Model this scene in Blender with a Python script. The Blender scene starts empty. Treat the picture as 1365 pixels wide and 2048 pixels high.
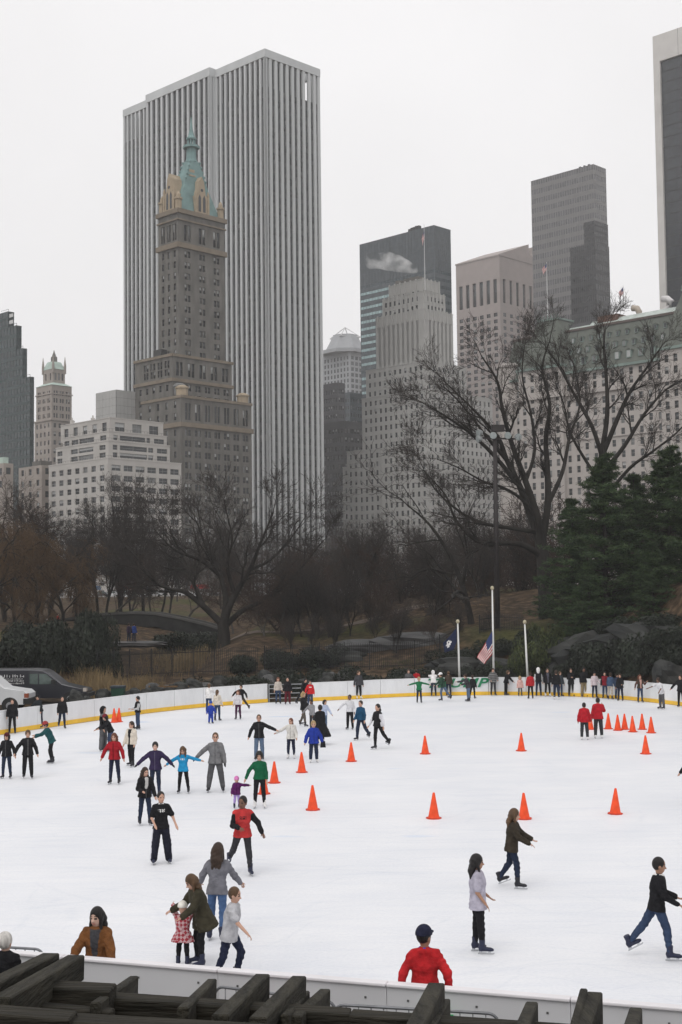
import bpy, math, random
import numpy as np
from mathutils import Vector, Matrix, Euler

scene = bpy.context.scene
COL = scene.collection
R = math.radians

# ------------------------------------------------------------------ camera
FPX, CX, CY, CAMZ = 2700.0, 682.5, 1024.0, 6.5          # focal length and centre of the photograph in its own pixels
PITCH, ROLL = math.atan(171.0 / FPX), -0.012
cam_d = bpy.data.cameras.new('camera')
cam_d.sensor_fit = 'VERTICAL'; cam_d.sensor_height = 36.0; cam_d.sensor_width = 24.0
cam_d.lens = FPX / 2048.0 * 36.0
cam_d.clip_start = 0.1; cam_d.clip_end = 6000
cam = bpy.data.objects.new('camera', cam_d); COL.objects.link(cam)
CROT = (Euler((math.pi / 2 + PITCH, 0, 0)).to_matrix() @ Matrix.Rotation(ROLL, 3, 'Z'))
cam.matrix_world = Matrix.Translation((0, 0, CAMZ)) @ CROT.to_4x4()
scene.camera = cam
CINV = CROT.inverted()
def ray(u, v):
    return CROT @ Vector(((u - CX) / FPX, (CY - v) / FPX, -1.0))
def at(u, v, Y):                                         # the point at distance Y north of the camera
    d = ray(u, v); t = Y / d.y
    return Vector((d.x * t, Y, CAMZ + d.z * t))
def on(u, v, z=0.0):                                     # the point on the level z
    d = ray(u, v); t = (z - CAMZ) / d.z
    return Vector((d.x * t, d.y * t, z))
def pix(p):
    q = CINV @ (Vector(p) - Vector((0, 0, CAMZ)))
    return CX + FPX * q.x / -q.z, CY - FPX * q.y / -q.z

# ------------------------------------------------------------------ sky and sun (overcast)
SUN_EL, SUN_AZ = R(55), R(205)
world = bpy.data.worlds.new('World'); scene.world = world; world.use_nodes = True
nt = world.node_tree; nt.nodes.clear()
wo = nt.nodes.new('ShaderNodeOutputWorld'); bg = nt.nodes.new('ShaderNodeBackground')
sky = nt.nodes.new('ShaderNodeTexSky'); sky.sky_type = 'NISHITA'; sky.sun_disc = False
sky.sun_elevation = SUN_EL; sky.sun_rotation = SUN_AZ; sky.air_density = 1.0; sky.dust_density = 4.0
hs = nt.nodes.new('ShaderNodeHueSaturation'); hs.inputs['Saturation'].default_value = 0.08
mx = nt.nodes.new('ShaderNodeMix'); mx.data_type = 'RGBA'; mx.inputs['Factor'].default_value = 0.8   # the cloud deck
cl = nt.nodes.new('ShaderNodeTexNoise'); cl.inputs['Scale'].default_value = 1.7; cl.inputs['Detail'].default_value = 5
cr = nt.nodes.new('ShaderNodeMapRange')
for k, val in (('From Min', .3), ('From Max', .7), ('To Min', 9.35), ('To Max', 11.2)): cr.inputs[k].default_value = val
tint = nt.nodes.new('ShaderNodeVectorMath'); tint.operation = 'MULTIPLY'; tint.inputs[1].default_value = (1.0, .985, .992)
bg.inputs['Strength'].default_value = 0.1
L = nt.links.new
tc = nt.nodes.new('ShaderNodeTexCoord')
L(tc.outputs['Generated'], cl.inputs['Vector']); L(cl.outputs['Fac'], cr.inputs['Value'])
L(cr.outputs['Result'], tint.inputs[0])
L(sky.outputs['Color'], hs.inputs['Color']); L(hs.outputs['Color'], mx.inputs['A']); L(tint.outputs['Vector'], mx.inputs['B'])
L(mx.outputs['Result'], bg.inputs['Color']); L(bg.outputs['Background'], wo.inputs['Surface'])
sun_d = bpy.data.lights.new('sun', 'SUN'); sun_d.energy = 0.8; sun_d.angle = R(40); sun_d.color = (1, .97, .93)
sun = bpy.data.objects.new('sun', sun_d); COL.objects.link(sun)
sdir = Vector((math.sin(SUN_AZ) * math.cos(SUN_EL), math.cos(SUN_AZ) * math.cos(SUN_EL), math.sin(SUN_EL)))
sun.rotation_euler = sdir.to_track_quat('Z', 'Y').to_euler()
scene.view_settings.view_transform = 'Standard'; scene.view_settings.look = 'None'
scene.view_settings.exposure = 0.05; scene.view_settings.gamma = 1.0
scene.view_settings.use_curve_mapping = False
scene.render.engine = 'CYCLES'
scene.cycles.use_denoising = True
scene.cycles.max_bounces = 9; scene.cycles.diffuse_bounces = 3; scene.cycles.glossy_bounces = 2
scene.cycles.volume_bounces = 8; scene.cycles.caustics_reflective = False; scene.cycles.caustics_refractive = False

# ------------------------------------------------------------------ materials
MATS = {}
def mat(name, col, rough=.8, var=.12, scale=3.0, bump=0.0, bscale=None, spec=.3, metal=0.0, col2=None, coat=0.0, stretch=None):
    """plain procedural surface: colour broken up by noise, optional fine relief"""
    if name in MATS: return MATS[name]
    m = bpy.data.materials.new(name); m.use_nodes = True
    n = m.node_tree; b = n.nodes['Principled BSDF']
    b.inputs['Roughness'].default_value = rough; b.inputs['Metallic'].default_value = metal
    b.inputs['Specular IOR Level'].default_value = spec
    if coat: b.inputs['Coat Weight'].default_value = coat
    t = n.nodes.new('ShaderNodeTexCoord'); no = n.nodes.new('ShaderNodeTexNoise')
    no.inputs['Scale'].default_value = scale; no.inputs['Detail'].default_value = 4
    src = t.outputs['Object']
    if stretch:
        mp = n.nodes.new('ShaderNodeMapping'); mp.inputs['Scale'].default_value = stretch
        n.links.new(src, mp.inputs['Vector']); src = mp.outputs['Vector']
    n.links.new(src, no.inputs['Vector'])
    r = n.nodes.new('ShaderNodeValToRGB')
    c2 = col2 if col2 else tuple(min(1, c * (1 + var)) for c in col)
    c1 = col if col2 else tuple(c * (1 - var) for c in col)
    r.color_ramp.elements[0].position = .32; r.color_ramp.elements[1].position = .68
    r.color_ramp.elements[0].color = (*c1, 1); r.color_ramp.elements[1].color = (*c2, 1)
    n.links.new(no.outputs['Fac'], r.inputs['Fac']); n.links.new(r.outputs['Color'], b.inputs['Base Color'])
    if bump:
        bn = n.nodes.new('ShaderNodeTexNoise'); bn.inputs['Scale'].default_value = bscale or scale * 4; bn.inputs['Detail'].default_value = 3
        n.links.new(src, bn.inputs['Vector'])
        bp = n.nodes.new('ShaderNodeBump'); bp.inputs['Strength'].default_value = bump; bp.inputs['Distance'].default_value = .05
        n.links.new(bn.outputs['Fac'], bp.inputs['Height']); n.links.new(bp.outputs['Normal'], b.inputs['Normal'])
    m.diffuse_color = (*col, 1)
    MATS[name] = m
    return m
def cloth(rgb, rough=.9):
    k = 'cloth_%02x%02x%02x' % tuple(int(255 * min(1, c) ** .4545) for c in rgb)
    return mat(k, rgb, rough, .22, 7.0, bump=.7, bscale=15, spec=.15)
def s2l(r, g, b):                                        # a display colour 0..255 as a linear one
    return tuple((c / 255 / 12.92) if c < 10.3 else ((c / 255 + .055) / 1.055) ** 2.4 for c in (r, g, b))

# ------------------------------------------------------------------ mesh helpers
def mesh(name, v, f, mats, idx=None, smooth=False):
    me = bpy.data.meshes.new(name)
    v = np.asarray(v, dtype=np.float32)
    if isinstance(f, np.ndarray):
        nv = f.shape[1]
        me.vertices.add(len(v)); me.vertices.foreach_set('co', v.ravel())
        me.loops.add(f.size); me.loops.foreach_set('vertex_index', f.astype(np.int32).ravel())
        me.polygons.add(len(f)); me.polygons.foreach_set('loop_start', np.arange(0, f.size, nv, dtype=np.int32))
    else:
        me.from_pydata([tuple(p) for p in v], [], f)
    if not isinstance(mats, (list, tuple)): mats = [mats]
    for m in mats: me.materials.append(m)
    if idx is not None: me.polygons.foreach_set('material_index', np.asarray(idx, dtype=np.int32))
    me.update(calc_edges=True)
    if smooth: me.polygons.foreach_set('use_smooth', np.ones(len(me.polygons), dtype=bool))
    return me
def link(name, me, parent=None, loc=None, rz=None):
    o = bpy.data.objects.new(name, me); COL.objects.link(o)
    if parent is not None: o.parent = parent
    if loc is not None: o.location = loc
    if rz is not None: o.rotation_euler = (0, 0, rz)
    return o
def tag(o, label=None, cat=None, group=None, kind=None):
    if label: o['label'] = label
    if cat: o['category'] = cat
    if group: o['group'] = group
    if kind: o['kind'] = kind
    return o
def empty(name, loc, rz=0.0):
    o = bpy.data.objects.new(name, None); COL.objects.link(o); o.empty_display_size = .2
    o.location = loc; o.rotation_euler = (0, 0, rz)
    return o
def copy_tree(o, parent=None):
    c = o.copy(); COL.objects.link(c); c.parent = parent
    for ch in o.children: copy_tree(ch, c)
    return c
class MB:
    """collects boxes, prisms and tubes of one part"""
    def __init__(s): s.v = []; s.f = []; s.m = []
    def add(s, v, f, m=0):
        n = len(s.v); s.v += [tuple(p) for p in v]; s.f += [tuple(i + n for i in q) for q in f]; s.m += [m] * len(f)
        return s
    def box(s, x0, x1, y0, y1, z0, z1, m=0):
        v = [(x0, y0, z0), (x1, y0, z0), (x1, y1, z0), (x0, y1, z0), (x0, y0, z1), (x1, y0, z1), (x1, y1, z1), (x0, y1, z1)]
        return s.add(v, [(0, 3, 2, 1), (4, 5, 6, 7), (0, 1, 5, 4), (1, 2, 6, 5), (2, 3, 7, 6), (3, 0, 4, 7)], m)
    def frustum(s, x0, x1, y0, y1, z0, X0, X1, Y0, Y1, z1, m=0):
        v = [(x0, y0, z0), (x1, y0, z0), (x1, y1, z0), (x0, y1, z0), (X0, Y0, z1), (X1, Y0, z1), (X1, Y1, z1), (X0, Y1, z1)]
        return s.add(v, [(0, 3, 2, 1), (4, 5, 6, 7), (0, 1, 5, 4), (1, 2, 6, 5), (2, 3, 7, 6), (3, 0, 4, 7)], m)
    def bar(s, a, b, w, h, m=0, up=(0, 0, 1)):
        a = Vector(a); b = Vector(b); d = (b - a).normalized(); r = d.cross(Vector(up)).normalized(); u = r.cross(d)
        v = [p + r * (sx * w / 2) + u * (sz * h / 2) for p in (a, b) for sx, sz in ((-1, -1), (1, -1), (1, 1), (-1, 1))]
        return s.add(v, [(0, 1, 2, 3), (7, 6, 5, 4), (0, 4, 5, 1), (1, 5, 6, 2), (2, 6, 7, 3), (3, 7, 4, 0)], m)
    def tube(s, pts, rad, n=8, m=0, cap=True):
        pts = [Vector(p) for p in pts]
        if not isinstance(rad, (list, tuple)): rad = [rad] * len(pts)
        ref = Vector((0, 0, 1)) if abs((pts[-1] - pts[0]).normalized().z) < .9 else Vector((1, 0, 0))
        v = []; f = []
        for i, p in enumerate(pts):
            d = (pts[min(i + 1, len(pts) - 1)] - pts[max(i - 1, 0)]).normalized()
            r = d.cross(ref).normalized(); u = r.cross(d)
            for k in range(n):
                t = 2 * math.pi * k / n; v.append(p + (r * math.cos(t) + u * math.sin(t)) * rad[i])
        for i in range(len(pts) - 1):
            for k in range(n):
                f.append((i * n + k, (i + 1) * n + k, (i + 1) * n + (k + 1) % n, i * n + (k + 1) % n))
        if cap: f.append(tuple(range(n))); f.append(tuple(reversed(range((len(pts) - 1) * n, len(pts) * n))))
        return s.add(v, f, m)
    def lathe(s, prof, c=(0, 0, 0), n=12, m=0, rot=0.0):
        v = []; f = []
        for r, z in prof:
            for k in range(n):
                t = 2 * math.pi * k / n + rot; v.append((c[0] + r * math.cos(t), c[1] + r * math.sin(t), c[2] + z))
        for i in range(len(prof) - 1):
            for k in range(n):
                f.append((i * n + k, i * n + (k + 1) % n, (i + 1) * n + (k + 1) % n, (i + 1) * n + k))
        f.append(tuple(reversed(range(n)))); f.append(tuple(range((len(prof) - 1) * n, len(prof) * n)))
        return s.add(v, f, m)
    def prism(s, poly, y0, y1, m=0):                     # polygon in x,z pulled along y
        n = len(poly)
        v = [(x, y0, z) for x, z in poly] + [(x, y1, z) for x, z in poly]
        f = [tuple(range(n)), tuple(reversed(range(n, 2 * n)))] + [(i, n + i, n + (i + 1) % n, (i + 1) % n) for i in range(n)]
        return s.add(v, f, m)
    def data(s, name, mats, smooth=False):
        return mesh(name, s.v, s.f, mats, s.m, smooth)
    def build(s, name, mats, parent=None, smooth=False, loc=None, rz=None):
        return link(name, s.data(name, mats, smooth), parent, loc, rz)
def bevel(o, w=.01, seg=2):
    b = o.modifiers.new('bevel', 'BEVEL'); b.width = w; b.segments = seg; b.limit_method = 'ANGLE'
    return o
# ================================================================== ground, ice, rink boards
rng = np.random.default_rng(7)
def smooth01(a, b, x):
    t = np.clip((x - a) / (b - a), 0, 1); return t * t * (3 - 2 * t)
def vnoise(x, y, s, seed=0):                             # cheap smooth value noise
    x = np.asarray(x, float) / s; y = np.asarray(y, float) / s
    xi = np.floor(x).astype(int); yi = np.floor(y).astype(int); fx = x - xi; fy = y - yi
    def h(a, b):
        t = np.sin(a * 127.1 + b * 311.7 + seed * 74.7) * 43758.5453
        return t - np.floor(t)
    fx = fx * fx * (3 - 2 * fx); fy = fy * fy * (3 - 2 * fy)
    return (h(xi, yi) * (1 - fx) + h(xi + 1, yi) * fx) * (1 - fy) + (h(xi, yi + 1) * (1 - fx) + h(xi + 1, yi + 1) * fx) * fy

# foot of the far boards (pixels of the yellow strip's lower edge), carried on beyond the frame
WPIX = [(0, 1470), (65, 1460), (130, 1450.5), (215, 1438), (300, 1426), (390, 1416), (480, 1409), (536, 1405), (625, 1402.5), (700, 1399), (800, 1393.5), (900, 1391), (1000, 1390), (1090, 1391), (1180, 1394), (1270, 1401), (1365, 1412)]
WPTS = [on(u, v) for u, v in WPIX]
d0 = (WPTS[0] - WPTS[2]).normalized(); d1 = (WPTS[-1] - WPTS[-2]).normalized()
pre = [WPTS[0] + d0 * 9, WPTS[0] + d0 * 18]
for k in range(1, 6):
    a = math.atan2(d0.y, d0.x) + R(8) * k; pre.append(pre[-1] + Vector((math.cos(a), math.sin(a), 0)) * 7)
post = []
for k in range(1, 9):
    a = max(-R(90), math.atan2(d1.y, d1.x) - R(7) * k); post.append((post[-1] if post else WPTS[-1]) + Vector((math.cos(a), math.sin(a), 0)) * (9 if k < 5 else 8))
WALL = pre[::-1] + WPTS + post
WA = np.array([(p.x, p.y) for p in (pre[:3][::-1] + WPTS + post[:4])])
def wall_y(x):                                           # far boards as y over x
    o = np.argsort(WA[:, 0]); return np.interp(x, WA[o, 0], WA[o, 1])
NEAR_A, NEAR_B = on(-300, 1877, 1.12), on(1700, 2043, 1.12)   # top edge of the near boards
NEAR_A.z = NEAR_B.z = 0
def near_y(x): return NEAR_A.y + (x - NEAR_A.x) * (NEAR_B.y - NEAR_A.y) / (NEAR_B.x - NEAR_A.x)

def ground_h(x, y):
    x = np.asarray(x, float); y = np.asarray(y, float)
    d = y - wall_y(np.clip(x, -38, 48))
    side = smooth01(-6, 14, x)                           # the hill lies to the right
    left = smooth01(7, 13, -x)
    rise = smooth01(7, 30, d) * 3.2 + smooth01(24, 60, d) * 1.2 + smooth01(60, 270, d) * 2.4
    hill = smooth01(1, 16, d) * 3.4 + smooth01(14, 40, d) * 1.6
    flat = smooth01(.8, 3, d) * .45 + smooth01(14, 40, d) * 1.3 + smooth01(46, 90, d) * 2.6 + smooth01(80, 270, d) * 2.7
    h = rise * (1 - left) + flat * left
    h = h + side * (hill - .45 * rise) * (1 - smooth01(60, 160, d)) * (y > 20)
    h = h + (vnoise(x, y, 6, 1) - .5) * .5 * smooth01(4, 15, d) + (vnoise(x, y, 2.2, 2) - .5) * .22 * smooth01(3, 8, d)
    front = y < near_y(x) - 1
    h = np.where(front | (d < 1.2), 0.0, h)
    h = np.where(y < -6, -.02, h)
    return np.where((d < .6) & ~front, -.06, h)
def gz(x, y): return float(ground_h(np.array([x]), np.array([y]))[0])

def hit(u, v, y0=60.0, y1=220.0):                        # where the view ray meets the rising ground
    d = ray(u, v); Y = np.linspace(y0, y1, 641); X = d.x / d.y * Y; Z = CAMZ + d.z / d.y * Y
    G = ground_h(X, Y); k = np.argmax(G >= Z) if (G >= Z).any() else len(Y) - 1
    return Vector((X[k], Y[k], G[k]))
gx = np.concatenate([np.linspace(-1500, -160, 12), np.linspace(-150, -62, 22), np.linspace(-60, 60, 151), np.linspace(62, 150, 22), np.linspace(160, 1500, 12)])
gy = np.concatenate([np.linspace(-600, -20, 8), np.linspace(-18, 60, 50), np.linspace(60.6, 150, 150), np.linspace(151, 400, 60), np.linspace(420, 2500, 14)])
GX, GY = np.meshgrid(gx, gy, indexing='ij')
GZ = ground_h(GX.ravel(), GY.ravel()).reshape(GX.shape)
ni, nj = GX.shape
ii, jj = np.meshgrid(np.arange(ni - 1), np.arange(nj - 1), indexing='ij')
q = (ii * nj + jj).ravel()
gf = np.stack([q, q + nj, q + nj + 1, q + 1], 1)
# leaf litter, worn grass and a beaten path
gm = bpy.data.materials.new('park_ground'); gm.use_nodes = True
n = gm.node_tree; b = n.nodes['Principled BSDF']; b.inputs['Roughness'].default_value = .95; b.inputs['Specular IOR Level'].default_value = .1
t = n.nodes.new('ShaderNodeTexCoord')
def noise_node(n, src, scale, detail=4):
    x = n.nodes.new('ShaderNodeTexNoise'); x.inputs['Scale'].default_value = scale; x.inputs['Detail'].default_value = detail
    n.links.new(src, x.inputs['Vector']); return x.outputs['Fac']
def ramp_node(n, fac, stops):
    r = n.nodes.new('ShaderNodeValToRGB'); e = r.color_ramp.elements
    while len(e) < len(stops): e.new(.5)
    for k, (p, c) in enumerate(stops): e[k].position = p; e[k].color = (*c, 1)
    n.links.new(fac, r.inputs['Fac']); return r.outputs['Color']
def mix_node(n, fac, a, b):
    m = n.nodes.new('ShaderNodeMix'); m.data_type = 'RGBA'
    if hasattr(fac, 'is_linked'): n.links.new(fac, m.inputs['Factor'])
    else: m.inputs['Factor'].default_value = fac
    for s, k in ((a, 'A'), (b, 'B')):
        if hasattr(s, 'is_linked'): n.links.new(s, m.inputs[k])
        else: m.inputs[k].default_value = (*s, 1)
    return m.outputs['Result']
litter = ramp_node(n, noise_node(n, t.outputs['Object'], 1.6, 8), [(.3, (.02, .014, .010)), (.5, (.055, .038, .024)), (.7, (.125, .085, .052))])
grass = ramp_node(n, noise_node(n, t.outputs['Object'], 3, 6), [(.3, (.03, .038, .012)), (.7, (.085, .085, .03))])
gmask = ramp_node(n, noise_node(n, t.outputs['Object'], .055, 3), [(.55, (0, 0, 0)), (.66, (.8, .8, .8))])
n.links.new(mix_node(n, gmask, litter, grass), b.inputs['Base Color'])
bp = n.nodes.new('ShaderNodeBump'); bp.inputs['Strength'].default_value = .6; bp.inputs['Distance'].default_value = .1
n.links.new(noise_node(n, t.outputs['Object'], 5, 6), bp.inputs['Height']); n.links.new(bp.outputs['Normal'], b.inputs['Normal'])
ground = link('ground', mesh('ground', np.stack([GX.ravel(), GY.ravel(), GZ.ravel()], 1), gf, gm, smooth=True)); tag(ground, kind='structure')
ground['label'] = 'leaf littered park ground rising behind the rink'

# ---- ice
im = bpy.data.materials.new('ice'); im.use_nodes = True
n = im.node_tree; b = n.nodes['Principled BSDF']; b.inputs['Roughness'].default_value = .32; b.inputs['Specular IOR Level'].default_value = .12
t = n.nodes.new('ShaderNodeTexCoord')
snow = ramp_node(n, noise_node(n, t.outputs['Object'], .35, 8), [(.3, (.75, .765, .80)), (.7, (.82, .825, .845))])
fine = ramp_node(n, noise_node(n, t.outputs['Object'], 14, 6), [(.35, (.94, .945, .955)), (.6, (1, 1, 1))])
mp = n.nodes.new('ShaderNodeMapping'); mp.inputs['Scale'].default_value = (.12, .9, 1); mp.inputs['Rotation'].default_value = (0, 0, .35)
n.links.new(t.outputs['Object'], mp.inputs['Vector'])
streak = ramp_node(n, noise_node(n, mp.outputs['Vector'], 3.2, 7), [(.34, (.962, .968, .98)), (.54, (1, 1, 1))])
def mul_node(n, a, b):
    m = n.nodes.new('ShaderNodeMix'); m.data_type = 'RGBA'; m.blend_type = 'MULTIPLY'; m.inputs['Factor'].default_value = 1
    n.links.new(a, m.inputs['A']); n.links.new(b, m.inputs['B']); return m.outputs['Result']
mp2 = n.nodes.new('ShaderNodeMapping'); mp2.inputs['Scale'].default_value = (.5, 1, 1)
n.links.new(t.outputs['Object'], mp2.inputs['Vector'])
blue = ramp_node(n, noise_node(n, mp2.outputs['Vector'], .42, 2), [(.705, (1, 1, 1)), (.77, (.80, .88, .99))])   # blue paint showing through thin ice
def cuts(scale, rot, sx, w):                             # blade cuts: thin curved lines from a bent cell pattern
    mp3 = n.nodes.new('ShaderNodeMapping'); mp3.inputs['Scale'].default_value = (sx, 1, 1); mp3.inputs['Rotation'].default_value = (0, 0, rot)
    ds = n.nodes.new('ShaderNodeTexNoise'); ds.inputs['Scale'].default_value = .22; ds.inputs['Detail'].default_value = 1
    n.links.new(t.outputs['Object'], ds.inputs['Vector'])
    ad = n.nodes.new('ShaderNodeVectorMath'); ad.operation = 'MULTIPLY_ADD'; ad.inputs[1].default_value = (2.2, 2.2, 0)
    n.links.new(ds.outputs['Color'], ad.inputs[0]); n.links.new(t.outputs['Object'], ad.inputs[2]); n.links.new(ad.outputs['Vector'], mp3.inputs['Vector'])
    vo = n.nodes.new('ShaderNodeTexVoronoi'); vo.feature = 'DISTANCE_TO_EDGE'; vo.inputs['Scale'].default_value = scale
    n.links.new(mp3.outputs['Vector'], vo.inputs['Vector'])
    return ramp_node(n, vo.outputs['Distance'], [(0.0, (.955, .962, .972)), (w, (1, 1, 1))])
base_ = mul_node(n, mul_node(n, mul_node(n, snow, fine), streak), blue)
for sc_, ro_, sx_ in ((.7, .4, .25), (.9, 1.9, .3), (.55, 2.8, .2)): base_ = mul_node(n, base_, cuts(sc_, ro_, sx_, .014))
n.links.new(base_, b.inputs['Base Color'])
rr = n.nodes.new('ShaderNodeMapRange'); rr.inputs['To Min'].default_value = .35; rr.inputs['To Max'].default_value = .65
n.links.new(noise_node(n, mp.outputs['Vector'], 2, 5), rr.inputs['Value']); n.links.new(rr.outputs['Result'], b.inputs['Roughness'])
bp = n.nodes.new('ShaderNodeBump'); bp.inputs['Strength'].default_value = .15; bp.inputs['Distance'].default_value = .01
n.links.new(noise_node(n, t.outputs['Object'], 30, 6), bp.inputs['Height']); n.links.new(bp.outputs['Normal'], b.inputs['Normal'])
poly = [(p.x, p.y, 0.0) for p in WALL]
poly += [(WALL[-1].x + 6, near_y(WALL[-1].x + 6) + .02, 0), (WALL[0].x - 4, near_y(WALL[0].x - 4) + .02, 0)]
ice = link('ice', mesh('ice', poly, [tuple(reversed(range(len(poly))))], im)); tag(ice, 'white skating ice with scratched snowy surface', kind='structure')

# ---- far boards: one panel after another, each with its yellow kick strip
M_board = mat('board_white', (.76, .77, .78), .35, .055, 2.5, spec=.4, stretch=(1, 1, .35))
M_yellow = mat('kick_yellow', s2l(236, 190, 62), .4, .08, 2)
M_cap = mat('board_cap', (.80, .80, .81), .4, .05, 2)
M_green = mat('sign_green', (.012, .20, .085), .5, .05, 2)
M_dark = mat('dark_metal', (.03, .03, .03), .5, .2, 4)
def board_run(pts, name, label, step=2.44, h=1.12, inside=1):
    root = empty(name, pts[0]); tag(root, label, 'rink boards')
    seg = []                                              # resample to panel joints
    acc = [0]
    for a, b in zip(pts, pts[1:]): acc.append(acc[-1] + (b - a).length)
    def pt(s):
        for k in range(len(pts) - 1):
            if s <= acc[k + 1] or k == len(pts) - 2:
                f = (s - acc[k]) / (acc[k + 1] - acc[k]); return pts[k].lerp(pts[k + 1], f)
    nn = max(1, round(acc[-1] / step)); st = acc[-1] / nn
    for i in range(nn):
        a = pt(i * st) - pts[0]; b = pt((i + 1) * st) - pts[0]; d = (b - a).normalized(); g = .012
        nrm = Vector((d.y, -d.x, 0)) * inside
        a2 = a + d * g; b2 = b - d * g
        m = MB()
        c0 = a2 - nrm * .05; c1 = b2 - nrm * .05
        m.bar(c0 + Vector((0, 0, .02 + h / 2)), c1 + Vector((0, 0, .02 + h / 2)), .1, h)
        p = m.build('panel', M_board, root); bevel(p, .008, 1)
        m = MB(); m.bar(a2 + nrm * .012 + Vector((0, 0, .125)), b2 + nrm * .012 + Vector((0, 0, .125)), .03, .22)
        m.build('kick_strip', M_yellow, p)
        m = MB(); m.bar(c0 + Vector((0, 0, h + .035)), c1 + Vector((0, 0, h + .035)), .13, .03)
        m.build('cap_rail', M_cap, p)
    return root
GATE0, GATE1 = 7 + 7, 7 + 8                              # index of the gate gap in WALL
ig = len(pre) + 7
board_run(WALL[:ig + 1], 'rink_wall', 'white rink boards with yellow kick strip running from the vans to the gate')
bw = board_run(WALL[ig + 1:], 'rink_wall', 'white curved rink boards with green lettering and yellow kick strip below the flags')

# ---- lettering and leaf badge on the curved boards
def on_board(u, v, out=.02):                             # nearest board face along this view ray
    d = ray(u, v)
    for a, b in zip(WALL[ig + 1:], WALL[ig + 2:]):
        e = b - a; den = d.x * e.y - d.y * e.x
        t = (a.x * e.y - a.y * e.x) / den
        p = Vector((d.x * t, d.y * t, CAMZ + d.z * t)); s = (p - a).dot(e) / e.length_squared
        if 0 <= s <= 1:
            e.z = 0; e.normalize(); return p + Vector((e.y, -e.x, 0)) * out, e.copy()
def lettering(txt, u0, u1, v, hgt, m, name):
    c = bpy.data.curves.new(name, 'FONT'); c.body = txt; c.size = 1; c.extrude = .012; c.offset = .022; c.shear = .32; c.space_character = 1.08
    o = bpy.data.objects.new('tmp', c); COL.objects.link(o); bpy.context.view_layer.update()
    me = bpy.data.meshes.new_from_object(o); bpy.data.objects.remove(o)
    co = np.array([w.co[:] for w in me.vertices]); lo = co.min(0); hi = co.max(0)
    p0, e = on_board(u0, v, .018); p1, _ = on_board(u1, v, .018)
    e = (p1 - p0); e.z = 0; wid = e.length; e.normalize()
    for w in me.vertices:
        x = (w.co.x - lo[0]) / (hi[0] - lo[0]) * wid; z = (w.co.y - lo[1]) / (hi[1] - lo[1]) * hgt
        q = p0 + e * x + Vector((0, 0, z)) - Vector((-e.y, e.x, 0)) * w.co.z
        w.co = q - Vector(bw.location)
    me.materials.append(m)
    return link(name, me, bw)
lettering('TRUMP', 857, 979, 1376, .60, M_green, 'lettering')
pc, e = on_board(994.5, 1368.5, .012); nrm = Vector((e.y, -e.x, 0)); pc = pc - Vector(bw.location)
m = MB()
ring = []
for k in range(24):
    t = 2 * math.pi * k / 24; ring.append((math.cos(t), math.sin(t)))
v = [pc + e * (c * r) + Vector((0, 0, s * r)) + nrm * o for r, o in ((.34, 0), (.34, .012), (.29, .012), (.29, 0)) for c, s in ring]
m.add(v, [(j * 24 + k, j * 24 + (k + 1) % 24, ((j + 1) % 4) * 24 + (k + 1) % 24, ((j + 1) % 4) * 24 + k) for j in range(4) for k in range(24)])
leaf = [(0, .27), (.06, .14), (.13, .17), (.11, .05), (.21, .10), (.19, .02), (.25, -.02), (.12, -.11), (.13, -.15), (.02, -.13), (.015, -.25), (-.015, -.25), (-.02, -.13), (-.13, -.15), (-.12, -.11), (-.25, -.02), (-.19, .02), (-.21, .10), (-.11, .05), (-.13, .17), (-.06, .14)]
v = [pc + e * x + Vector((0, 0, z)) + nrm * .012 for x, z in leaf] + [pc + Vector((0, 0, -.02)) + nrm * .016]
m.add(v, [(k, (k + 1) % len(leaf), len(leaf)) for k in range(len(leaf))])
m.build('leaf_badge', M_green, bw)

# ---- gate in the gap of the far boards
ga, gb = WALL[ig], WALL[ig + 1]
gr = empty('rink_gate', ga); tag(gr, 'grey metal rail gate standing open between the two runs of rink boards', 'gate')
M_steel = mat('galvanised', (.33, .34, .35), .45, .15, 6, metal=.4)
dg = (gb - ga)
for z in (.25, .55, .85, 1.1):
    m = MB(); m.tube([dg * .03 + Vector((0, 0, z)), dg * .97 + Vector((0, 0, z))], .025, 6); m.build('rail', M_steel, gr)
for s in (.03, .5, .97):
    m = MB(); m.tube([dg * s, dg * s + Vector((0, 0, 1.14))], .035, 8); m.build('post', M_steel, gr)

# ---- near boards, seen from outside
root = empty('rink_wall', NEAR_A); tag(root, 'low grey white rink boards in front of the pergola', 'rink boards')
M_nb = mat('board_back', (.56, .56, .575), .5, .05, .7, spec=.3)
M_nc = mat('board_ledge', (.74, .72, .74), .4, .05, 1.5)
M_bolt = mat('bolt', (.1, .1, .1), .5)
dn = NEAR_B - NEAR_A; ln = dn.length; dn.normalize(); nn = Vector((-dn.y, dn.x, 0))
s = 0
seams = []
for us in (192, 838, 1209):
    p = on(us, 1950, .6); seams.append((p - NEAR_A).dot(dn))
stp = (seams[2] - seams[0]) / round((seams[2] - seams[0]) / 2.3)
s0 = seams[0] - stp * 12
k = 0
while s0 + k * stp < ln:
    a = s0 + k * stp + .004; b = s0 + (k + 1) * stp - .004; k += 1
    m = MB(); m.bar(dn * a - nn * .045 + Vector((0, 0, .56)), dn * b - nn * .045 + Vector((0, 0, .56)), .09, 1.08)
    p = m.build('panel', M_nb, root)
    m = MB(); m.bar(dn * a - nn * .05 + Vector((0, 0, 1.125)), dn * b - nn * .05 + Vector((0, 0, 1.125)), .16, .05); c = m.build('ledge', M_nc, p); bevel(c, .015, 2)
    m = MB()
    for q in (.12, .5, .88):
        c = dn * (a + (b - a) * q) - nn * .0925 + Vector((0, 0, .93))
        m.bar(c, c - nn * .006, .03, .03)
    m.build('bolt', M_bolt, p)
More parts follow.
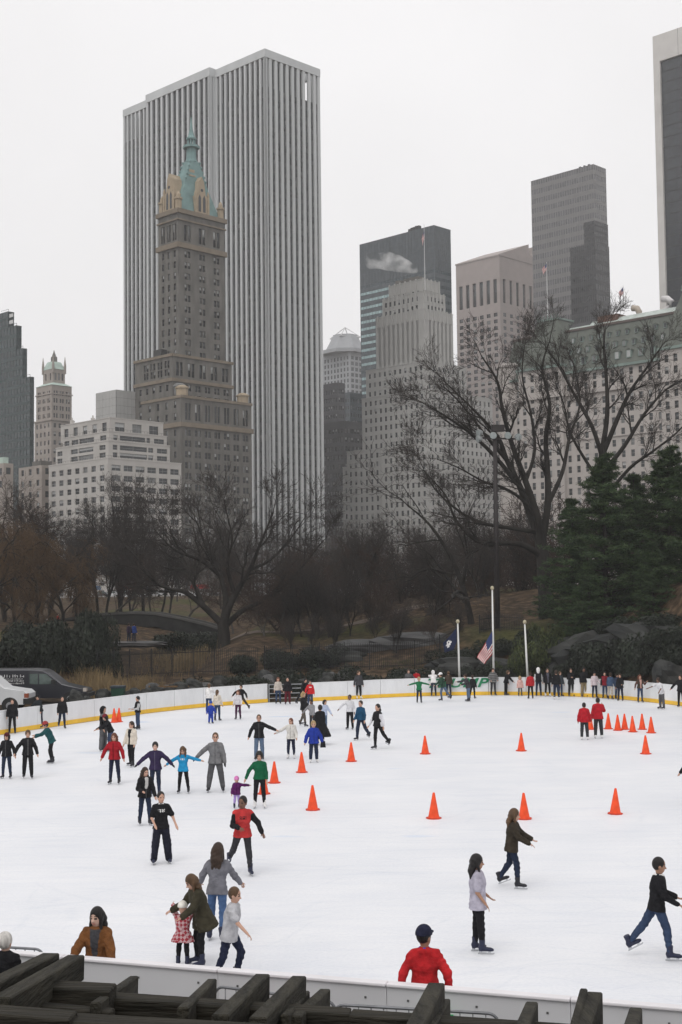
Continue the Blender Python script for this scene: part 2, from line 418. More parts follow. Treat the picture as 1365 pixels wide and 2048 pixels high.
# ================================================================== the towers beyond the park
TH = R(45.5)                                             # the street grid against the view
ER = Vector((math.cos(TH), math.sin(TH), 0)); EL = Vector((-math.sin(TH), math.cos(TH), 0))
rb = random.Random(11)
def glassmat(name, col, rough=.12, spec=.5):
    return mat(name, col, rough, .35, .35, spec=spec)
G_dark = glassmat('glass_dark', (.022, .027, .03))
G_mid = glassmat('glass_mid', (.05, .058, .062))
G_light = glassmat('glass_curtained', (.16, .165, .165), .3)
G_blind = mat('window_blind', (.42, .43, .43), .6, .1, 2)
M_frame = mat('window_frame', (.12, .12, .12), .6, .1, 2)
WIN = {}
def win_mesh(w, h, var, fm):
    k = (round(w, 2), round(h, 2), var, fm.name)
    if k in WIN: return WIN[k]
    m = MB(); g = {0: 0, 1: 0, 2: 2, 3: 1}[var]
    m.box(-.02, w + .02, .03, .1, -.02, h + .02, g)      # pane, let into the reveal
    t = .07
    m.box(0, w, 0, .05, h * .5 - t / 2, h * .5 + t / 2, 3)          # meeting rail
    if w > 1.7: m.box(w / 2 - t / 2, w / 2 + t / 2, -.01, .055, 0, h, 3)
    if var == 1: m.box(.05, w - .05, .012, .028, h * (.5 if k[0] % .02 else .35), h - .03, 4)
    WIN[k] = m.data('window', [G_dark, G_mid, G_light, fm, G_blind])
    return WIN[k]
class B:
    def __init__(s, name, label, cu, cv, Y, cat='tower', zb=5.5):
        P = at(cu, cv, Y); s.P = P; s.zb = zb; s.top = P.z - zb
        s.root = empty(name, (P.x, P.y, zb), TH); tag(s.root, label, cat)
        s.o = Vector((P.x, P.y, zb)); s.nwin = 0; s.rest = {}
    def w(s, x, y, z): return s.o + ER * x + EL * y + Vector((0, 0, z))
    def bis(s, f, lo, hi):
        a = f(lo)
        for _ in range(40):
            m = (lo + hi) / 2
            if (f(m) > 0) == (a > 0): lo = m
            else: hi = m
        return lo
    def X(s, u, y=0, z=None): z = s.top if z is None else z; return s.bis(lambda t: pix(s.w(t, y, z))[0] - u, -60, 250)
    def Yl(s, u, x=0, z=None): z = s.top if z is None else z; return s.bis(lambda t: pix(s.w(x, t, z))[0] - u, -60, 250)
    def Z(s, v, x=0, y=0): return s.bis(lambda t: pix(s.w(x, y, t))[1] - v, -5, 400)
    def part(s, name, m, mats, parent=None, smooth=False):
        return m.build(name, mats, parent if parent is not None else s.root, smooth)
    def box(s, name, x0, x1, y0, y1, z0, z1, mt, parent=None):
        return s.part(name, MB().box(x0, x1, y0, y1, z0, z1), mt, parent)
    def place(s, face, fx, s0, s1, z0, z1, var, fm, parent, rec):
        me = win_mesh(s1 - s0, z1 - z0, var, fm)
        if face == 'R': loc = (s0, fx + rec, z0); rz = 0
        else: loc = (fx + rec, s1, z0); rz = -math.pi / 2
        if s.nwin < 300:
            s.nwin += 1
            link('window', me, s.root, loc, rz)
        else:
            s.rest.setdefault(fm.name, []).append((me, loc, rz))
    def finish(s):
        for k, lst in s.rest.items():                    # what is left over past the first three hundred
            vs = []; fs = []; ms = []; n = 0
            for me, loc, rz in lst:
                co = np.zeros(len(me.vertices) * 3, np.float32); me.vertices.foreach_get('co', co); co = co.reshape(-1, 3)
                if rz: co = np.stack([co[:, 1], -co[:, 0], co[:, 2]], 1)
                vs.append(co + np.array(loc, np.float32))
                fi = np.zeros(len(me.loops), np.int32); me.loops.foreach_get('vertex_index', fi); fs.append(fi.reshape(-1, 4) + n); n += len(co)
                mi = np.zeros(len(me.polygons), np.int32); me.polygons.foreach_get('material_index', mi); ms.append(mi)
            o = link('windows', mesh('windows', np.concatenate(vs), np.concatenate(fs), list(me.materials), np.concatenate(ms)), s.root); o['kind'] = 'stuff'
    def wall(s, x0, x1, y0, y1, z0, z1, mt, Rc=None, Lc=None, name='wall', rec=.35, fm=None, mix=(.62, .18, .08, .12)):
        """a storey block; Rc / Lc = (columns [(s0,s1)], rows [(z0,z1)]) cut real openings into the two street fronts"""
        fm = fm or M_frame; m = MB()
        def front(face, fx, a0, a1, spec):
            cols, rows = spec if spec else ([], [])
            cols = [c for c in cols if c[0] > a0 + .05 and c[1] < a1 - .05]; rows = [r for r in rows if r[0] > z0 + .02 and r[1] < z1 - .02]
            P = (lambda a, z, d: (a, fx + d, z)) if face == 'R' else (lambda a, z, d: (fx + d, a, z))
            fl = (lambda q: q) if face == 'R' else (lambda q: q[::-1])
            cb = [a0] + [t for c in cols for t in c] + [a1]
            if not rows or not cols:
                m.add([P(a0, z0, 0), P(a1, z0, 0), P(a1, z1, 0), P(a0, z1, 0)], [fl((0, 1, 2, 3))]); return
            # full height piers between columns, then the strips between the rows
            for i in range(0, len(cb), 2):
                a, b = cb[i], cb[i + 1]; m.add([P(a, z0, 0), P(b, z0, 0), P(b, z1, 0), P(a, z1, 0)], [fl((0, 1, 2, 3))])
            rbk = [z0] + [t for r in rows for t in r] + [z1]
            for c0, c1 in cols:
                for i in range(0, len(rbk), 2):
                    a, b = rbk[i], rbk[i + 1]; m.add([P(c0, a, 0), P(c1, a, 0), P(c1, b, 0), P(c0, b, 0)], [fl((0, 1, 2, 3))])
                for r0, r1 in rows:
                    v = [P(c0, r0, 0), P(c1, r0, 0), P(c1, r1, 0), P(c0, r1, 0), P(c0, r0, rec), P(c1, r0, rec), P(c1, r1, rec), P(c0, r1, rec)]
                    m.add(v, [fl((0, 4, 5, 1)), fl((1, 5, 6, 2)), fl((2, 6, 7, 3)), fl((3, 7, 4, 0))])
                    var = rb.choices((0, 1, 2, 3), mix)[0]
                    s.place(face, fx, c0, c1, r0, r1, var, fm, None, rec - .06)
        front('R', y0, x0, x1, Rc); front('L', x0, y0, y1, Lc)
        m.add([(x1, y0, z0), (x1, y1, z0), (x1, y1, z1), (x1, y0, z1)], [(0, 1, 2, 3)])
        m.add([(x0, y1, z0), (x1, y1, z0), (x1, y1, z1), (x0, y1, z1)], [(3, 2, 1, 0)])
        m.add([(x0, y0, z1), (x1, y0, z1), (x1, y1, z1), (x0, y1, z1)], [(0, 1, 2, 3)])
        return s.part(name, m, mt)
    def cornice(s, x0, x1, y0, y1, z0, z1, out, mt, name='cornice'):
        m = MB()                                          # four strips butted round the block
        m.box(x0 - out, x1 + out, y0 - out, y0 + .02, z0, z1); m.box(x0 - out, x0 + .02, y0 + .021, y1 - .021, z0, z1)
        m.box(x1 - .02, x1 + out, y0 + .021, y1 - .021, z0, z1); m.box(x0 - out, x1 + out, y1 - .02, y1 + out, z0, z1)
        return s.part(name, m, mt)
def cols(n, a0, a1, w, pair=0.0):
    p = (a1 - a0) / n; r = []
    for i in range(n):
        c = a0 + p * (i + .5)
        if pair: r += [(c - pair / 2 - w, c - pair / 2), (c + pair / 2, c + pair / 2 + w)]
        else: r.append((c - w / 2, c + w / 2))
    return r
def rows(z0, z1, n, h, lift=.5):
    p = (z1 - z0) / n
    return [(z0 + p * i + (p - h) * lift, z0 + p * i + (p - h) * lift + h) for i in range(n)]

# ---------------------------------------------------------------- the white marble slab with full height piers
M_marble = mat('white_marble', (.52, .535, .54), .6, .08, .12, stretch=(1, 1, .08))
b = B('office_tower', 'tallest slab tower striped with white marble piers and dark glass bays', 530, 97, 505)
b.o.z = b.zb
WRt = b.X(640); y1 = b.Yl(431); y2 = b.Yl(304); y3 = b.Yl(247)
dp = 3.0; top = b.top; fas = top - b.Z(113); mech = b.Z(170); back = 2.2
G_gm = [glassmat('slab_glass_a', (.030, .034, .038), .15), glassmat('slab_glass_b', (.048, .052, .056), .15), glassmat('slab_glass_c', (.085, .085, .085), .3), mat('slab_spandrel', (.035, .037, .04), .35, .2, .5)]
b.box('core', .7, WRt - .7, .7, y3 - .7, 0, mech, G_gm[3])
b.box('core', 5, WRt - 4.5, 5, y3 - 5, mech + .01, top - .5, G_gm[3])
b.box('core', -dp + .7, .705, y1 + .7, y2 - .7, 0, top - .5, G_gm[3])
def gm_face(face, fx, a0, a1, nb, z1):
    p = (a1 - a0) / nb; nf = 47; fh = mech / nf
    for i in range(nb + 1):
        c = a0 + p * i; hw = p * (.22 if face == 'R' else .17)
        c = min(max(c, a0 + hw), a1 - hw)
        if face == 'R': b.box('pier', c - hw, c + hw, fx - .001 * i, fx + .8, 0, z1 - fas + .05, M_marble)
        else: b.box('pier', fx - .001 * i, fx + .8, c - hw, c + hw, 0, z1 - fas + .05, M_marble)
    for i in range(nb):
        for k in range(nf):
            s0 = a0 + p * i + p * .19; s1 = a0 + p * (i + 1) - p * .19; z0 = fh * k + fh * .36
            v = rb.choices((0, 1, 2), (.6, .3, .1))[0]
            key = (face, nb, v, i % 1)
            if key not in WIN: WIN[key] = MB().box(0, s1 - s0, 0, .12, 0, fh * .62).data('pane', G_gm[v])
            loc = (s0, fx + .62, z0) if face == 'R' else (fx + .62, s1, z0)
            rz = 0 if face == 'R' else -math.pi / 2
            if b.nwin < 300 and k > 22 and rb.random() < .6: b.nwin += 1; link('pane', WIN[key], b.root, loc, rz)
            else: b.rest.setdefault('g%d' % v, []).append((WIN[key], loc, rz))
gm_face('R', 0, 0, WRt, 10, top); gm_face('L', 0, 0, y1, 10, top)
gm_face('L', -dp, y1 + .02, y2 - .02, 12, top); gm_face('L', 0, y2, y3, 7, top)
gm_face('R', y1, -dp, -.02, 1, top)
m = MB(); z = top - fas
m.box(-.15, WRt + .15, -.15, 1.4, z, top); m.box(-.15, 1.4, 1.401, y1 - .16, z, top); m.box(-dp - .15, -dp + 1.4, y1 - .15, y2 + .15, z, top + .3)
m.box(-dp + 1.401, 1.4, y1 - .15, y1 + 1.2, z, top + .3); m.box(-dp + 1.401, 1.4, y2 - 1.2, y2 + .15, z, top + .3)
m.box(-.15, 1.4, y2 + .16, y3 + .15, z, top); m.box(WRt - 1.4, WRt + .15, 1.401, y3 + .15, z, top); m.box(1.401, WRt - 1.401, y3 - 1.4, y3 + .15, z, top)
b.part('parapet', m, M_marble)
for i in range(14):
    yy = 3 + (y3 - 4) * i / 13
    b.box('pier', WRt - 1.3, WRt + .002 * i, yy - 1, yy + 1, mech - 4, z + .04, M_marble)
    xx = 2 + (WRt - 6) * i / 13
    b.box('pier', xx - .6, xx + .6, y3 - 1.3, y3 + .002 * i, mech - 4, z + .04, M_marble)
b.finish()

# ---------------------------------------------------------------- brown brick hotel tower with the copper spire
M_brown = mat('brown_brick', (.133, .127, .116), .9, .26, .5, bump=.2, bscale=2, stretch=(1, 1, .3))
M_band = mat('band_stone', (.20, .165, .125), .85, .14, .4, bump=.2, bscale=2)
M_tan = mat('tan_stone', (.36, .29, .205), .85, .14, .4, bump=.2, bscale=2)
M_copper = mat('green_copper', (.17, .27, .265), .7, .18, .35)
b = B('hotel_tower', 'slender brown brick tower with tan gables and green copper spire', 363, 795, 425)
z1 = b.top; xr = b.X(503); yl = b.Yl(284)
fh = 3.55
sh = dict(mix=(.48, .27, .10, .15))
def floors(za, zb_, h, fh=fh):
    n = max(1, round((zb_ - za) / fh)); return rows(za, zb_, n, h)
n0 = b.Z(853)
b.wall(0, xr, 0, yl, 0, n0, M_brown, (cols(7, .6, xr - .6, 1.05, .32), floors(0, n0, 2.0)), (cols(4, 1, yl - 2, 1.2), floors(0, n0, 2.0)), **sh)
b.cornice(0, xr, 0, yl, n0 + .001, n0 + 1.5, .55, M_band)
b.wall(0, xr, 0, yl, n0 + 1.5, z1, M_brown, (cols(7, .6, xr - .6, .95, .3), [(n0 + 2.3, z1 - 1.6)]), (cols(4, 1, yl - 2, 1.2), floors(n0 + 1.5, z1, 2.2)), **sh)
b.cornice(0, xr, 0, yl, z1 + .001, z1 + .9, .3, M_band)
for xx, yy in ((1.6, 1.6), (xr - 2.2, 1.8)):
    m = MB(); m.lathe([(1.9, 0), (1.9, 2.2), (2.2, 2.25), (2.2, 2.7), (1.2, 3.3), (.2, 3.5)], (xx, yy, z1 + .9), 8); b.part('corner_turret', m, [M_tan])
# second stage
x2, ya = 2.2, 7.2
zt2 = b.Z(712, x2, ya); xr2 = b.X(464, ya, zt2); yl2 = b.Yl(271, x2, zt2)
zm = b.Z(762, x2, ya)
b.wall(x2, xr2, ya, yl2, z1 - 9, zm, M_brown, (cols(6, x2 + .5, xr2 - .5, 1.0, .3), floors(z1, zm, 2.0)), (cols(5, ya + 1, yl2 - 1, 1.3), floors(z1 - 9, zm, 2.0)), **sh)
b.cornice(x2, xr2, ya, yl2, zm + .001, zm + 1.1, .5, M_band)
b.wall(x2, xr2, ya, yl2, zm + 1.1, zt2, M_brown, (cols(5, x2 + .5, xr2 - .5, 1.2, .35), [(zm + 2, zt2 - 1.6)]), (cols(4, ya + 1, yl2 - 4, 1.1, .35), [(zm + 2, zm + 4.2), (zm + 4.6, zt2 - 1.2)]), **sh)
b.cornice(x2, xr2, ya, yl2, zt2 + .001, zt2 + .9, .45, M_band)
# the shaft
x3, y3_ = 8.2, 11.5
zt = b.Z(425, x3, y3_); xr3 = b.X(449, y3_, zt); yl3 = b.Yl(317.5, x3, zt); zc = b.Z(494, x3, y3_)
b.wall(x3, xr3, y3_, yl3, zt2 - 2, zc, M_brown, (cols(3, x3 + .8, xr3 - .4, 1.05, .35), floors(zt2 + .6, zc, 2.1, 3.75)), (cols(3, y3_ + .3, yl3 - .8, 1.15), floors(zt2 + .6, zc, 2.2, 3.75)), mix=(.34, .36, .15, .15))
b.cornice(x3, xr3, y3_, yl3, zc + .001, zc + 1.7, .7, M_band)
b.wall(x3, xr3, y3_, yl3, zc + 1.7, zt, M_brown, (cols(3, x3 + .8, xr3 - .4, 1.2, .4), [(zc + 2.6, zc + 8.0)]), (cols(3, y3_ + .3, yl3 - .8, .85, .3), [(zc + 2.6, zc + 8.2)]), **sh)
b.cornice(x3, xr3, y3_, yl3, zc + 9.2, zc + 9.7, .5, M_band, 'string_course'); b.cornice(x3, xr3, y3_, yl3, zt + .001, zt + 1.5, .7, M_band)
zr = zt + 1.5; cx, cy = (x3 + xr3) / 2, (y3_ + yl3) / 2; hw, hd = (xr3 - x3) / 2, (yl3 - y3_) / 2
b.box('roof_deck', x3 + .01, xr3 - .01, y3_ + .01, yl3 - .01, zt + .002, zr - .2, M_brown)
zl = b.Z(325, cx, cy); zn = b.Z(298, cx, cy); zk = b.Z(280, cx, cy); zs = b.Z(233, cx, cy)
m = MB(); zmid = zr + (zl - zr) * .55
m.frustum(cx - hw + 1, cx + hw - 1, cy - hd + 1, cy + hd - 1, zr - .2, cx - hw * .48, cx + hw * .48, cy - hd * .48, cy + hd * .48, zmid)
m.frustum(cx - hw * .48, cx + hw * .48, cy - hd * .48, cy + hd * .48, zmid + .001, cx - 1.9, cx + 1.9, cy - 1.9, cy + 1.9, zl)
roof = b.part('roof', m, M_copper)
m = MB(); m.lathe([(2.2, zl), (1.75, zl + 1), (1.6, zn), (2.9, zn + .1), (2.9, zn + .9), (1.5, zn + 1.1)], (cx, cy, 0), 8); b.part('lantern_base', m, M_copper, roof)
for k in range(8):
    t = k * math.pi / 4; m = MB(); m.lathe([(.24, zn + 1.1), (.24, zk)], (cx + 1.2 * math.cos(t), cy + 1.2 * math.sin(t), 0), 6); b.part('lantern_column', m, M_copper, roof)
m = MB(); m.lathe([(1.7, zk), (1.8, zk + .5), (1.1, zk + 1.2), (.55, zk + (zs - zk) * .45), (.08, zs)], (cx, cy, 0), 8); b.part('spire', m, M_copper, roof)
for k in range(10):                                       # crockets up the roof hips
    for sx, sy in ((-1, -1), (1, -1), (-1, 1)):
        f = (k + 1) / 11; hx = hw * .48 + (1.9 - hw * .48) * f; hy = hd * .48 + (1.9 - hd * .48) * f
        if k % 2: b.part('crocket', MB().lathe([(.28, 0), (.42, .4), (.1, .9)], (cx + sx * hx, cy + sy * hy, zmid + (zl - zmid) * f), 5), M_copper, roof)
def gable(face, c, fx, w, zb0, ze, zp):                  # tan stone dormer with twin lancets
    m = MB(); d = 4.6
    poly = [(-w, zb0), (w, zb0), (w, ze), (w * .62, ze + .4), (w * .35, zp - 1.6), (.35, zp - .8), (0, zp), (-.35, zp - .8), (-w * .35, zp - 1.6), (-w * .62, ze + .4), (-w, ze)]
    m.prism(poly, 0, d)
    o = m.build('gable', M_tan, b.root)
    for s in (-1, 1):
        a = s * w * .36; ww = w * .2
        MB().prism([(a - ww, zb0 + .8), (a + ww, zb0 + .8), (a + ww, ze - .6), (a, ze + .6), (a - ww, ze - .6)], -.05, .2).build('lancet', G_dark, o)
    MB().prism([(.55 * math.cos(t * math.pi / 4), ze + 2.1 + .55 * math.sin(t * math.pi / 4)) for t in range(8)], -.05, .2).build('roundel', G_dark, o)
    for s in (-1, 1):
        m3 = MB(); m3.box(s * w - .35, s * w + .35, -.3, .5, zb0, ze + .6); m3.frustum(s * w - .35, s * w + .35, -.3, .5, ze + .601, s * w - .05, s * w + .05, .05, .15, ze + 2.2)
        m3.build('pinnacle', M_tan, o)
    if face == 'R': o.location = (c, fx, 0)
    else: o.location = (fx, c, 0); o.rotation_euler = (0, 0, -math.pi / 2)
zg0, zge, zgp = zr, b.Z(392, cx, y3_), b.Z(352, cx, y3_)
gable('R', cx + .6, y3_ + .4, 2.7, zg0, zge, zgp); gable('L', cy, x3 + .4, 2.6, zg0, zge, zgp)
for (xx, yy) in ((x3 + .9, y3_ + .9), (xr3 - .9, y3_ + .9), (x3 + .9, yl3 - .9)):
    m = MB(); m.lathe([(1.1, 0), (1.1, 3.2), (1.4, 3.3), (1.4, 3.9), (.8, 4.0), (.7, 5.2), (.12, 6.2)], (xx, yy, zr), 8); b.part('corner_turret', m, M_tan)
m = MB(); zc0 = b.Z(378, cx, y3_ + 3); zc1 = b.Z(341, cx, y3_ + 3)
m.box(cx - 2.6, cx - .4, y3_ + 3, y3_ + 4.6, zr, zc1); m.box(cx - 2.85, cx - .15, y3_ + 2.75, y3_ + 4.85, zc1 - 2.4, zc1 - 1.9); b.part('chimney', m, M_tan)
m = MB(); m.box(x3 - 3, x3 - .5, yl3 - 5, yl3 - 1, zt2 + .9, zt2 + 4); b.part('roof_plant', m, M_dark)
m = MB(); m.lathe([(1.6, 0), (1.6, 2.6), (2, 2.7), (2, 3.2), (1, 3.8)], (2.6, 4.2, b.Z(790, 2.6, 4.2)), 8); b.part('bay_turret', m, G_light)
b.finish()

# ---------------------------------------------------------------- white apartment block with stepped penthouses
M_apt = mat('white_brick', (.47, .45, .425), .85, .06, .2, bump=.1, bscale=3)
b = B('apartment_block', 'white brick apartment block with stepped terraces and wide dark windows', 216, 917, 385, 'building')
xr = b.X(363); yl = b.Yl(98); z0 = b.top; f = 3.0
am = dict(mix=(.6, .15, .1, .15), fm=mat('alu_frame', (.3, .3, .3), .5))
zz = rows(z0 - 1.0 - 15 * f, z0 - 1.0, 15, 1.65)
b.wall(0, xr, 0, yl, 0, z0, M_apt, (cols(6, .8, xr - .4, 3.2), zz), (cols(7, .8, yl - .5, 2.2), zz), **am)
m = MB(); b.cornice(0, xr, 0, yl, z0 + .001, z0 + .35, .08, M_apt, 'coping')
tiers = [(917, 882, 112, 340, 2), (882, 863, 126, 334, 1), (863, 836, 122, 327, 1)]
off = 0; zp = z0
for k, (va, vb, ul, ur, nf) in enumerate(tiers):
    o = 1.0 + .8 * k
    zt = b.Z(vb, o, o); xx = b.X(ur, o, zt); yy = b.Yl(ul, o, zt)
    if k < 2:
        rr = rows(zp + .3, zt - .5, nf, 1.4, .45)
        R_ = [(o + 1.5, o + (xx - o) * .14), (o + (xx - o) * .18, o + (xx - o) * .62), (o + (xx - o) * .64, xx - 6.2), (xx - 4.8, xx - 1)]
        L_ = [(o + 1.5, o + 4.5), (o + 7.5, o + 15), (o + 15.4, min(o + 19, yy - 4.5)), (yy - 3.5, yy - .8)]
        R_ = [r for r in R_ if r[1] - r[0] > .6]; L_ = sorted([r for r in L_ if r[1] - r[0] > .6])
        L2 = []
        for r in L_:
            if not L2 or r[0] > L2[-1][1] + .2: L2.append(r)
        b.wall(o, xx, o, yy, zp - 1, zt, M_apt, (R_, rr), (L2, rr), name='terrace_storey', **am)
    else:
        rr = [(zt - 3.6, zt - 1.1)]
        b.wall(o, xx, o, yy, zp - 1, zt, M_apt, (cols(3, o + .5, xx - .5, 3.4), rr), (cols(5, o + .3, yy - .5, 2.2), rr), name='penthouse', **am)
    b.cornice(o, xx, o, yy, zt + .001, zt + .3, .1, M_apt, 'coping')
    m = MB(); n_ = 0
    for (a, c) in (((o - .7, o - .7), (xx, o - .7)), ((o - .7, o - .7), (o - .7, yy))):
        m.bar((*a, zp + .95), (*c, zp + .95), .05, .05)
        L_ = math.dist(a, c); nb = int(L_ / 1.2)
        for i in range(nb + 1):
            px_, py_ = a[0] + (c[0] - a[0]) * i / nb, a[1] + (c[1] - a[1]) * i / nb; m.bar((px_, py_, zp), (px_, py_, zp + .95), .04, .04, up=(0, 1, 0))
    b.part('terrace_railing', m, M_dark)
    zp = zt
for (xx, yy) in ((6, 16), (9, 21), (4, 24)):
    m = MB(); m.box(xx, xx + .9, yy, yy + .9, zp, zp + 1.7); m.lathe([(.25, 0), (.25, .8)], (xx + .45, yy + .45, zp + 1.7), 6); b.part('chimney', m, M_apt)
b.finish()
M_clad = mat('grey_cladding', (.40, .40, .39), .7, .05, .3)
b = B('bulkhead_block', 'plain pale grey gridded tower top behind the white apartment block', 233, 779, 440)
xr = b.X(286); yl = b.Yl(192); z0 = b.top
b.box('core', .05, xr, .05, yl, 0, z0 - .05, M_dark)
nr = 12; pz = 2.6
for k in range(nr):
    za, zb_ = z0 - pz * (k + 1) + .06, z0 - pz * k
    for i in range(7):
        a, c = xr * i / 7 + .06, xr * (i + 1) / 7; b.box('cladding_panel', a, c, 0, .2, za, zb_, M_clad)
    for i in range(6):
        a, c = yl * i / 6 + .06 + (.2 if i == 0 else 0), yl * (i + 1) / 6; b.box('cladding_panel', 0, .2, a, c, za, zb_, M_clad)
b.box('roof', .21, xr, .21, yl, z0 - .049, z0 + .01, M_clad)

# ---------------------------------------------------------------- small beige tower with a copper hat, far left
M_beige = mat('beige_brick', (.34, .30, .27), .9, .08, .2)
M_cop2 = mat('pale_copper', (.42, .52, .47), .7, .15, .3)
b = B('brick_tower', 'small beige brick tower with pale copper hat and thin finial', 104, 769, 660)
xr = b.X(144); yl = b.Yl(73); z0 = b.top
b.wall(-.6, xr + .6, -.6, yl + .6, 0, z0 - 17.5, M_beige, (cols(4, 0, xr, 1.5), floors(0, z0 - 18, 2.2, 4.2)), (cols(4, 0, yl, 1.4), floors(0, z0 - 18, 2.2, 4.2)))
b.wall(0, xr, 0, yl, z0 - 17.5, z0, M_beige, (cols(3, .5, xr - .5, 1.0, .4), rows(z0 - 17, z0 - 2, 4, 2.2)), (cols(3, .5, yl - .5, 1.0, .4), rows(z0 - 17, z0 - 2, 4, 2.2)))
b.cornice(0, xr, 0, yl, z0 - 4.6, z0 - 4.0, .4, M_beige); b.cornice(-.6, xr + .6, -.6, yl + .6, z0 - 17.8, z0 - 17.2, .5, M_beige)
i_ = 2.4; z2 = b.Z(737, i_, i_)
m = MB(); m.frustum(-.3, xr + .3, -.3, yl + .3, z0, i_, xr - i_, i_, yl - i_, z0 + 1.6); b.part('lower_roof', m, M_cop2)
b.wall(i_, xr - i_, i_, yl - i_, z0 + 1.6, z2, M_beige, (cols(3, i_ + .4, xr - i_ - .4, 1.1), [(z0 + 3, z2 - 2)]), (cols(2, i_ + .4, yl - i_ - .4, 1.1), [(z0 + 3, z2 - 2)]))
cx, cy = xr / 2, yl / 2; z3 = b.Z(725, cx, cy); z4 = b.Z(700, cx, cy)
m = MB(); m.frustum(i_ - .2, xr - i_ + .2, i_ - .2, yl - i_ + .2, z2 + .001, cx - 2.4, cx + 2.4, cy - 2.4, cy + 2.4, z3); r_ = b.part('roof', m, M_cop2)
m = MB(); m.lathe([(1.6, z3), (1.6, z3 + 2.6), (1.1, z3 + 3), (.4, z3 + 5), (.08, z4)], (cx, cy, 0), 8); b.part('finial', m, M_brown, r_)
for sx in (i_, xr - i_):
    for sy in (i_, yl - i_):
        m = MB(); m.lathe([(.7, z2 - 2), (.7, z2 + 2), (.1, z2 + 6.5)], (sx, sy, 0), 6); b.part('pinnacle', m, M_beige)
b.finish()

# ---------------------------------------------------------------- helper for glass curtain wall towers
def curtain(b, x0, x1, y0, y1, z0, z1, nR, nL, nf, gm, sm, mull=.18, span=.38, proud=.15, name='curtain_wall'):
    """a glass box with real spandrel bands and mullions standing proud of it"""
    core = b.box(name, x0, x1, y0, y1, z0, z1, gm)
    fh = (z1 - z0) / nf; m = MB(); s2 = MB()
    for k in range(nf):
        za = z0 + fh * k; zb_ = za + fh * span
        s2.box(x0 - proud * .6, x1, y0 - proud * .6, y0 + .02, za, zb_); s2.box(x0 - proud * .6, x0 + .02, y0 + .03, y1, za, zb_)
    for i in range(nR + 1):
        a = x0 + (x1 - x0) * i / nR; m.box(a - mull / 2, a + mull / 2, y0 - proud, y0 + .02, z0, z1)
    for i in range(1, nL + 1):
        a = y0 + (y1 - y0) * i / nL; m.box(x0 - proud, x0 + .02, a - mull / 2, a + mull / 2, z0, z1)
    o = s2.build('spandrels', sm, core); o['kind'] = 'stuff'
    o = m.build('mullions', sm, core); o['kind'] = 'stuff'
    return core

# dark green stepped glass tower at the left
G_grn = glassmat('green_glass', (.014, .03, .033), .15); S_grn = mat('green_spandrel', (.03, .05, .052), .4, .15, .5)
M_wht = mat('white_panel', (.6, .6, .6), .6)
b = B('glass_tower', 'dark green stepped glass tower rising beside the small beige tower', 60, 753, 520)
xr = b.X(68); yl = 60
steps = [(753, 60, 68), (696, 44, 54), (650, 30, 43), (622, 12, 28)]
zprev = 0
for k, (v, cu_, ur_) in enumerate(steps):
    yy = b.Yl(cu_, 0, b.top) if k else 0
    zt_ = b.Z(v, 0, yy); xx = b.X(ur_, yy, zt_)
    curtain(b, 0 + .3 * k, xx, yy, yl, zprev, zt_, 2, int((yl - yy) / 2.2), max(2, int((zt_ - zprev) / 3.4)), G_grn, S_grn, mull=.14, span=.3)
    m = MB(); m.bar((.3 * k + .5, yy + .5, zt_ + 1), (.3 * k + .5, yy + 6, zt_ + 1), .1, .1); m.bar((.3 * k + .5, yy + .5, zt_), (.3 * k + .5, yy + .5, zt_ + 1), .1, .1, up=(0, 1, 0)); b.part('roof_rail', m, M_dark)
    zprev = zt_ + .001
zt_ = b.Z(620, 2, 20)
for k in range(2): b.box('vent_panel', 1, 1.2, b.Yl(27, 1.2, zprev) , b.Yl(20, 1.2, zprev), zprev - 5 + 2.6 * k - .3, zprev - 3.6 + 2.6 * k - .3, M_wht)
b = B('small_building', 'low white building with flat roof below the green glass tower', 8, 926, 395, 'building')
b.wall(0, 3.2, 0, 12, 0, b.top, M_beige, (cols(1, 0, 3.2, 1.6), rows(b.top - 4, b.top - .5, 1, 2)), (cols(3, 0, 12, 2), rows(b.top - 8, b.top - .5, 2, 2)))
b.box('roof_house', 1, 2.8, 2, 9, b.top + .001, b.top + 2, M_cop2); b.finish()
b = B('small_building', 'low grey brown building wedged beside the white apartment block', 84, 930, 415, 'building')
b.wall(0, 8, 0, 13, 0, b.top, M_beige, (cols(2, 0, 8, 1.4), rows(0, b.top, 12, 1.9)), (cols(3, 0, 13, 1.6), rows(0, b.top, 12, 1.9)))
b.box('roof_house', 1, 5, 2, 7, b.top + .001, b.top + 1.6, M_brown); b.finish()

# ---------------------------------------------------------------- teal glass slab behind the art deco tower
G_teal = glassmat('teal_glass', (.03, .05, .06), .12); S_teal = mat('teal_spandrel', (.062, .076, .086), .3, .15, .4)
G_shine = mat('sky_reflection_glass', (.30, .42, .43), .15, .2, .4, spec=.5)
b = B('glass_tower', 'flat topped blue green glass slab tower behind the pale stepped tower', 868, 450, 690)
xr = b.X(901); yl = b.Yl(720); z0 = b.top; zb1 = b.Z(538)
curtain(b, 0, xr, 0, yl, 0, zb1, 8, 24, 44, G_teal, S_teal, mull=.12, span=.55)
curtain(b, 0, xr, 0, yl, zb1 + .001, z0, 8, 24, 4, S_teal, S_teal, mull=.1, span=.04)
fh = zb1 / 44
for k in range(1, 42):                                    # pale pane rows: the bright sky's reflection painted into their colour
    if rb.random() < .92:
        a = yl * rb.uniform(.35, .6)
        b.box('sky_reflection_row', -.07, .0, a + 1.0, yl - .3, zb1 - fh * k - fh * .5 + .4, zb1 - fh * k + fh * .02 - .2, G_shine)
for i in range(5): b.box('roof_plant', 2, 4, 12 + i * 1.6, 13.2 + i * 1.6, z0, z0 + rb.uniform(1.2, 3), M_dark)

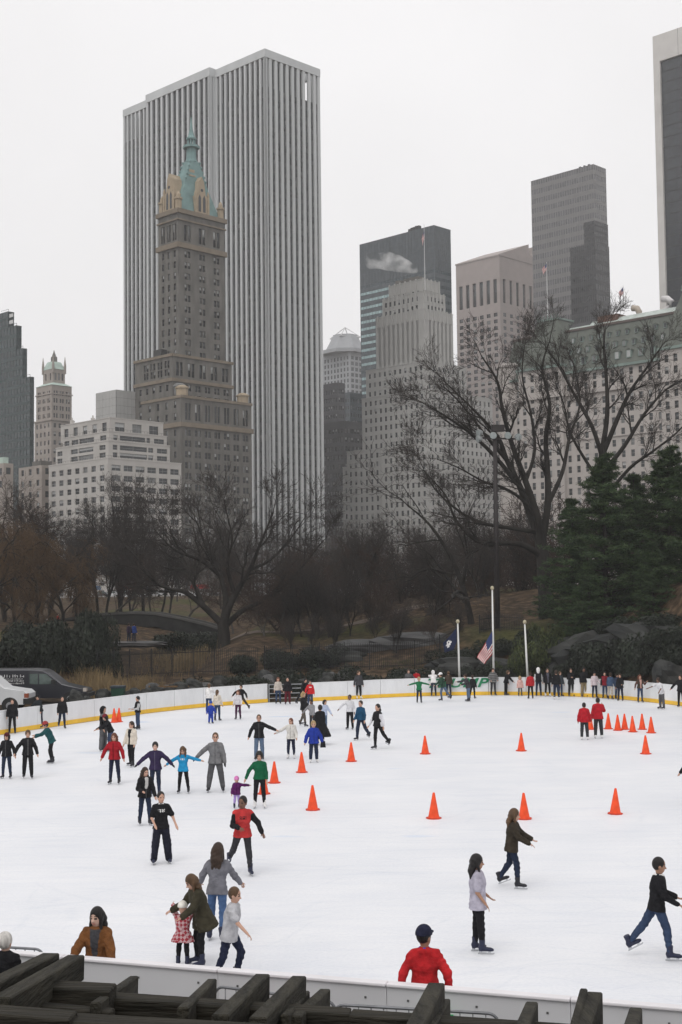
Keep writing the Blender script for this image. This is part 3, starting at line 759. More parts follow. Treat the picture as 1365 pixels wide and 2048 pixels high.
# ---------------------------------------------------------------- pale art deco tower with setbacks
M_deco = mat('pale_limestone', (.41, .405, .39), .85, .07, .15, bump=.1, bscale=2)
b = B('art_deco_tower', 'pale stepped art deco tower with grid of small windows and flagpole', 845, 559, 560)
dm = dict(mix=(.62, .14, .1, .14))
fl = 3.75
specs = [(0, 559, 778, 880), (2.2, 583, 765, 891), (4.4, 618, 752, 906), (7.5, 722, 732, 933), (9.0, 779, 724, 985)]
prev = None; bands = []
for k, (o, v, ul, ur) in enumerate(specs):
    zt = b.top if k == 0 else b.Z(v, -o, -o); bands.append((o, zt, b.X(ur, -o, zt), b.Yl(ul, -o, zt)))
for k, (o, zt, xx, yy) in enumerate(bands):
    zl_ = bands[k + 1][1] - .5 if k + 1 < len(bands) else 0
    nR, nL = max(3, round((xx + o) / 3.15)), max(3, round((yy + o) / 3.0))
    if k == 0: rr = [(zt - 5.6, zt - 4.3)]
    elif k == 2: rr = [(zt - 9.6, zt - 4.0)] + rows(zl_ + 1, zt - 10.2, max(1, int((zt - 10.2 - zl_) / fl)), 2.0)
    else: rr = rows(zl_ + .5, zt - .6, max(1, round((zt - zl_ - 1) / fl)), 2.0)
    mg = 2.4 if k in (1, 2) else 1.0
    b.wall(-o, xx, -o, yy, zl_, zt, M_deco, (cols(nR, -o + mg, xx - .8, 1.25), rr), (cols(nL, -o + mg, yy - .8, 1.25), rr), **dm)
    b.cornice(-o, xx, -o, yy, zt + .001, zt + .35, .12, M_deco, 'coping')
    if k < 3:                                             # fluted parapet: ribs that run up past the wall head
        for i in range(nR + 1):
            a = -o + mg / 2 + (xx + o - mg) * i / nR; b.box('rib', a - .35, a + .35, -o - .3, -o - .001, zt - 4.2, zt + .8, M_deco)
        for i in range(1, nL + 1):
            a = -o + mg / 2 + (yy + o - mg) * i / nL; b.box('rib', -o - .3, -o - .001, a - .35, a + .35, zt - 4.2, zt + .8, M_deco)
# lower wings stepping down to the left
o = 9.0; za = b.Z(907, -14, 22)
for (x0_, ya_, ul_, v_) in ((-o - 3, 26, 715, 907), (-6, 33, 694, 906), (-4, 38, 686, 937), (-2, 44, 674, 987), (0, 50, 664, 1037)):
    zt = b.Z(v_, x0_, ya_ + 10); yy = b.Yl(ul_, x0_, zt); y0_ = ya_ - 12 if x0_ < -9 else ya_ - 4
    nL = max(2, round((yy - y0_) / 3.1)); nf = max(1, round(zt / fl))
    b.wall(x0_, x0_ + 22, y0_, yy, 0, zt, M_deco, (cols(5, x0_ + .4, x0_ + 17, 1.25), rows(0, zt - .5, nf, 2.1)), (cols(nL, y0_ + .6, yy - .6, 1.3), rows(0, zt - .5, nf, 2.1)), name='wing', **dm)
    b.cornice(x0_, x0_ + 22, y0_, yy, zt + .001, zt + .4, .12, M_deco, 'coping')
# low broad base to the right behind the bare tree
zt = b.Z(905, -14, -6)
b.wall(-14, 40, -14, 12, 0, zt, M_deco, (cols(16, -13, 39, 1.3), rows(0, zt - .5, max(1, round(zt / fl)), 2.1)), (cols(8, -13, 11, 1.3), rows(0, zt - .5, max(1, round(zt / fl)), 2.1)), name='wing', **dm)
m = MB(); m.box(4, 9, 6, 14, b.top, b.top + 3.2); m.lathe([(2.2, 0), (2.2, 3.2)], (6, 18, b.top), 10); b.part('roof_plant', m, M_brown)
m = MB(); m.tube([(1.0, -.6, b.Z(583, 1, 0)), (1.0, -.6, b.Z(449, 1, 0))], [.22, .08], 6); b.part('flagpole', m, M_wht)
b.finish(); DECO = b

# ---------------------------------------------------------------- pink granite tower with the broken pediment
M_pink = mat('pink_granite', (.34, .295, .28), .8, .06, .2)
b = B('granite_tower', 'pink granite tower with tall slot windows and notched gable top', 999, 511, 790)
yl = b.Yl(912); z0 = b.top; xp = b.X(1057, 0, b.Z(489, 20, 0)); xr = xp * 2 + 3
zs1 = b.Z(556); zs0 = b.Z(604); fw = 4.2
def kcols(a1, n):
    return cols(n, 1.2, a1 - .6, .95, .45)
nR, nL = 6, 6
zz = rows(0, zs0 - 5, 42, 2.3)
b.wall(0, xr, 0, yl, 0, zs0 - 2.5, M_pink, (cols(9, 1, xr - 1, 2.9), zz), (cols(6, 1, yl - 1, 2.9), zz), mix=(.5, .1, .15, .25))
b.wall(0, xr, 0, yl, zs0 - 2.5, z0, M_pink, (cols(9, 1, xr - 1, 2.7), [(zs0, zs1)]), (cols(6, 1, yl - 1, 2.7), [(zs0, zs1)]), rec=.8, mix=(.3, 0, .1, .6))
zp = b.Z(489, xp, 0); m = MB(); r0 = 3.6
poly = [(-.3, z0 + .001), (-.3, z0 + .8), (xp, zp)]
for k in range(9):
    t = math.pi + math.pi * k / 8; poly.append((xp + 1.6 + r0 + r0 * math.cos(t) - 1.6, zp - 2.6 + r0 * 1.25 * math.sin(t)))
poly += [(xp + 2 * r0, zp), (xp * 2 + 2 * r0 + .3, z0 + .8), (xp * 2 + 2 * r0 + .3, z0 + .001)]
m.prism(poly, -.3, yl + .3); b.part('pediment', m, [M_pink])
b.finish()

# ---------------------------------------------------------------- grey gridded glass tower and the added dark block before it
G_grey = glassmat('grey_glass', (.10, .10, .105), .2); S_grey = mat('grey_spandrel', (.175, .168, .168), .4, .08, .3)
b = B('office_tower', 'grey gridded glass office tower behind the green roofed hotel', 1187, 328, 740)
xr = b.X(1211.5); yl = b.Yl(1063)
curtain(b, 0, xr, 0, yl, 0, b.top, 6, 26, 44, G_grey, S_grey, mull=.35, span=.45, proud=.12)
for k in range(3): b.box('roof_plant', 2, 3.5, 4 + 3 * k, 5 + 3 * k, b.top, b.top + 1.4, M_dark)
G_blk = glassmat('dark_reflection_glass', (.016, .017, .02), .2); S_blk = mat('black_spandrel', (.028, .028, .03), .5, .2, .4)
b = B('glass_tower', 'added dark block standing for a reflection in the grey gridded tower', 1191, 485, 700)  # added block, stands in for a dark reflection in the grey glass
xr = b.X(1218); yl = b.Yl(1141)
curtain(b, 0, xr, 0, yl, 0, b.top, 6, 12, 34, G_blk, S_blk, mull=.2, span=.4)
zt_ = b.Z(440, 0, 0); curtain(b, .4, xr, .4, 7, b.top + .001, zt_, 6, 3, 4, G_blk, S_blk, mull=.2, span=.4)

# ---------------------------------------------------------------- tower with white frame at the right edge
G_navy = glassmat('navy_glass', (.022, .027, .033), .25); M_trav = mat('white_travertine', (.60, .58, .555), .7, .06, .15)
b = B('framed_tower', 'dark glass tower with broad white stone frame at the right edge', 1530, 0, 560)
yl = b.Yl(1308, 0, b.Z(75, 0, 60)); z0 = b.Z(75, 0, yl); fw = yl - b.Yl(1321, 0, z0); zf = b.Z(128, 0, yl)
b.box('side_pier', -1.2, 12, yl - fw, yl, 0, z0, M_trav); b.box('side_pier', -1.2, 12, 0, fw, 0, z0, M_trav)
b.box('top_band', -1.2, 12, fw + .02, yl - fw - .02, zf, z0, M_trav)
for k in range(1, 5):
    a = fw + (yl - 2 * fw) * k / 5; b.box('joint', -1.215, -1.19, a - .06, a + .06, zf, z0, M_dark)
core = b.box('glass_wall', 0, 12, fw, yl - fw, 0, zf, G_navy)
m = MB()
for k in range(48): m.box(-.12, .02, fw, yl - fw, zf * k / 48, zf * k / 48 + .35)
o = m.build('floor_lines', S_blk, core); o['kind'] = 'stuff'

# ---------------------------------------------------------------- far tower with open pyramid, and the dark blocks in the gap
M_far = mat('far_granite', (.33, .34, .355), .7, .06, .2)
b = B('pyramid_tower', 'distant grey tower with open steel pyramid on its dome', 700, 703, 930)
xr = b.X(735); yl = b.Yl(646); z0 = b.top
b.wall(0, xr, 0, yl, 0, z0, M_far, (cols(4, .6, xr - .6, 3.0), rows(z0 - 66, z0 - 2, 16, 2.6)), (cols(8, .6, yl - .6, 1.7), rows(z0 - 66, z0 - 2, 16, 2.6)), mix=(.2, 0, .1, .7))
cx, cy = xr * .45, yl * .45; zd = b.Z(672, cx, cy); za = b.Z(655, cx, cy); rr = 15
m = MB(); m.lathe([(rr + 2, z0), (rr + 2, z0 + 2.5), (rr, z0 + 2.6), (rr * .8, (z0 + zd) / 2 + 1), (rr * .62, zd - .6), (rr * .62, zd)], (cx, cy, 0), 8, rot=.4); b.part('dome', m, M_far)
for k in range(4):
    t = math.pi / 2 * k + .5; a = (cx + rr * .75 * math.cos(t), cy + rr * .75 * math.sin(t), zd - 1.5); m = MB(); m.bar(a, (cx, cy, za), .5, .5); b.part('pyramid_strut', m, M_wht)
    t2 = t + math.pi / 2; c = (cx + rr * .75 * math.cos(t2), cy + rr * .75 * math.sin(t2), zd - 1.5); m = MB(); m.bar(a, c, .4, .4); b.part('pyramid_strut', m, M_wht)
b.finish()
M_drk = mat('dark_brick', (.085, .085, .09), .8, .12, .2)
for (cu_, cv_, Y_, ul_, ur_, lab, mt, mx_, n1, n2) in (
    (676, 768, 640, 640, 690, 'dark flat block with bands of windows beside the striped slab tower', M_drk, (.6, .1, .05, .25), 3, 7),
    (700, 787, 720, 676, 726, 'teal topped dark block tucked behind the pale stepped tower', S_teal, (.4, 0, .1, .5), 5, 5),
    (688, 845, 590, 640, 728, 'lower dark block with pale window bands in the gap between towers', M_drk, (.3, .25, .25, .2), 6, 8)):
    b = B('office_block', lab, cu_, cv_, Y_, 'building'); xr = b.X(ur_); yl = b.Yl(ul_)
    nf = int(b.top / 4.0)
    b.wall(0, xr, 0, yl, 0, b.top, mt, (cols(n1, .5, xr - .5, xr / n1 * .62), rows(b.top - 4 * nf, b.top - 1.5, nf, 2.0)), (cols(n2, .5, yl - .5, yl / n2 * .62), rows(b.top - 4 * nf, b.top - 1.5, nf, 2.0)), mix=mx_)
    b.cornice(0, xr, 0, yl, b.top + .001, b.top + .8, .1, mt, 'coping'); b.finish()

# ---------------------------------------------------------------- white hotel with green mansard roof
M_plz = mat('cream_brick', (.44, .405, .38), .85, .07, .25, bump=.1, bscale=2)
M_man = mat('green_slate', (.105, .118, .10), .8, .16, .3, bump=.2, bscale=3)
M_mcop = mat('mansard_copper', (.19, .25, .225), .7, .2, .3)
b = B('grand_hotel', 'cream brick grand hotel with green mansard roof and rows of dormers', 1500, 700, 420, 'hotel')
yl = b.Yl(1005, 0, b.Z(745, 0, 99)); ze = b.Z(722, 0, b.Yl(1318, 0, 80)); zr_ = b.Z(650, 4, b.Yl(1200, 4, 95))
zc = b.Z(803, 0, b.Yl(1060, 0, 80)); D = 26; f = 3.9
pm = dict(mix=(.55, .2, .1, .15), fm=mat('cream_frame', (.35, .33, .3), .6))
nL = 26
C_ = cols(nL, 1.5, yl - 1.5, 1.45)
b.wall(0, D, 0, yl, 0, zc, M_plz, None, (C_, rows(zc - 15 * f, zc - .8, 15, 2.3)), **pm)
b.cornice(0, D, 0, yl, zc + .001, zc + 1.0, .9, M_plz)
b.wall(0, D, 0, yl, zc + 1.0, ze, M_plz, None, (C_, rows(zc + 1.4, ze - .3, 2, 2.3)), **pm)
b.cornice(0, D, 0, yl, ze + .001, ze + .9, 1.1, M_mcop)
zb2 = zc - 4 * f; b.cornice(0, D, 0, yl, zb2 - .25, zb2 + .25, .4, M_plz, 'string_course')
m = MB(); ins = 7.0
m.prism([(0.2, ze + .9), (ins, zr_), (D - ins, zr_), (D - .2, ze + .9)], .3, yl - .3); roof = b.part('mansard', m, M_man)
m = MB(); m.box(ins - .5, ins + .4, .3, yl - .3, zr_ + .001, zr_ + .8); b.part('roof_curb', m, mat('curb_brown', (.1, .075, .065), .8), roof)
m = MB(); m.prism([(ins + .5, zr_), (ins + 4.5, zr_ + 3.4), (ins + 4.5, zr_)], 4, yl - 16); b.part('skylight', m, mat('skylight_glass', (.42, .47, .44), .3, .15, .6), roof)
sl = ins / (zr_ - ze - .9)
def dormer(yc, z, w, h, par):
    x0 = .2 + (z - ze - .9) * sl - .5
    m = MB(); m.box(x0, x0 + 3, yc - w / 2, yc + w / 2, z, z + h, 0)
    m.add([(x0 - .2, yc - w * .65, z + h), (x0 - .2, yc + w * .65, z + h), (x0 - .2, yc, z + h + w * .55), (x0 + 3, yc - w * .65, z + h), (x0 + 3, yc + w * .65, z + h), (x0 + 3, yc, z + h + w * .55)], [(0, 2, 1), (3, 4, 5), (0, 3, 5, 2), (1, 2, 5, 4), (0, 1, 4, 3)], 1)
    o = m.build('dormer', [M_mcop, M_man], par)
    MB().box(x0 - .06, x0 + .1, yc - w * .33, yc + w * .33, z + .25, z + h - .15).build('pane', rb.choice([G_dark, G_mid, G_light, G_blind]), o)
H = zr_ - ze
for r_i, (fr, w, h, st) in enumerate(((.66, 1.2, 1.7, 3.7), (.40, 1.3, 1.9, 3.7), (.12, 1.9, 2.6, 4.6))):
    y = 3.0
    while y < yl - 4: dormer(y, ze + .9 + H * fr, w, h, roof); y += st
# pavilions
def pavilion(ya, yb, out, v_top, name='pavilion'):
    zt = b.Z(v_top, 2, (ya + yb) / 2)
    b.wall(-out, .02, ya, yb, 0, ze + 3, M_plz, None, (cols(max(2, round((yb - ya) / 3.6)), ya + .6, yb - .6, 1.5), rows(ze + 3 - 17 * f, ze + 2, 17, 2.4)), name=name, **pm)
    b.cornice(-out, .02, ya, yb, ze + 3.001, ze + 3.9, .7, M_mcop); b.cornice(-out, .02, ya, yb, zc + .05, zc + 1.05, .8, M_plz)
    m = MB(); cy = (ya + yb) / 2; hw = (yb - ya) / 2
    m.frustum(-out, D * .6, ya, yb, ze + 3.9, 4, D * .5, cy - hw * .45, cy + hw * .45, zt); r = b.part('pavilion_roof', m, M_man)
    m = MB(); m.box(3.6, D * .5 + .4, cy - hw * .5, cy + hw * .5, zt + .001, zt + .6)
    for k in range(7): m.lathe([(.25, 0), (.3, .6), (.05, 1.6)], (3.7, cy - hw * .45 + hw * .9 * k / 6, zt + .6), 5)
    b.part('roof_cresting', m, M_mcop, r)
    return zt
yA, yB = b.Yl(1128, 0, zr_), b.Yl(1043, 0, ze)
ztp = pavilion(yA, yB, 1.6, 640); pavilion(b.Yl(1440, 0, zr_), b.Yl(1326, 0, ze), 1.6, 575)
m = MB(); tr = 4.2; zt_ = b.Z(737, 0, yl)
m.lathe([(tr, 0), (tr, zt_), (tr + .6, zt_ + .1), (tr + .6, zt_ + .8), (tr - .3, zt_ + .9), (tr * .6, zt_ + 1.8), (.3, zt_ + 2.2)], (2.2, yl - 1.5, 0), 16); b.part('corner_turret', m, [M_plz])
# things on its roof
M_duct = mat('pale_duct', (.62, .60, .60), .5, .08, .6)
z = zr_ + .8
def rp(u, dz=0.0, x=13): return Vector((x, b.Yl(u, x, zr_ + 3), z + dz))
m = MB(); a = rp(1345); m.tube([rp(1292, 1.5), rp(1318, 1.5), rp(1330, 1.8), rp(1340, 3.0), rp(1343, 5.0), rp(1336, 6.2), rp(1326, 6.4)], 1.15, 10); b.part('air_duct', m, M_duct, smooth=True)
m = MB(); m.tube([rp(1279, 0), rp(1279, 3.4), rp(1275, 4.8), rp(1266, 5.2)], 1.1, 10); b.part('air_duct', m, mat('copper_duct', (.42, .36, .30), .5), smooth=True)
m = MB(); p = rp(1245); q = rp(1205); m.box(10, 17, p.y, q.y, z - 1, z + 3.6); b.part('roof_house', m, mat('rust_brick', (.13, .07, .05), .9))
m = MB(); p = rp(1190); q = rp(1140); m.box(10, 17, p.y, q.y, z - 1, z + 2.6); b.part('roof_house', m, M_drk)
m = MB(); p = rp(1250); q = rp(1210); m.box(8.5, 9.5, p.y, q.y, z - .6, z + .5); b.part('orange_tarpaulin', m, mat('orange_tarp', (.5, .16, .05), .7))
for k in range(6): p = rp(1300 + 9 * k); b.part('roof_plant', MB().box(11, 13, p.y, p.y + 1.4, z - 1, z + rb.uniform(.8, 2.2)), M_steel)
b.finish(); HOTEL = b; HOTEL_Z = zr_; HOTEL_PT = ztp

# flags far up on the roofs
M_red = mat('flag_red', (.42, .035, .045), .8, .05); M_whtc = mat('flag_white', (.7, .68, .66), .8, .05); M_blue = mat('flag_blue', (.03, .045, .13), .8, .05)
def stripes_flag(name, label, P0, drop, reach, side, n=9, droop=.5, group=None, hang=False):
    """a hanging striped flag with folds; P0 = top of its hoist"""
    nu, nv = 14, 13; v = []; f = []; mi = []
    for i in range(nu + 1):
        for j in range(nv + 1):
            a = i / nu; c = j / nv
            x = side * reach * a * (1 - .25 * c * a); z = -drop * c - droop * drop * a * 1.0 - .06 * drop * math.sin(a * 7) * a
            y = .10 * reach * math.sin(a * 9 + c * 2.2) * (.3 + a) + .05 * reach * math.sin(a * 17 + c)
            if hang: x = side * reach * a * (1 - .45 * c); z = -drop * c * (1 - .3 * a) - 1.15 * drop * a * (1 - .35 * c)
            v.append((x, y, z))
    for i in range(nu):
        for j in range(nv):
            q = i * (nv + 1) + j; f.append((q, q + 1, q + nv + 2, q + nv + 1)); mi.append(2 if (i < 6 and j < 7) else (0 if j % 2 == 0 else 1))
    o = link(name, mesh(name, v, f, [M_red, M_whtc, M_blue], mi, True)); o.location = P0
    sdm = o.modifiers.new('thickness', 'SOLIDIFY'); sdm.thickness = .004 * max(1, reach)
    tag(o, label, 'flag', group); return o
tp = DECO.w(1.0, -.8, DECO.Z(460, 1, 0)); stripes_flag('roof_flag', 'tiny striped flag hanging from the pale stepped tower pole', tp, 3.2, 1.2, -1, droop=1.2)
for (uu, v0, v1, x, lab) in ((1096, 524, 640, 5, 'small striped flag over the hotel corner pavilion'), (1248, 571, 602, 14, 'tiny flag among the ducts on the hotel roof')):
    yy = HOTEL.Yl(uu, x, HOTEL_Z + 5); za, zb_ = HOTEL.Z(v0, x, yy), HOTEL.Z(v1, x, yy)
    w0 = HOTEL.w(x, yy, za); w1 = HOTEL.w(x, yy, zb_ - 2)
    fo = MB().tube([(0, 0, 0), (0, 0, (w0 - w1).length)], [.2, .1], 6).build('flagpole', M_wht, loc=w1); tag(fo, 'thin white pole of the ' + lab, 'flagpole')
    stripes_flag('roof_flag', lab, w0 - Vector((0, .3, .6)), 2.2, 1.7, -1, droop=.9)
# ================================================================== park: rocks, fence, bridge, trees, shrubs
M_bark = mat('dark_bark', (.028, .025, .022), .95, .3, 2.5, bump=.5, bscale=12, stretch=(1, 1, .25))
M_bark2 = mat('grey_bark', (.055, .050, .044), .95, .3, 2.5, bump=.5, bscale=12, stretch=(1, 1, .25))
M_twig = mat('twigs_grey_brown', (.048, .041, .037), .95, .3, 1.5)
M_twig_o = mat('twigs_orange', (.088, .055, .030), .95, .3, 1.0)
M_twig_r = mat('twigs_russet', (.055, .038, .030), .95, .3, 1.0)

def tubes_mesh(name, S, mats, split=.05, smooth=True):
    """segments (p0, p1, r0, r1) as tapered prisms: limbs six sided, twigs three sided"""
    S = np.array(S, float); vs = []; fs4 = []; mi = []; base = 0
    for k, (sel, ns) in enumerate(((S[:, 6] > split, 6), (S[:, 6] <= split, 3))):
        T = S[sel]
        if not len(T): continue
        a = T[:, :3]; b_ = T[:, 3:6]; d = b_ - a; ln = np.linalg.norm(d, axis=1, keepdims=True) + 1e-9; d = d / ln
        ref = np.where(np.abs(d[:, 2:3]) < .85, np.array([[0, 0, 1.]]), np.array([[1., 0, 0]]))
        r = np.cross(d, ref); r /= np.linalg.norm(r, axis=1, keepdims=True); u = np.cross(r, d)
        b_ = b_ + d * T[:, 7:8] * .35
        ang = 2 * np.pi * np.arange(ns) / ns
        ring = r[:, None, :] * np.cos(ang)[None, :, None] + u[:, None, :] * np.sin(ang)[None, :, None]
        va = a[:, None, :] + ring * T[:, 6][:, None, None]; vb = b_[:, None, :] + ring * T[:, 7][:, None, None]
        v = np.concatenate([va, vb], 1).reshape(-1, 3)
        i0 = (np.arange(len(T)) * 2 * ns)[:, None] + base; kk = np.arange(ns)[None, :]; k2 = (np.arange(ns) + 1)[None, :] % ns
        f = np.stack([i0 + kk, i0 + ns + kk, i0 + ns + k2, i0 + k2], -1).reshape(-1, 4)
        vs.append(v); fs4.append(f); mi.append(np.full(len(f), min(k, len(mats) - 1))); base += len(v)
    return mesh(name, np.concatenate(vs), np.concatenate(fs4), mats, np.concatenate(mi), smooth)
class Tree:
    def __init__(s, seed, **o):
        s.r = random.Random(seed); s.L = []; s.T = []
        s.o = dict(maxd=5, kids=(4, 3, 3, 3, 3), ang=(35, 40, 42, 45, 45), lr=(.62, .6, .58, .6, .6), grav=.0, up=.12, wob=.16, rmin=.011, taper=.6, step=5); s.o.update(o)
    def seg(s, p, q, r0, r1): (s.L if r0 > .10 else s.T).append((*p, *q, r0, r1))
    def branch(s, p, d, L, r, dep):
        o = s.o; R_ = s.r; n = o['step'] if dep < 3 else 3; p = Vector(p); d = Vector(d).normalized(); rr = r; r_end = max(o['rmin'], r * o['taper'])
        pts = [(p.copy(), d.copy(), rr)]
        for i in range(n):
            w = o['wob'] * (1 + .25 * dep)
            d = (d + Vector((R_.gauss(0, w), R_.gauss(0, w), R_.gauss(0, w) + o['up'] * (.6 if dep < 2 else .3) - o['grav'] * (dep / 4)))).normalized()
            q = p + d * (L / n); r2 = r + (r_end - r) * (i + 1) / n
            s.seg(p, q, rr, r2); p, rr = q, r2; pts.append((p.copy(), d.copy(), rr))
        s.kids(pts, L, dep)
    def kids(s, pts, L, dep, frac=.3):
        o = s.o; R_ = s.r
        if dep >= o['maxd']: return
        k = o['kids'][min(dep, len(o['kids']) - 1)]; n = len(pts) - 1
        for j in range(k + 1):
            t = 1.0 if j == k else frac + (1 - frac) * (j + R_.random()) / k
            x = t * n; i = min(n - 1, int(x)); f = x - i
            p = pts[i][0].lerp(pts[i + 1][0], f); d = pts[i][1]; r = pts[i][2] + (pts[i + 1][2] - pts[i][2]) * f
            a = R(o['ang'][min(dep, len(o['ang']) - 1)] * R_.uniform(.6, 1.25)) * (.45 if j == k else 1)
            ax = d.orthogonal().normalized(); ax = (Matrix.Rotation(R_.uniform(0, 2 * math.pi), 3, d) @ ax)
            nd = Matrix.Rotation(a, 3, ax) @ d
            s.branch(p, nd, L * o['lr'][min(dep, len(o['lr']) - 1)] * R_.uniform(.75, 1.2), max(o['rmin'], r * (.85 if j == k else R_.uniform(.42, .62))), dep + 1)
    def limb(s, pts, r0, r1, dep=1, L=None, frac=.25, kids=None):
        """a limb along given points (metres), then grown on"""
        P = [Vector(p) for p in pts]; n = len(P) - 1; out = []
        sub = 4; Q = []
        for i in range(n):
            a, b_, c, d = P[max(i - 1, 0)], P[i], P[i + 1], P[min(i + 2, n)]
            for k in range(sub):
                t = k / sub; Q.append(.5 * ((2 * b_) + (c - a) * t + (2 * a - 5 * b_ + 4 * c - d) * t * t + (-a + 3 * b_ - 3 * c + d) * t ** 3))
        Q.append(P[-1]); m = len(Q) - 1
        for i in range(m + 1):
            d = (Q[min(i + 1, m)] - Q[max(i - 1, 0)]).normalized(); out.append((Q[i], d, r0 + (r1 - r0) * i / m))
        for a, b_ in zip(out, out[1:]): s.seg(a[0], b_[0], a[2], b_[2])
        L = L or sum((b_ - a).length for a, b_ in zip(P, P[1:]))
        if kids is not None: sv = s.o['kids']; s.o['kids'] = [kids] * (dep + 1) + list(sv[dep + 1:])
        s.kids(out, L, dep, frac)
        if kids is not None: s.o['kids'] = sv
    def data(s, bark, twig):
        lm = tubes_mesh('trunk', s.L, [bark], split=0) if s.L else None
        return lm, tubes_mesh('branches', s.T, [bark, twig], split=.028)
def plant(name, datas, label, x, y, z=None, sc=1.0, rz=0.0, group=None, cat='tree', names=('trunk', 'crown')):
    o = empty(name, (x, y, gz(x, y) - .1 if z is None else z), rz); o.scale = (sc, sc, sc); tag(o, label, cat, group)
    for d, nm in zip(datas, names):
        if d: link(nm, d, o)
    return o

# ---- the great bare tree on the hill (limbs follow the photograph's, at the tree's own distance)
YT = 106.0
def tp_(base, u, v, dy=0.0):
    if YT in (106.0, 114.0):                             # leave room for the twigs beyond each limb's end
        if v < 1100: v = v + (1100 - v) * .09
        if u < 1000: u = u + (1090 - u) * .10
    p = at(u, v, YT + dy); return (p.x - base.x, dy + YT - base.y, p.z - base.z)
bu = at(1092, 1245, YT); base = Vector((bu.x, YT, gz(bu.x, YT) - .2))
t1 = Tree(3, rmin=.010, kids=(4, 8, 5, 4, 3), up=.10, maxd=5, ang=(35, 34, 34, 36, 38), lr=(.5, .45, .58, .6, .65), wob=.085)
q = lambda *a: tp_(base, *a)
t1.limb([q(1092, 1250), q(1090, 1180), q(1086, 1115), q(1082, 1085)], .62, .46, dep=9)
t1.limb([q(1082, 1090), q(1060, 1020, .5), q(1040, 960, .8), q(1015, 905, 1.2), q(985, 850, 1.5), q(930, 790, 2), q(872, 735, 2.5)], .36, .05, 1, 4.2)
t1.limb([q(1082, 1085), q(1076, 1030, -.5), q(1052, 950, -1), q(1025, 870, -1.4), q(1005, 790, -2), q(985, 730, -2), q(950, 675, -2)], .36, .05, 1, 4.2)
t1.limb([q(1084, 1085), q(1096, 1000, .6), q(1095, 920, 1), q(1092, 850, 1.2), q(1100, 780, 1.5), q(1085, 700, 2), q(1100, 640, 2)], .34, .05, 1, 4.2)
t1.limb([q(1040, 960, .8), q(975, 890, 0), q(920, 840, -1), q(860, 800, -2), q(815, 775, -2)], .2, .03, 1, 4.2)
t1.limb([q(1015, 905, 1.2), q(960, 850), q(905, 780), q(865, 740)], .15, .03, 1, 4.2)
t1.limb([q(1086, 1115), q(1050, 1090, -.6), q(1010, 1085, -1.2), q(960, 1088, -1.8), q(925, 1070, -2), q(890, 1030, -2.4), q(870, 980, -2.6), q(820, 925, -3)], .28, .035, 1, 4.2)
t1.limb([q(1070, 1060), q(1010, 1050, -.6), q(950, 1040, -1.4), q(900, 1015, -2), q(845, 965, -3), q(815, 910, -3)], .2, .03, 1, 4.2)
t1.limb([q(1096, 1000, .6), q(1125, 930, 1), q(1140, 850, 2), q(1160, 780, 2.5), q(1150, 700, 3)], .22, .04, 1, 4.2)
t1.limb([q(1076, 1030, -.5), q(1040, 985), q(1000, 960), q(955, 950), q(900, 920), q(850, 900)], .17, .03, 1, 4.2)
t1.limb([q(1052, 950, -1), q(1070, 880), q(1062, 800), q(1045, 720), q(1050, 650)], .17, .03, 1, 4.2)
lm, tw = t1.data(M_bark, M_twig)
plant('bare_tree', (lm, tw), 'tall dark bare tree leaning over the floodlight mast with long left limbs', *base.xy, base.z)
YT = 114.0
bu = at(1207, 1225, YT); base = Vector((bu.x, YT, gz(bu.x, YT) - .2))
t2 = Tree(8, rmin=.010, kids=(4, 8, 5, 4, 3), up=.12, maxd=5, ang=(35, 34, 34, 36, 38), lr=(.5, .45, .58, .6, .65), wob=.085)
t2.limb([q(1205, 1235), q(1207, 1100), q(1206, 960), q(1206, 870)], .5, .34, dep=9)
t2.limb([q(1206, 875), q(1215, 800, .5), q(1213, 720, 1), q(1208, 650, 1), q(1212, 610, 1)], .26, .04, 1, 4.2)
t2.limb([q(1206, 890), q(1240, 800, -.5), q(1262, 750, -1), q(1300, 690, -1.5), q(1325, 650, -1.5)], .24, .04, 1, 4.2)
t2.limb([q(1207, 930), q(1250, 870, 1), q(1290, 800, 1.5), q(1330, 750, 2), q(1365, 725, 2)], .22, .04, 1, 4.2)
t2.limb([q(1206, 900), q(1185, 830), q(1150, 760, 1), q(1120, 700, 1), q(1090, 650, 1)], .22, .04, 1, 4.2)
t2.limb([q(1207, 990), q(1260, 920, -1), q(1310, 880, -2), q(1365, 830, -2), q(1400, 770, -2)], .18, .03, 1, 4.2)
t2.limb([q(1206, 960), q(1170, 900), q(1140, 840), q(1128, 780), q(1110, 730)], .17, .03, 1, 4.2)
lm, tw = t2.data(M_bark, M_twig)
plant('bare_tree', (lm, tw), 'bare forked tree standing up behind the dark pines', *base.xy, base.z)
# ---- the low spreading elm by the pond
YT = 113.0
bu = at(447, 1318, YT); base = Vector((bu.x, YT, at(447, 1318, YT).z))
t3 = Tree(21, rmin=.012, kids=(4, 6, 5, 5, 3), up=.12, maxd=5, ang=(35, 36, 36, 38, 40), lr=(.5, .5, .58, .6, .6), wob=.11)
t3.limb([q(447, 1330), q(449, 1280), q(446, 1245)], .62, .5, dep=9)
t3.limb([q(446, 1250), q(410, 1215, -.5), q(372, 1185, -1), q(340, 1178, -1.5), q(305, 1160, -2), q(270, 1110, -2.5)], .32, .05, 1, 5)
t3.limb([q(446, 1248), q(452, 1200, .5), q(440, 1150, 1), q(415, 1100, 1.5), q(395, 1045, 2)], .34, .06, 1, 5)
t3.limb([q(447, 1248), q(470, 1190, -.5), q(500, 1140, -1), q(520, 1090, -1.5), q(545, 1030, -2)], .34, .06, 1, 5)
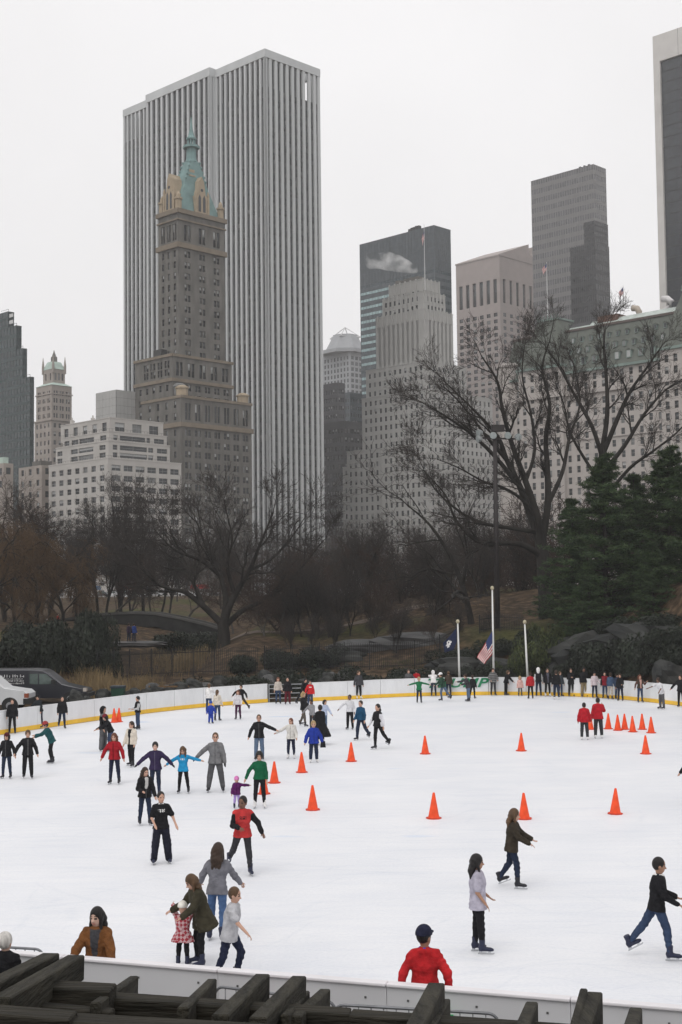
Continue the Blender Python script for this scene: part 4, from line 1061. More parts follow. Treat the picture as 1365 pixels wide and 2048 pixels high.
t3.limb([q(448, 1255), q(480, 1225, .5), q(520, 1205, 1), q(560, 1180, 1.6), q(600, 1140, 2), q(640, 1090, 2)], .28, .05, 1, 5)
t3.limb([q(440, 1150, 1), q(400, 1120), q(350, 1100, -1), q(310, 1060, -1)], .2, .04, 1, 4.6)
t3.limb([q(470, 1190, -.5), q(455, 1130, -1.5), q(465, 1080, -2.5), q(455, 1030, -3)], .2, .04, 1, 4.6)
t3.limb([q(410, 1215, -.5), q(380, 1150, .5), q(360, 1100, 1.5), q(330, 1040, 2)], .2, .04, 1, 4.6)
t3.limb([q(500, 1140, -1), q(540, 1120, 0), q(580, 1080, 1), q(610, 1035, 1)], .17, .03, 1, 4.6)
lm, tw = t3.data(M_bark, M_twig)
plant('bare_tree', (lm, tw), 'wide low bare tree with crooked black limbs behind the iron fence', *base.xy, base.z)
# ---- leaning tree left of the mast
YT = 108.0
bu = at(945, 1275, YT); base = Vector((bu.x, YT, gz(bu.x, YT) - .2))
t4 = Tree(5, rmin=.015, kids=(4, 5, 4, 4, 3), up=.08, maxd=4, lr=(.5, .5, .55, .55), wob=.15)
t4.limb([q(948, 1285), q(940, 1230), q(925, 1170), q(900, 1110), q(860, 1050), q(815, 1010)], .34, .05, 1, 9)
t4.limb([q(935, 1210), q(905, 1170, 1), q(870, 1120, 1.5), q(840, 1090, 2)], .16, .03, 1, 6)
t4.limb([q(925, 1170), q(935, 1110, -1), q(930, 1060, -1.5), q(945, 1010, -2)], .16, .03, 1, 6)
lm, tw = t4.data(M_bark, M_twig)
plant('bare_tree', (lm, tw), 'thin bare tree leaning left beside the floodlight mast', *base.xy, base.z)

def behind(u, v, off):                                   # distance at which the view ray through u, v passes off metres behind the boards
    Y = 80.0
    for _ in range(30): Y = .5 * Y + .5 * (float(wall_y(at(u, v, Y).x)) + off)
    return Y
LMK = [(70, 'below the green glass tower'), (190, 'below the small beige tower'), (290, 'below the white apartment block'), (380, 'below the brown spired tower'), (505, 'left of the striped slab tower base'), (580, 'below the left half of the striped slab tower'), (650, 'below the right half of the striped slab tower'), (730, 'below the dark blocks in the gap'), (800, 'below the left wing of the pale stepped tower'), (870, 'below the middle of the pale stepped tower'), (930, 'below the right side of the pale stepped tower'), (990, 'left of the floodlight mast'), (1050, 'between floodlight mast and great bare tree'), (1110, 'around the great bare tree trunk'), (1200, 'behind the first pines'), (1290, 'behind the tallest pine'), (2000, 'behind the rightmost pines')]
def landmark(u): return next(t for x, t in LMK if u < x)
# ---- kinds that repeat: upright, brushy, weeping
def kind(seed, H, bark, twig, **o):
    t = Tree(seed, **o); r0 = H * .017
    t.branch((0, 0, 0), (t.r.gauss(0, .05), t.r.gauss(0, .05), 1), H * .55, r0, 0)
    return t.data(bark, twig)
K_up = [kind(31 + k, 15, M_bark, M_twig, maxd=5, kids=(6, 5, 5, 4, 3), ang=(26, 34, 38, 42, 45), lr=(.62, .55, .55, .6, .6), up=.16, wob=.09) for k in range(3)]
K_br = [kind(51 + k, 9, M_bark2, M_twig_r, maxd=4, kids=(7, 5, 4, 4, 3), ang=(34, 38, 40, 45, 45), lr=(.62, .55, .55, .55, .6), up=.09, wob=.2, rmin=.015) for k in range(3)]
K_wp = [kind(71 + k, 14, M_bark, M_twig_o, maxd=5, kids=(6, 5, 4, 4, 3), ang=(36, 42, 42, 40, 40), lr=(.6, .52, .55, .6, .65), up=.1, grav=.42, wob=.14) for k in range(2)]
rt = random.Random(4)
def put(K, u, v, Y, Hpx, H0, label, name='bare_tree', group=None):
    H0 = 15 if K is K_up else 14 if K is K_wp else 9
    p = at(u, v, Y); sc = Hpx * Y / FPX / (H0 * 1.22)
    return plant(name, rt.choice(K), label, p.x, Y, min(p.z, gz(p.x, Y)), sc, rt.uniform(0, 6.28), group)
for (u, v, Y, hp, lab) in ((197, 1222, 150, 250, 'slim bare tree with curved trunk in front of the white apartment block'), (212, 1232, 146, 210, 'short forked bare tree beside the bridge parapet'),
    (243, 1226, 152, 300, 'straight tall bare tree rising before the apartment windows'), (287, 1228, 149, 260, 'thick trunked bare tree next to the wide low tree'), (322, 1225, 155, 180, 'small bare tree with two stems left of the wide low tree')):
    put(K_up, u, v, Y, hp, 15, lab)
for (u, v, Y, hp, lab) in ((30, 1290, 128, 350, 'large orange twigged willow at the left edge by the dark shrubs'), (100, 1262, 140, 260, 'orange twigged willow behind the dark van'), (150, 1250, 160, 230, 'pale orange willow left of the apartment block trees'), (-30, 1280, 122, 330, 'orange twigged willow half out of view beyond the white van'), (70, 1285, 131, 330, 'tall orange twigged willow between the two largest willows'), (125, 1280, 136, 280, 'orange twigged willow beside the conical evergreen'), (5, 1270, 145, 330, 'orange brown willow behind the large willow at the left edge')):
    put(K_wp, u, v, Y, hp, 14, lab, 'willow_tree')
THK = [(560, 1300, 122, 230), (590, 1310, 116, 190), (610, 1270, 130, 250), (640, 1280, 126, 220), (690, 1268, 132, 230), (725, 1270, 128, 240), (745, 1275, 121, 220), (780, 1262, 136, 240), (815, 1270, 128, 200), (850, 1262, 134, 220), (880, 1265, 126, 220), (1010, 1250, 122, 220), (1035, 1245, 130, 240), (1060, 1250, 126, 200), (985, 1255, 132, 210)]
THK += [(rt.uniform(530, 930), 1290, rt.uniform(108, 118), rt.uniform(90, 190)) for k in range(22)] + [(rt.uniform(560, 1090), 1300, rt.uniform(102, 108), rt.uniform(60, 120)) for k in range(16)] + [(rt.uniform(-20, 90), 1270, rt.uniform(140, 160), rt.uniform(300, 345)) for k in range(4)] + [(rt.uniform(480, 960), 1262, rt.uniform(128, 170), rt.uniform(120, 215)) for k in range(15)] + [(rt.uniform(960, 1110), 1245, rt.uniform(118, 150), rt.uniform(170, 240)) for k in range(9)] + [(rt.uniform(-20, 480), 1250, rt.uniform(142, 175), rt.uniform(150, 210)) for k in range(14)] + [(rt.uniform(1120, 1390), 1235, rt.uniform(118, 150), rt.uniform(220, 330)) for k in range(10)]
for (u, v, Y, hp) in THK:
    kk = K_br if rt.random() < .5 else K_up; wd = 'brushy bare sapling' if kk is K_br else 'slim dark bare tree'
    put(kk, u, v, Y, hp, 9, wd + ' ' + landmark(u), 'bare_sapling', wd + 's ' + landmark(u))
for k in range(40):                                       # the rows of trees further off towards the street
    u = -40 + k * 25 + rt.uniform(-12, 12); Y = rt.uniform(175, 320); hp = rt.uniform(110, 190) * (200 / Y) ** .25
    if u > 930: hp *= 1.1
    put(K_up if k % 3 else K_br, u, 1205, Y, hp, 15 if k % 3 else 9, 'distant bare tree before the street ' + landmark(u), 'bare_tree', 'distant bare trees ' + landmark(u))

# ---- pines
def pine_mesh(seed, H=17.0, Rm=5.2):
    """white pine: long level boughs of soft needle sprays, gaps between the tiers"""
    r = np.random.default_rng(seed); S = []
    S.append((0, 0, 0, 0, 0, H * .5, .26, .17)); S.append((0, 0, H * .5, 0, 0, H, .17, .03))
    tufts = []; br = []; nz = 34
    for i in range(nz):
        z = H * (.06 + .92 * i / nz); f = 1 - i / nz; ln = Rm * (min(1, f * 1.15) ** .85) * (.88 + .2 * math.sin(i * 2.1 + seed)) + .45
        for k in range(int(r.integers(4, 7))):
            a = r.uniform(0, 2 * np.pi); L_ = ln * r.uniform(.55, 1.15)
            p = np.array([0, 0, z + r.normal(0, .15)]); d = np.array([math.cos(a), math.sin(a), r.uniform(.04, .34)]); sdv = np.array([-math.sin(a), math.cos(a), 0]); ns = 8
            for j in range(ns):
                q_ = p + d / np.linalg.norm(d) * L_ / ns; br.append((*p, *q_, .05 * (1 - j / 9) * f + .012, .05 * (1 - (j + 1) / 9) * f + .012)); d = d + np.array([r.normal(0, .10), r.normal(0, .10), r.normal(-.01, .04)])
                if j >= 2:
                    for s_ in range(6):
                        w = r.uniform(-1, 1) * (1 - j / 11) * L_ * .30
                        tufts.append(p + (q_ - p) * r.random() + sdv * w + np.array([0, 0, r.normal(.02, .07) - .06 * abs(w)]))
                p = q_
    T = np.array(tufts); n = len(T); nb = 8; sz = .34
    d = r.normal(0, 1, (n, nb, 3)); d[:, :, 2] = d[:, :, 2] * .5 + .12; d /= np.linalg.norm(d, axis=2, keepdims=True)
    s_ = np.cross(d, r.normal(0, 1, (n, nb, 3))); s_ /= np.linalg.norm(s_, axis=2, keepdims=True)
    ln = sz * r.uniform(.6, 1.3, (n, nb, 1)); w = .026
    c = T[:, None, :]
    v = np.stack([c - s_ * w, c + s_ * w, c + d * ln + s_ * w * .6, c + d * ln - s_ * w * .6], 2).reshape(-1, 3)
    f = np.arange(len(v)).reshape(-1, 4)
    mi = np.repeat(r.integers(0, 3, n), nb)
    return tubes_mesh('trunk', S + br, [M_bark], split=.03), mesh('needles', v, f, M_needle, mi)
M_needle = [mat('needles_dark', (.022, .040, .017), .8, .3, .8), mat('needles_mid', (.038, .066, .026), .8, .3, .8), mat('needles_pale', (.06, .092, .036), .8, .3, .8)]
K_pine = [pine_mesh(1, 17, 6.0), pine_mesh(2, 15, 5.8)]
for k, (u, v, Y, hp, lab) in enumerate(((1150, 1262, 101, 270, 'dark pine with feathery tiers beside the great bare tree'), (1215, 1270, 99, 365, 'tallest dark pine in front of the forked bare tree'), (1275, 1262, 103, 320, 'dark pine between the tallest pine and the right edge'), (1345, 1275, 100, 385, 'broad dark pine cut off by the right edge'), (1400, 1270, 97, 380, 'dark pine beyond the right edge'), (1180, 1285, 95, 180, 'small young pine under the tall pines'), (1310, 1290, 94, 210, 'small dark pine above the rock outcrop'))):
    p = at(u, v, Y); kk = k % 2
    plant('pine_tree', K_pine[kk], lab, p.x, Y, min(p.z, gz(p.x, Y)), hp * Y / FPX / (17, 15)[kk], rt.uniform(0, 6), names=('trunk', 'needles'))

# ---- shrubs
def shrub_mesh(seed, cols_, n=5200, leaf=.068, flat=.62, lobes=7):
    r = np.random.default_rng(seed)
    c = r.normal(0, .45, (lobes, 3)); c[:, 2] = np.abs(c[:, 2]) * .8 + .3; rad = r.uniform(.35, .65, lobes)
    k = r.integers(0, lobes, n); d = r.normal(0, 1, (n, 3)); d /= np.linalg.norm(d, axis=1, keepdims=True)
    p = c[k] + d * (rad[k] * r.uniform(.62, 1.08, n))[:, None]; p[:, 2] = np.maximum(p[:, 2] * flat * 1.3, .02)
    nrm = d + r.normal(0, .6, (n, 3)); nrm /= np.linalg.norm(nrm, axis=1, keepdims=True)
    a = np.cross(nrm, r.normal(0, 1, (n, 3))); a /= np.linalg.norm(a, axis=1, keepdims=True); b_ = np.cross(nrm, a)
    s = leaf * r.uniform(.6, 1.3, (n, 1))
    v = np.stack([p - a * s, p - b_ * s * .45, p + a * s, p + b_ * s * .45], 1).reshape(-1, 3)
    stems = [(0, 0, -.1, *(c[i] * np.array([.8, .8, .7])), .03, .012) for i in range(lobes)]
    return tubes_mesh('stems', stems, [M_bark], split=0), mesh('foliage', v, np.arange(len(v)).reshape(-1, 4), cols_, r.integers(0, len(cols_), n))
SH_dark = [mat('yew_dark', (.012, .016, .010), .8, .3, 2), mat('yew_mid', (.020, .027, .017), .8, .3, 2), mat('yew_blue', (.030, .036, .027), .8, .3, 2)]
SH_olive = [mat('olive_a', (.045, .06, .02), .8, .3, 2), mat('olive_b', (.075, .09, .03), .8, .3, 2), mat('olive_c', (.03, .04, .018), .8, .3, 2)]
K_dark = [shrub_mesh(s, SH_dark) for s in (1, 2, 3)]; K_olive = [shrub_mesh(s, SH_olive, 4200, .065) for s in (4, 5)]
def shrub(K, u, v, Y, wpx, hpx, label, group=None):
    p = at(u, v, Y); z = gz(p.x, Y); o = plant('shrub', rt.choice(K), label, p.x, Y, min(z, p.z), 1, rt.uniform(0, 6.28), group, 'shrub', ('stems', 'foliage'))
    w = wpx * Y / FPX / 2.0; h = hpx * Y / FPX / 1.15; o.scale = (w, w * .8, h)
for (u, v, w, h, dY) in ((470, 1372, 120, 62, 4), (520, 1372, 90, 55, 6), (575, 1365, 110, 65, 7), (640, 1362, 100, 60, 6), (705, 1352, 110, 50, 5), (745, 1352, 90, 42, 4), (800, 1352, 110, 45, 5), (850, 1352, 90, 40, 4), (430, 1378, 70, 40, 3), (965, 1355, 90, 55, 4), (1015, 1352, 70, 45, 4)):
    Y = behind(u, v, dY)
    shrub(K_dark, u, v, Y, w, h, 'dark spreading yew hugging the outside of the curved rink boards', 'dark yews along the rink boards')
for (u, v, w, h, Y) in ((1240, 1350, 150, 95, 89), (1310, 1345, 140, 100, 88), (1180, 1335, 110, 70, 92), (1365, 1350, 130, 110, 84), (1260, 1300, 130, 70, 95), (1340, 1300, 130, 80, 93), (1130, 1345, 80, 60, 91)):
    shrub(K_dark, u, v, Y, w, h, {1240: 'dense dark shrub behind the slight skater in black', 1310: 'dense dark shrub behind the man in white tee', 1180: 'dense dark shrub behind the man in khaki trousers', 1365: 'dense dark shrub over the rightmost boulder', 1260: 'dense dark shrub in front of the bedrock slab', 1340: 'dense dark shrub before the bedrock shelf', 1130: 'dense dark shrub at the toe of the sloping outcrop'}[u])
for (u, v, w, h, Y) in ((1060, 1352, 90, 90, 94), (1100, 1345, 80, 110, 96), (1030, 1358, 60, 55, 93), (1120, 1300, 60, 60, 98)):
    shrub(K_olive, u, v, Y, w, h, {1060: 'olive leafy shrub directly behind the right flagpole', 1100: 'tallest olive leafy shrub beside the sloping outcrop', 1030: 'low olive shrub between the two right flagpoles', 1120: 'olive shrub up the bank by the great bare tree'}[u])
for (u, v, w, h, Y) in ((10, 1345, 130, 90, 92), (70, 1340, 130, 110, 96), (130, 1335, 110, 120, 94), (185, 1330, 70, 140, 99), (40, 1300, 120, 90, 104), (150, 1290, 80, 70, 108), (-40, 1345, 130, 110, 90), (205, 1340, 60, 70, 93)):
    shrub(K_dark, u, v, Y, w, h, {10: 'dark shrub over the roof of the white van', 70: 'dark shrub over the rear roof of the dark van', 130: 'dark shrub over the windscreen of the dark van', 185: 'tall dark shrub behind the bonnet of the dark van', 40: 'dark shrub at the foot of the large willow', 150: 'dark shrub below the bridge end', -40: 'dark shrub beyond the white van', 205: 'small dark shrub beside the dry reeds'}[u])
for (u, v, w, h, lab) in ((1350, 1335, 110, 60, 'dark shrub at the foot of the bedrock shelf'), (1300, 1335, 100, 55, 'dark shrub between the bedrock slab and the boulder'), (1365, 1300, 100, 60, 'dark shrub above the bedrock shelf by the right edge'), (1250, 1275, 90, 50, 'dark shrub under the tallest pine'), (1180, 1275, 80, 45, 'dark shrub under the pine by the great bare tree'), (1330, 1265, 100, 50, 'dark shrub beneath the broad pine'), (640, 1335, 110, 45, 'dark yew against the iron fence'), (560, 1340, 100, 50, 'dark yew at the end of the iron fence'), (480, 1345, 90, 45, 'dark yew at the foot of the wide low tree'), (930, 1325, 80, 35, 'dark low shrub behind the blue flag'), (1010, 1310, 70, 40, 'dark shrub below the floodlight mast'), (1060, 1290, 70, 40, 'dark shrub left of the great bare tree trunk'), (350, 1300, 110, 45, 'dark shrub under the bridge parapet'), (410, 1305, 90, 40, 'dark shrub between bridge and wide low tree')):
    p = hit(u, v); shrub(K_dark, u, v, p.y, w, h, lab)
p = at(185, 1285, 112); shrub(K_dark, 185, 1290, 112, 80, 110, 'tall dark conical evergreen in front of the bridge parapet')

# ---- rocks
M_rock = mat('schist', (.02, .022, .022), .85, .4, .7, bump=.6, bscale=3, col2=(.055, .056, .052))
M_rock2 = mat('pale_schist', (.065, .066, .068), .85, .4, .7, bump=.6, bscale=3, col2=(.135, .134, .132))
def rock_mesh(seed, m, n=18):
    r = np.random.default_rng(seed); v = []; f = []
    th = np.linspace(0, np.pi, n // 2 + 1); ph = np.linspace(0, 2 * np.pi, n, endpoint=False)
    for a in th:
        for b_ in ph:
            d = np.array([math.sin(a) * math.cos(b_), math.sin(a) * math.sin(b_), math.cos(a)])
            w = 1 + .22 * math.sin(3 * d[0] + seed) * math.cos(2.3 * d[1] + seed * 2) + .13 * math.sin(6 * d[1] + 4 * d[2] + seed) + .07 * r.normal() * math.sin(a)
            w2 = np.sign(d) * np.abs(d) ** .8 * w; v.append(w2)
    h = n // 2
    for i in range(h):
        for k in range(n): f.append((i * n + k, (i + 1) * n + k, (i + 1) * n + (k + 1) % n, i * n + (k + 1) % n))
    return mesh('rock', v, f, m, smooth=False)
RK = [rock_mesh(s, M_rock) for s in (1, 2, 3)]; RP = [rock_mesh(s, M_rock2) for s in (4, 5)]
def rock(K, u, v, wpx, hpx, label, group=None, name='boulder', deep=.7, tilt=0.0, Y=None):
    p = hit(u, v) if Y is None else at(u, v, Y); Y = p.y; o = link(name, rt.choice(K)); w = wpx * Y / FPX / 2; h = hpx * Y / FPX
    o.location = (p.x, Y + w * deep * .4, p.z + h * .15); o.scale = (w, w * deep, h); o.rotation_euler = (0, tilt, rt.uniform(-.5, .5)); tag(o, label, 'rock', group)
rock(RK, 1130, 1342, 170, 48, 'long dark rock outcrop sloping down to the olive shrubs', name='rock_outcrop', tilt=-.45)
rock(RK, 1215, 1305, 190, 34, 'dark bedrock slab above the sloping outcrop', name='rock_outcrop', tilt=-.2)
rock(RK, 1330, 1285, 180, 34, 'dark bedrock shelf under the rightmost pines', name='rock_outcrop', tilt=.1)
rock(RP, 725, 1303, 150, 17, 'low grey whaleback rock behind the iron fence', name='rock_outcrop')
rock(RP, 835, 1290, 150, 19, 'smooth grey rock hump higher up behind the iron fence', name='rock_outcrop')
rock(RK, 690, 1320, 90, 14, 'dark low rock just behind the fence pickets', name='rock_outcrop')
rock(RP, 265, 1290, 130, 6, 'flat pale rock ledge below the bridge', name='rock_outcrop', deep=.5, Y=116)
rock(RK, 1345, 1362, 70, 30, 'dark boulder beside the rightmost boards', name='boulder', Y=82)
rock(RK, 915, 1345, 110, 24, 'dark rock half buried behind the blue flag', name='rock_outcrop')
rock(RK, 1000, 1345, 90, 22, 'dark mossy rock behind the striped flag', name='rock_outcrop')
for k in range(34):
    u = rt.uniform(150, 230) if k < 6 else rt.uniform(255, 560) if k < 28 else rt.uniform(560, 760); v = 1412 - (u - 150) * .09 if u < 560 else 1372; w = rt.uniform(16, 40)
    rock(RK if k % 3 else RP, u, v - rt.uniform(0, 14), w, w * rt.uniform(.35, .6), 'rounded boulder in the rubble bank behind the rink boards', 'boulders behind the boards', Y=behind(u, v, rt.uniform(2.2, 5.5)), deep=rt.uniform(.6, 1))

# ---- dry reeds, leaf litter grass
def blades(name, areas, m, label, n, h, seed):
    r = np.random.default_rng(seed); V = []
    for (u, v, wpx, Y, dep) in areas:
        p = at(u, v, Y); w = wpx * Y / FPX / 2; k = int(n)
        x = p.x + r.normal(0, w * .55, k); y = Y + r.normal(0, dep * .6, k); z = np.minimum(ground_h(x, y), p.z + .3) - .05
        hh = h * r.uniform(.25, 1.0, k) ** 1.3 * (1.1 - .5 * vnoise(x, y, 1.1, 9)); dx = r.normal(0, .22, k) * hh; dy = r.normal(0, .2, k) * hh; a = r.uniform(0, 6.28, k); wd = .018
        c = np.stack([x, y, z], 1); s = np.stack([np.cos(a), np.sin(a), 0 * a], 1) * wd; mid = c + np.stack([dx * .35, dy * .35, hh * .6], 1); tip = c + np.stack([dx, dy, hh], 1)
        V.append(np.stack([c - s, c + s, mid + s * .8, mid - s * .8], 1).reshape(-1, 3)); V.append(np.stack([mid - s * .8, mid + s * .8, tip + s * .2, tip - s * .2], 1).reshape(-1, 3))
    V = np.concatenate(V); o = link(name, mesh(name, V, np.arange(len(V)).reshape(-1, 4), m)); tag(o, label, 'grass', kind='stuff')
M_reed = mat('dry_reed', (.20, .145, .075), .9, .3, .5); M_grs = mat('winter_grass', (.07, .085, .03), .9, .3, .5)
blades('dry_reeds', [(225, 1385, 130, 86, 2.5), (190, 1368, 90, 89, 2), (285, 1375, 70, 87, 2), (380, 1320, 80, 106, 2), (350, 1335, 120, 104, 3)], M_reed, 'tan dry reeds by the pond edge', 750, 1.5, 3)
blades('bank_grass', [(280, 1392, 60, 82, 1.5), (830, 1330, 140, 102, 4), (690, 1250, 160, 130, 6), (600, 1325, 200, 104, 3)], M_grs, 'short green winter grass on the bank', 1400, .35, 4)

# ---- iron picket fence
M_iron = mat('black_iron', (.018, .018, .019), .5, .2, 3)
def fence(pts, label, h=1.95, pitch=.14):
    P = [hit(u, v) for u, v, Y in pts]; root = empty('iron_fence', P[0]); tag(root, label, 'fence'); O = P[0]
    for a, b_ in zip(P, P[1:]):
        L_ = (b_ - a).length; nb = max(1, round(L_ / 2.4))
        for i in range(nb):
            p, q_ = a.lerp(b_, i / nb) - O, a.lerp(b_, (i + 1) / nb) - O
            MB().bar(p - Vector((0, 0, .3)), p + Vector((0, 0, h + .1)), .08, .08, up=(0, 1, 0)).build('post', M_iron, root)
            for z in (.25, h - .25): MB().bar(p + Vector((0, 0, z)), q_ + Vector((0, 0, z)), .05, .05).build('rail', M_iron, root)
            m = MB(); k = int((q_ - p).length / pitch)
            for j in range(1, k): c = p.lerp(q_, j / k); m.bar(c + Vector((0, 0, .08)), c + Vector((0, 0, h)), .034, .034, up=(0, 1, 0))
            o = m.build('pickets', M_iron, root); o['kind'] = 'stuff'
fence([(195, 1362, 101), (260, 1357, 101.5), (345, 1352, 102), (430, 1350, 102), (520, 1350, 101.5)], 'black iron picket fence above the boulders left of the wide tree')
fence([(530, 1348, 101), (640, 1342, 101), (740, 1340, 101), (830, 1338, 101), (880, 1325, 103), (920, 1300, 107)], 'black iron picket fence on the bank in front of the grey rock')
fence([(960, 1268, 118), (1000, 1262, 119), (1050, 1265, 118)], 'short iron fence at the foot of the floodlight mast', 1.3)

# ---- stone bridge over the pond's end
M_stone = mat('dark_stone', (.026, .026, .025), .95, .35, .8, bump=.6, bscale=2.5)
M_coping = mat('coping_stone', (.075, .073, .07), .9, .2, .8)
YB_ = 138.0
top = [(-60, 1262), (0, 1256), (90, 1243), (160, 1232), (215, 1225), (260, 1223), (310, 1225), (360, 1234), (410, 1246), (450, 1258)]
TP = [at(u, v, YB_) for u, v in top]; root = empty('stone_bridge', (TP[4].x, YB_, 0)); tag(root, 'dark stone bridge with curved parapet under the bare trees', 'bridge')
O = Vector(root.location); m = MB(); n = len(TP); yy0, yy1 = -.4, 5.5
ax0, ax1 = at(262, 1230, YB_).x - O.x, at(352, 1230, YB_).x - O.x
poly = [(p.x - O.x, p.z - .25) for p in TP] + [(TP[-1].x - O.x, 0)]
arch = [(ax1 + (ax0 - ax1) * k / 10, 2.2 + 1.6 * math.sin(math.pi * k / 10)) for k in range(11)]
poly2 = poly + [(ax1, 0)] + arch + [(ax0, 0), (TP[0].x - O.x, 0)]
from mathutils.geometry import tessellate_polygon
tri = tessellate_polygon([[Vector((x, 0, z)) for x, z in poly2]]); k = len(poly2)
v = [(x, yy0, z) for x, z in poly2] + [(x, yy1, z) for x, z in poly2]
f = [tuple(t) for t in tri] + [tuple(i + k for i in reversed(t)) for t in tri] + [(i, k + i, k + (i + 1) % k, (i + 1) % k) for i in range(k)]
m.add(v, f); m.build('arch_wall', M_stone, root)
for y in (yy0 - .08, yy1 - .5):
    m = MB()
    for a, b_ in zip(TP, TP[1:]): m.bar((a.x - O.x, y + .3, a.z - .12), (b_.x - O.x, y + .3, b_.z - .12), .62, .24)
    m.build('coping', M_coping, root)

# ---- path strip on the slope
M_path = mat('pale_path', (.12, .095, .075), .95, .2, 1.0)
def path(pts, w):
    P = []
    for u, v, Y in pts: p = at(u, v, Y); P.append((p.x, Y))
    V = []; F = []
    for i, (x, y) in enumerate(P):
        for s in (-1, -.33, .33, 1): yy = y + s * w; V.append((x, yy, gz(x, yy) + .07))
    for i in range(len(P) - 1):
        for k in range(3): F.append((i * 4 + k, (i + 1) * 4 + k, (i + 1) * 4 + k + 1, i * 4 + k + 1))
    o = link('path', mesh('path', V, F, M_path)); tag(o, 'worn pale footpath on the slope', kind='structure')
path([(380 + 22 * k, 1275, 119 + .05 * k) for k in range(26)], 1.4)
street = link('road', mesh('road', [(-400, 345, 7.35), (400, 345, 7.35), (400, 372, 7.35), (-400, 372, 7.35)], [(0, 1, 2, 3)], mat('asphalt', (.05, .05, .052), .9))); tag(street, 'street along the park edge', kind='structure')
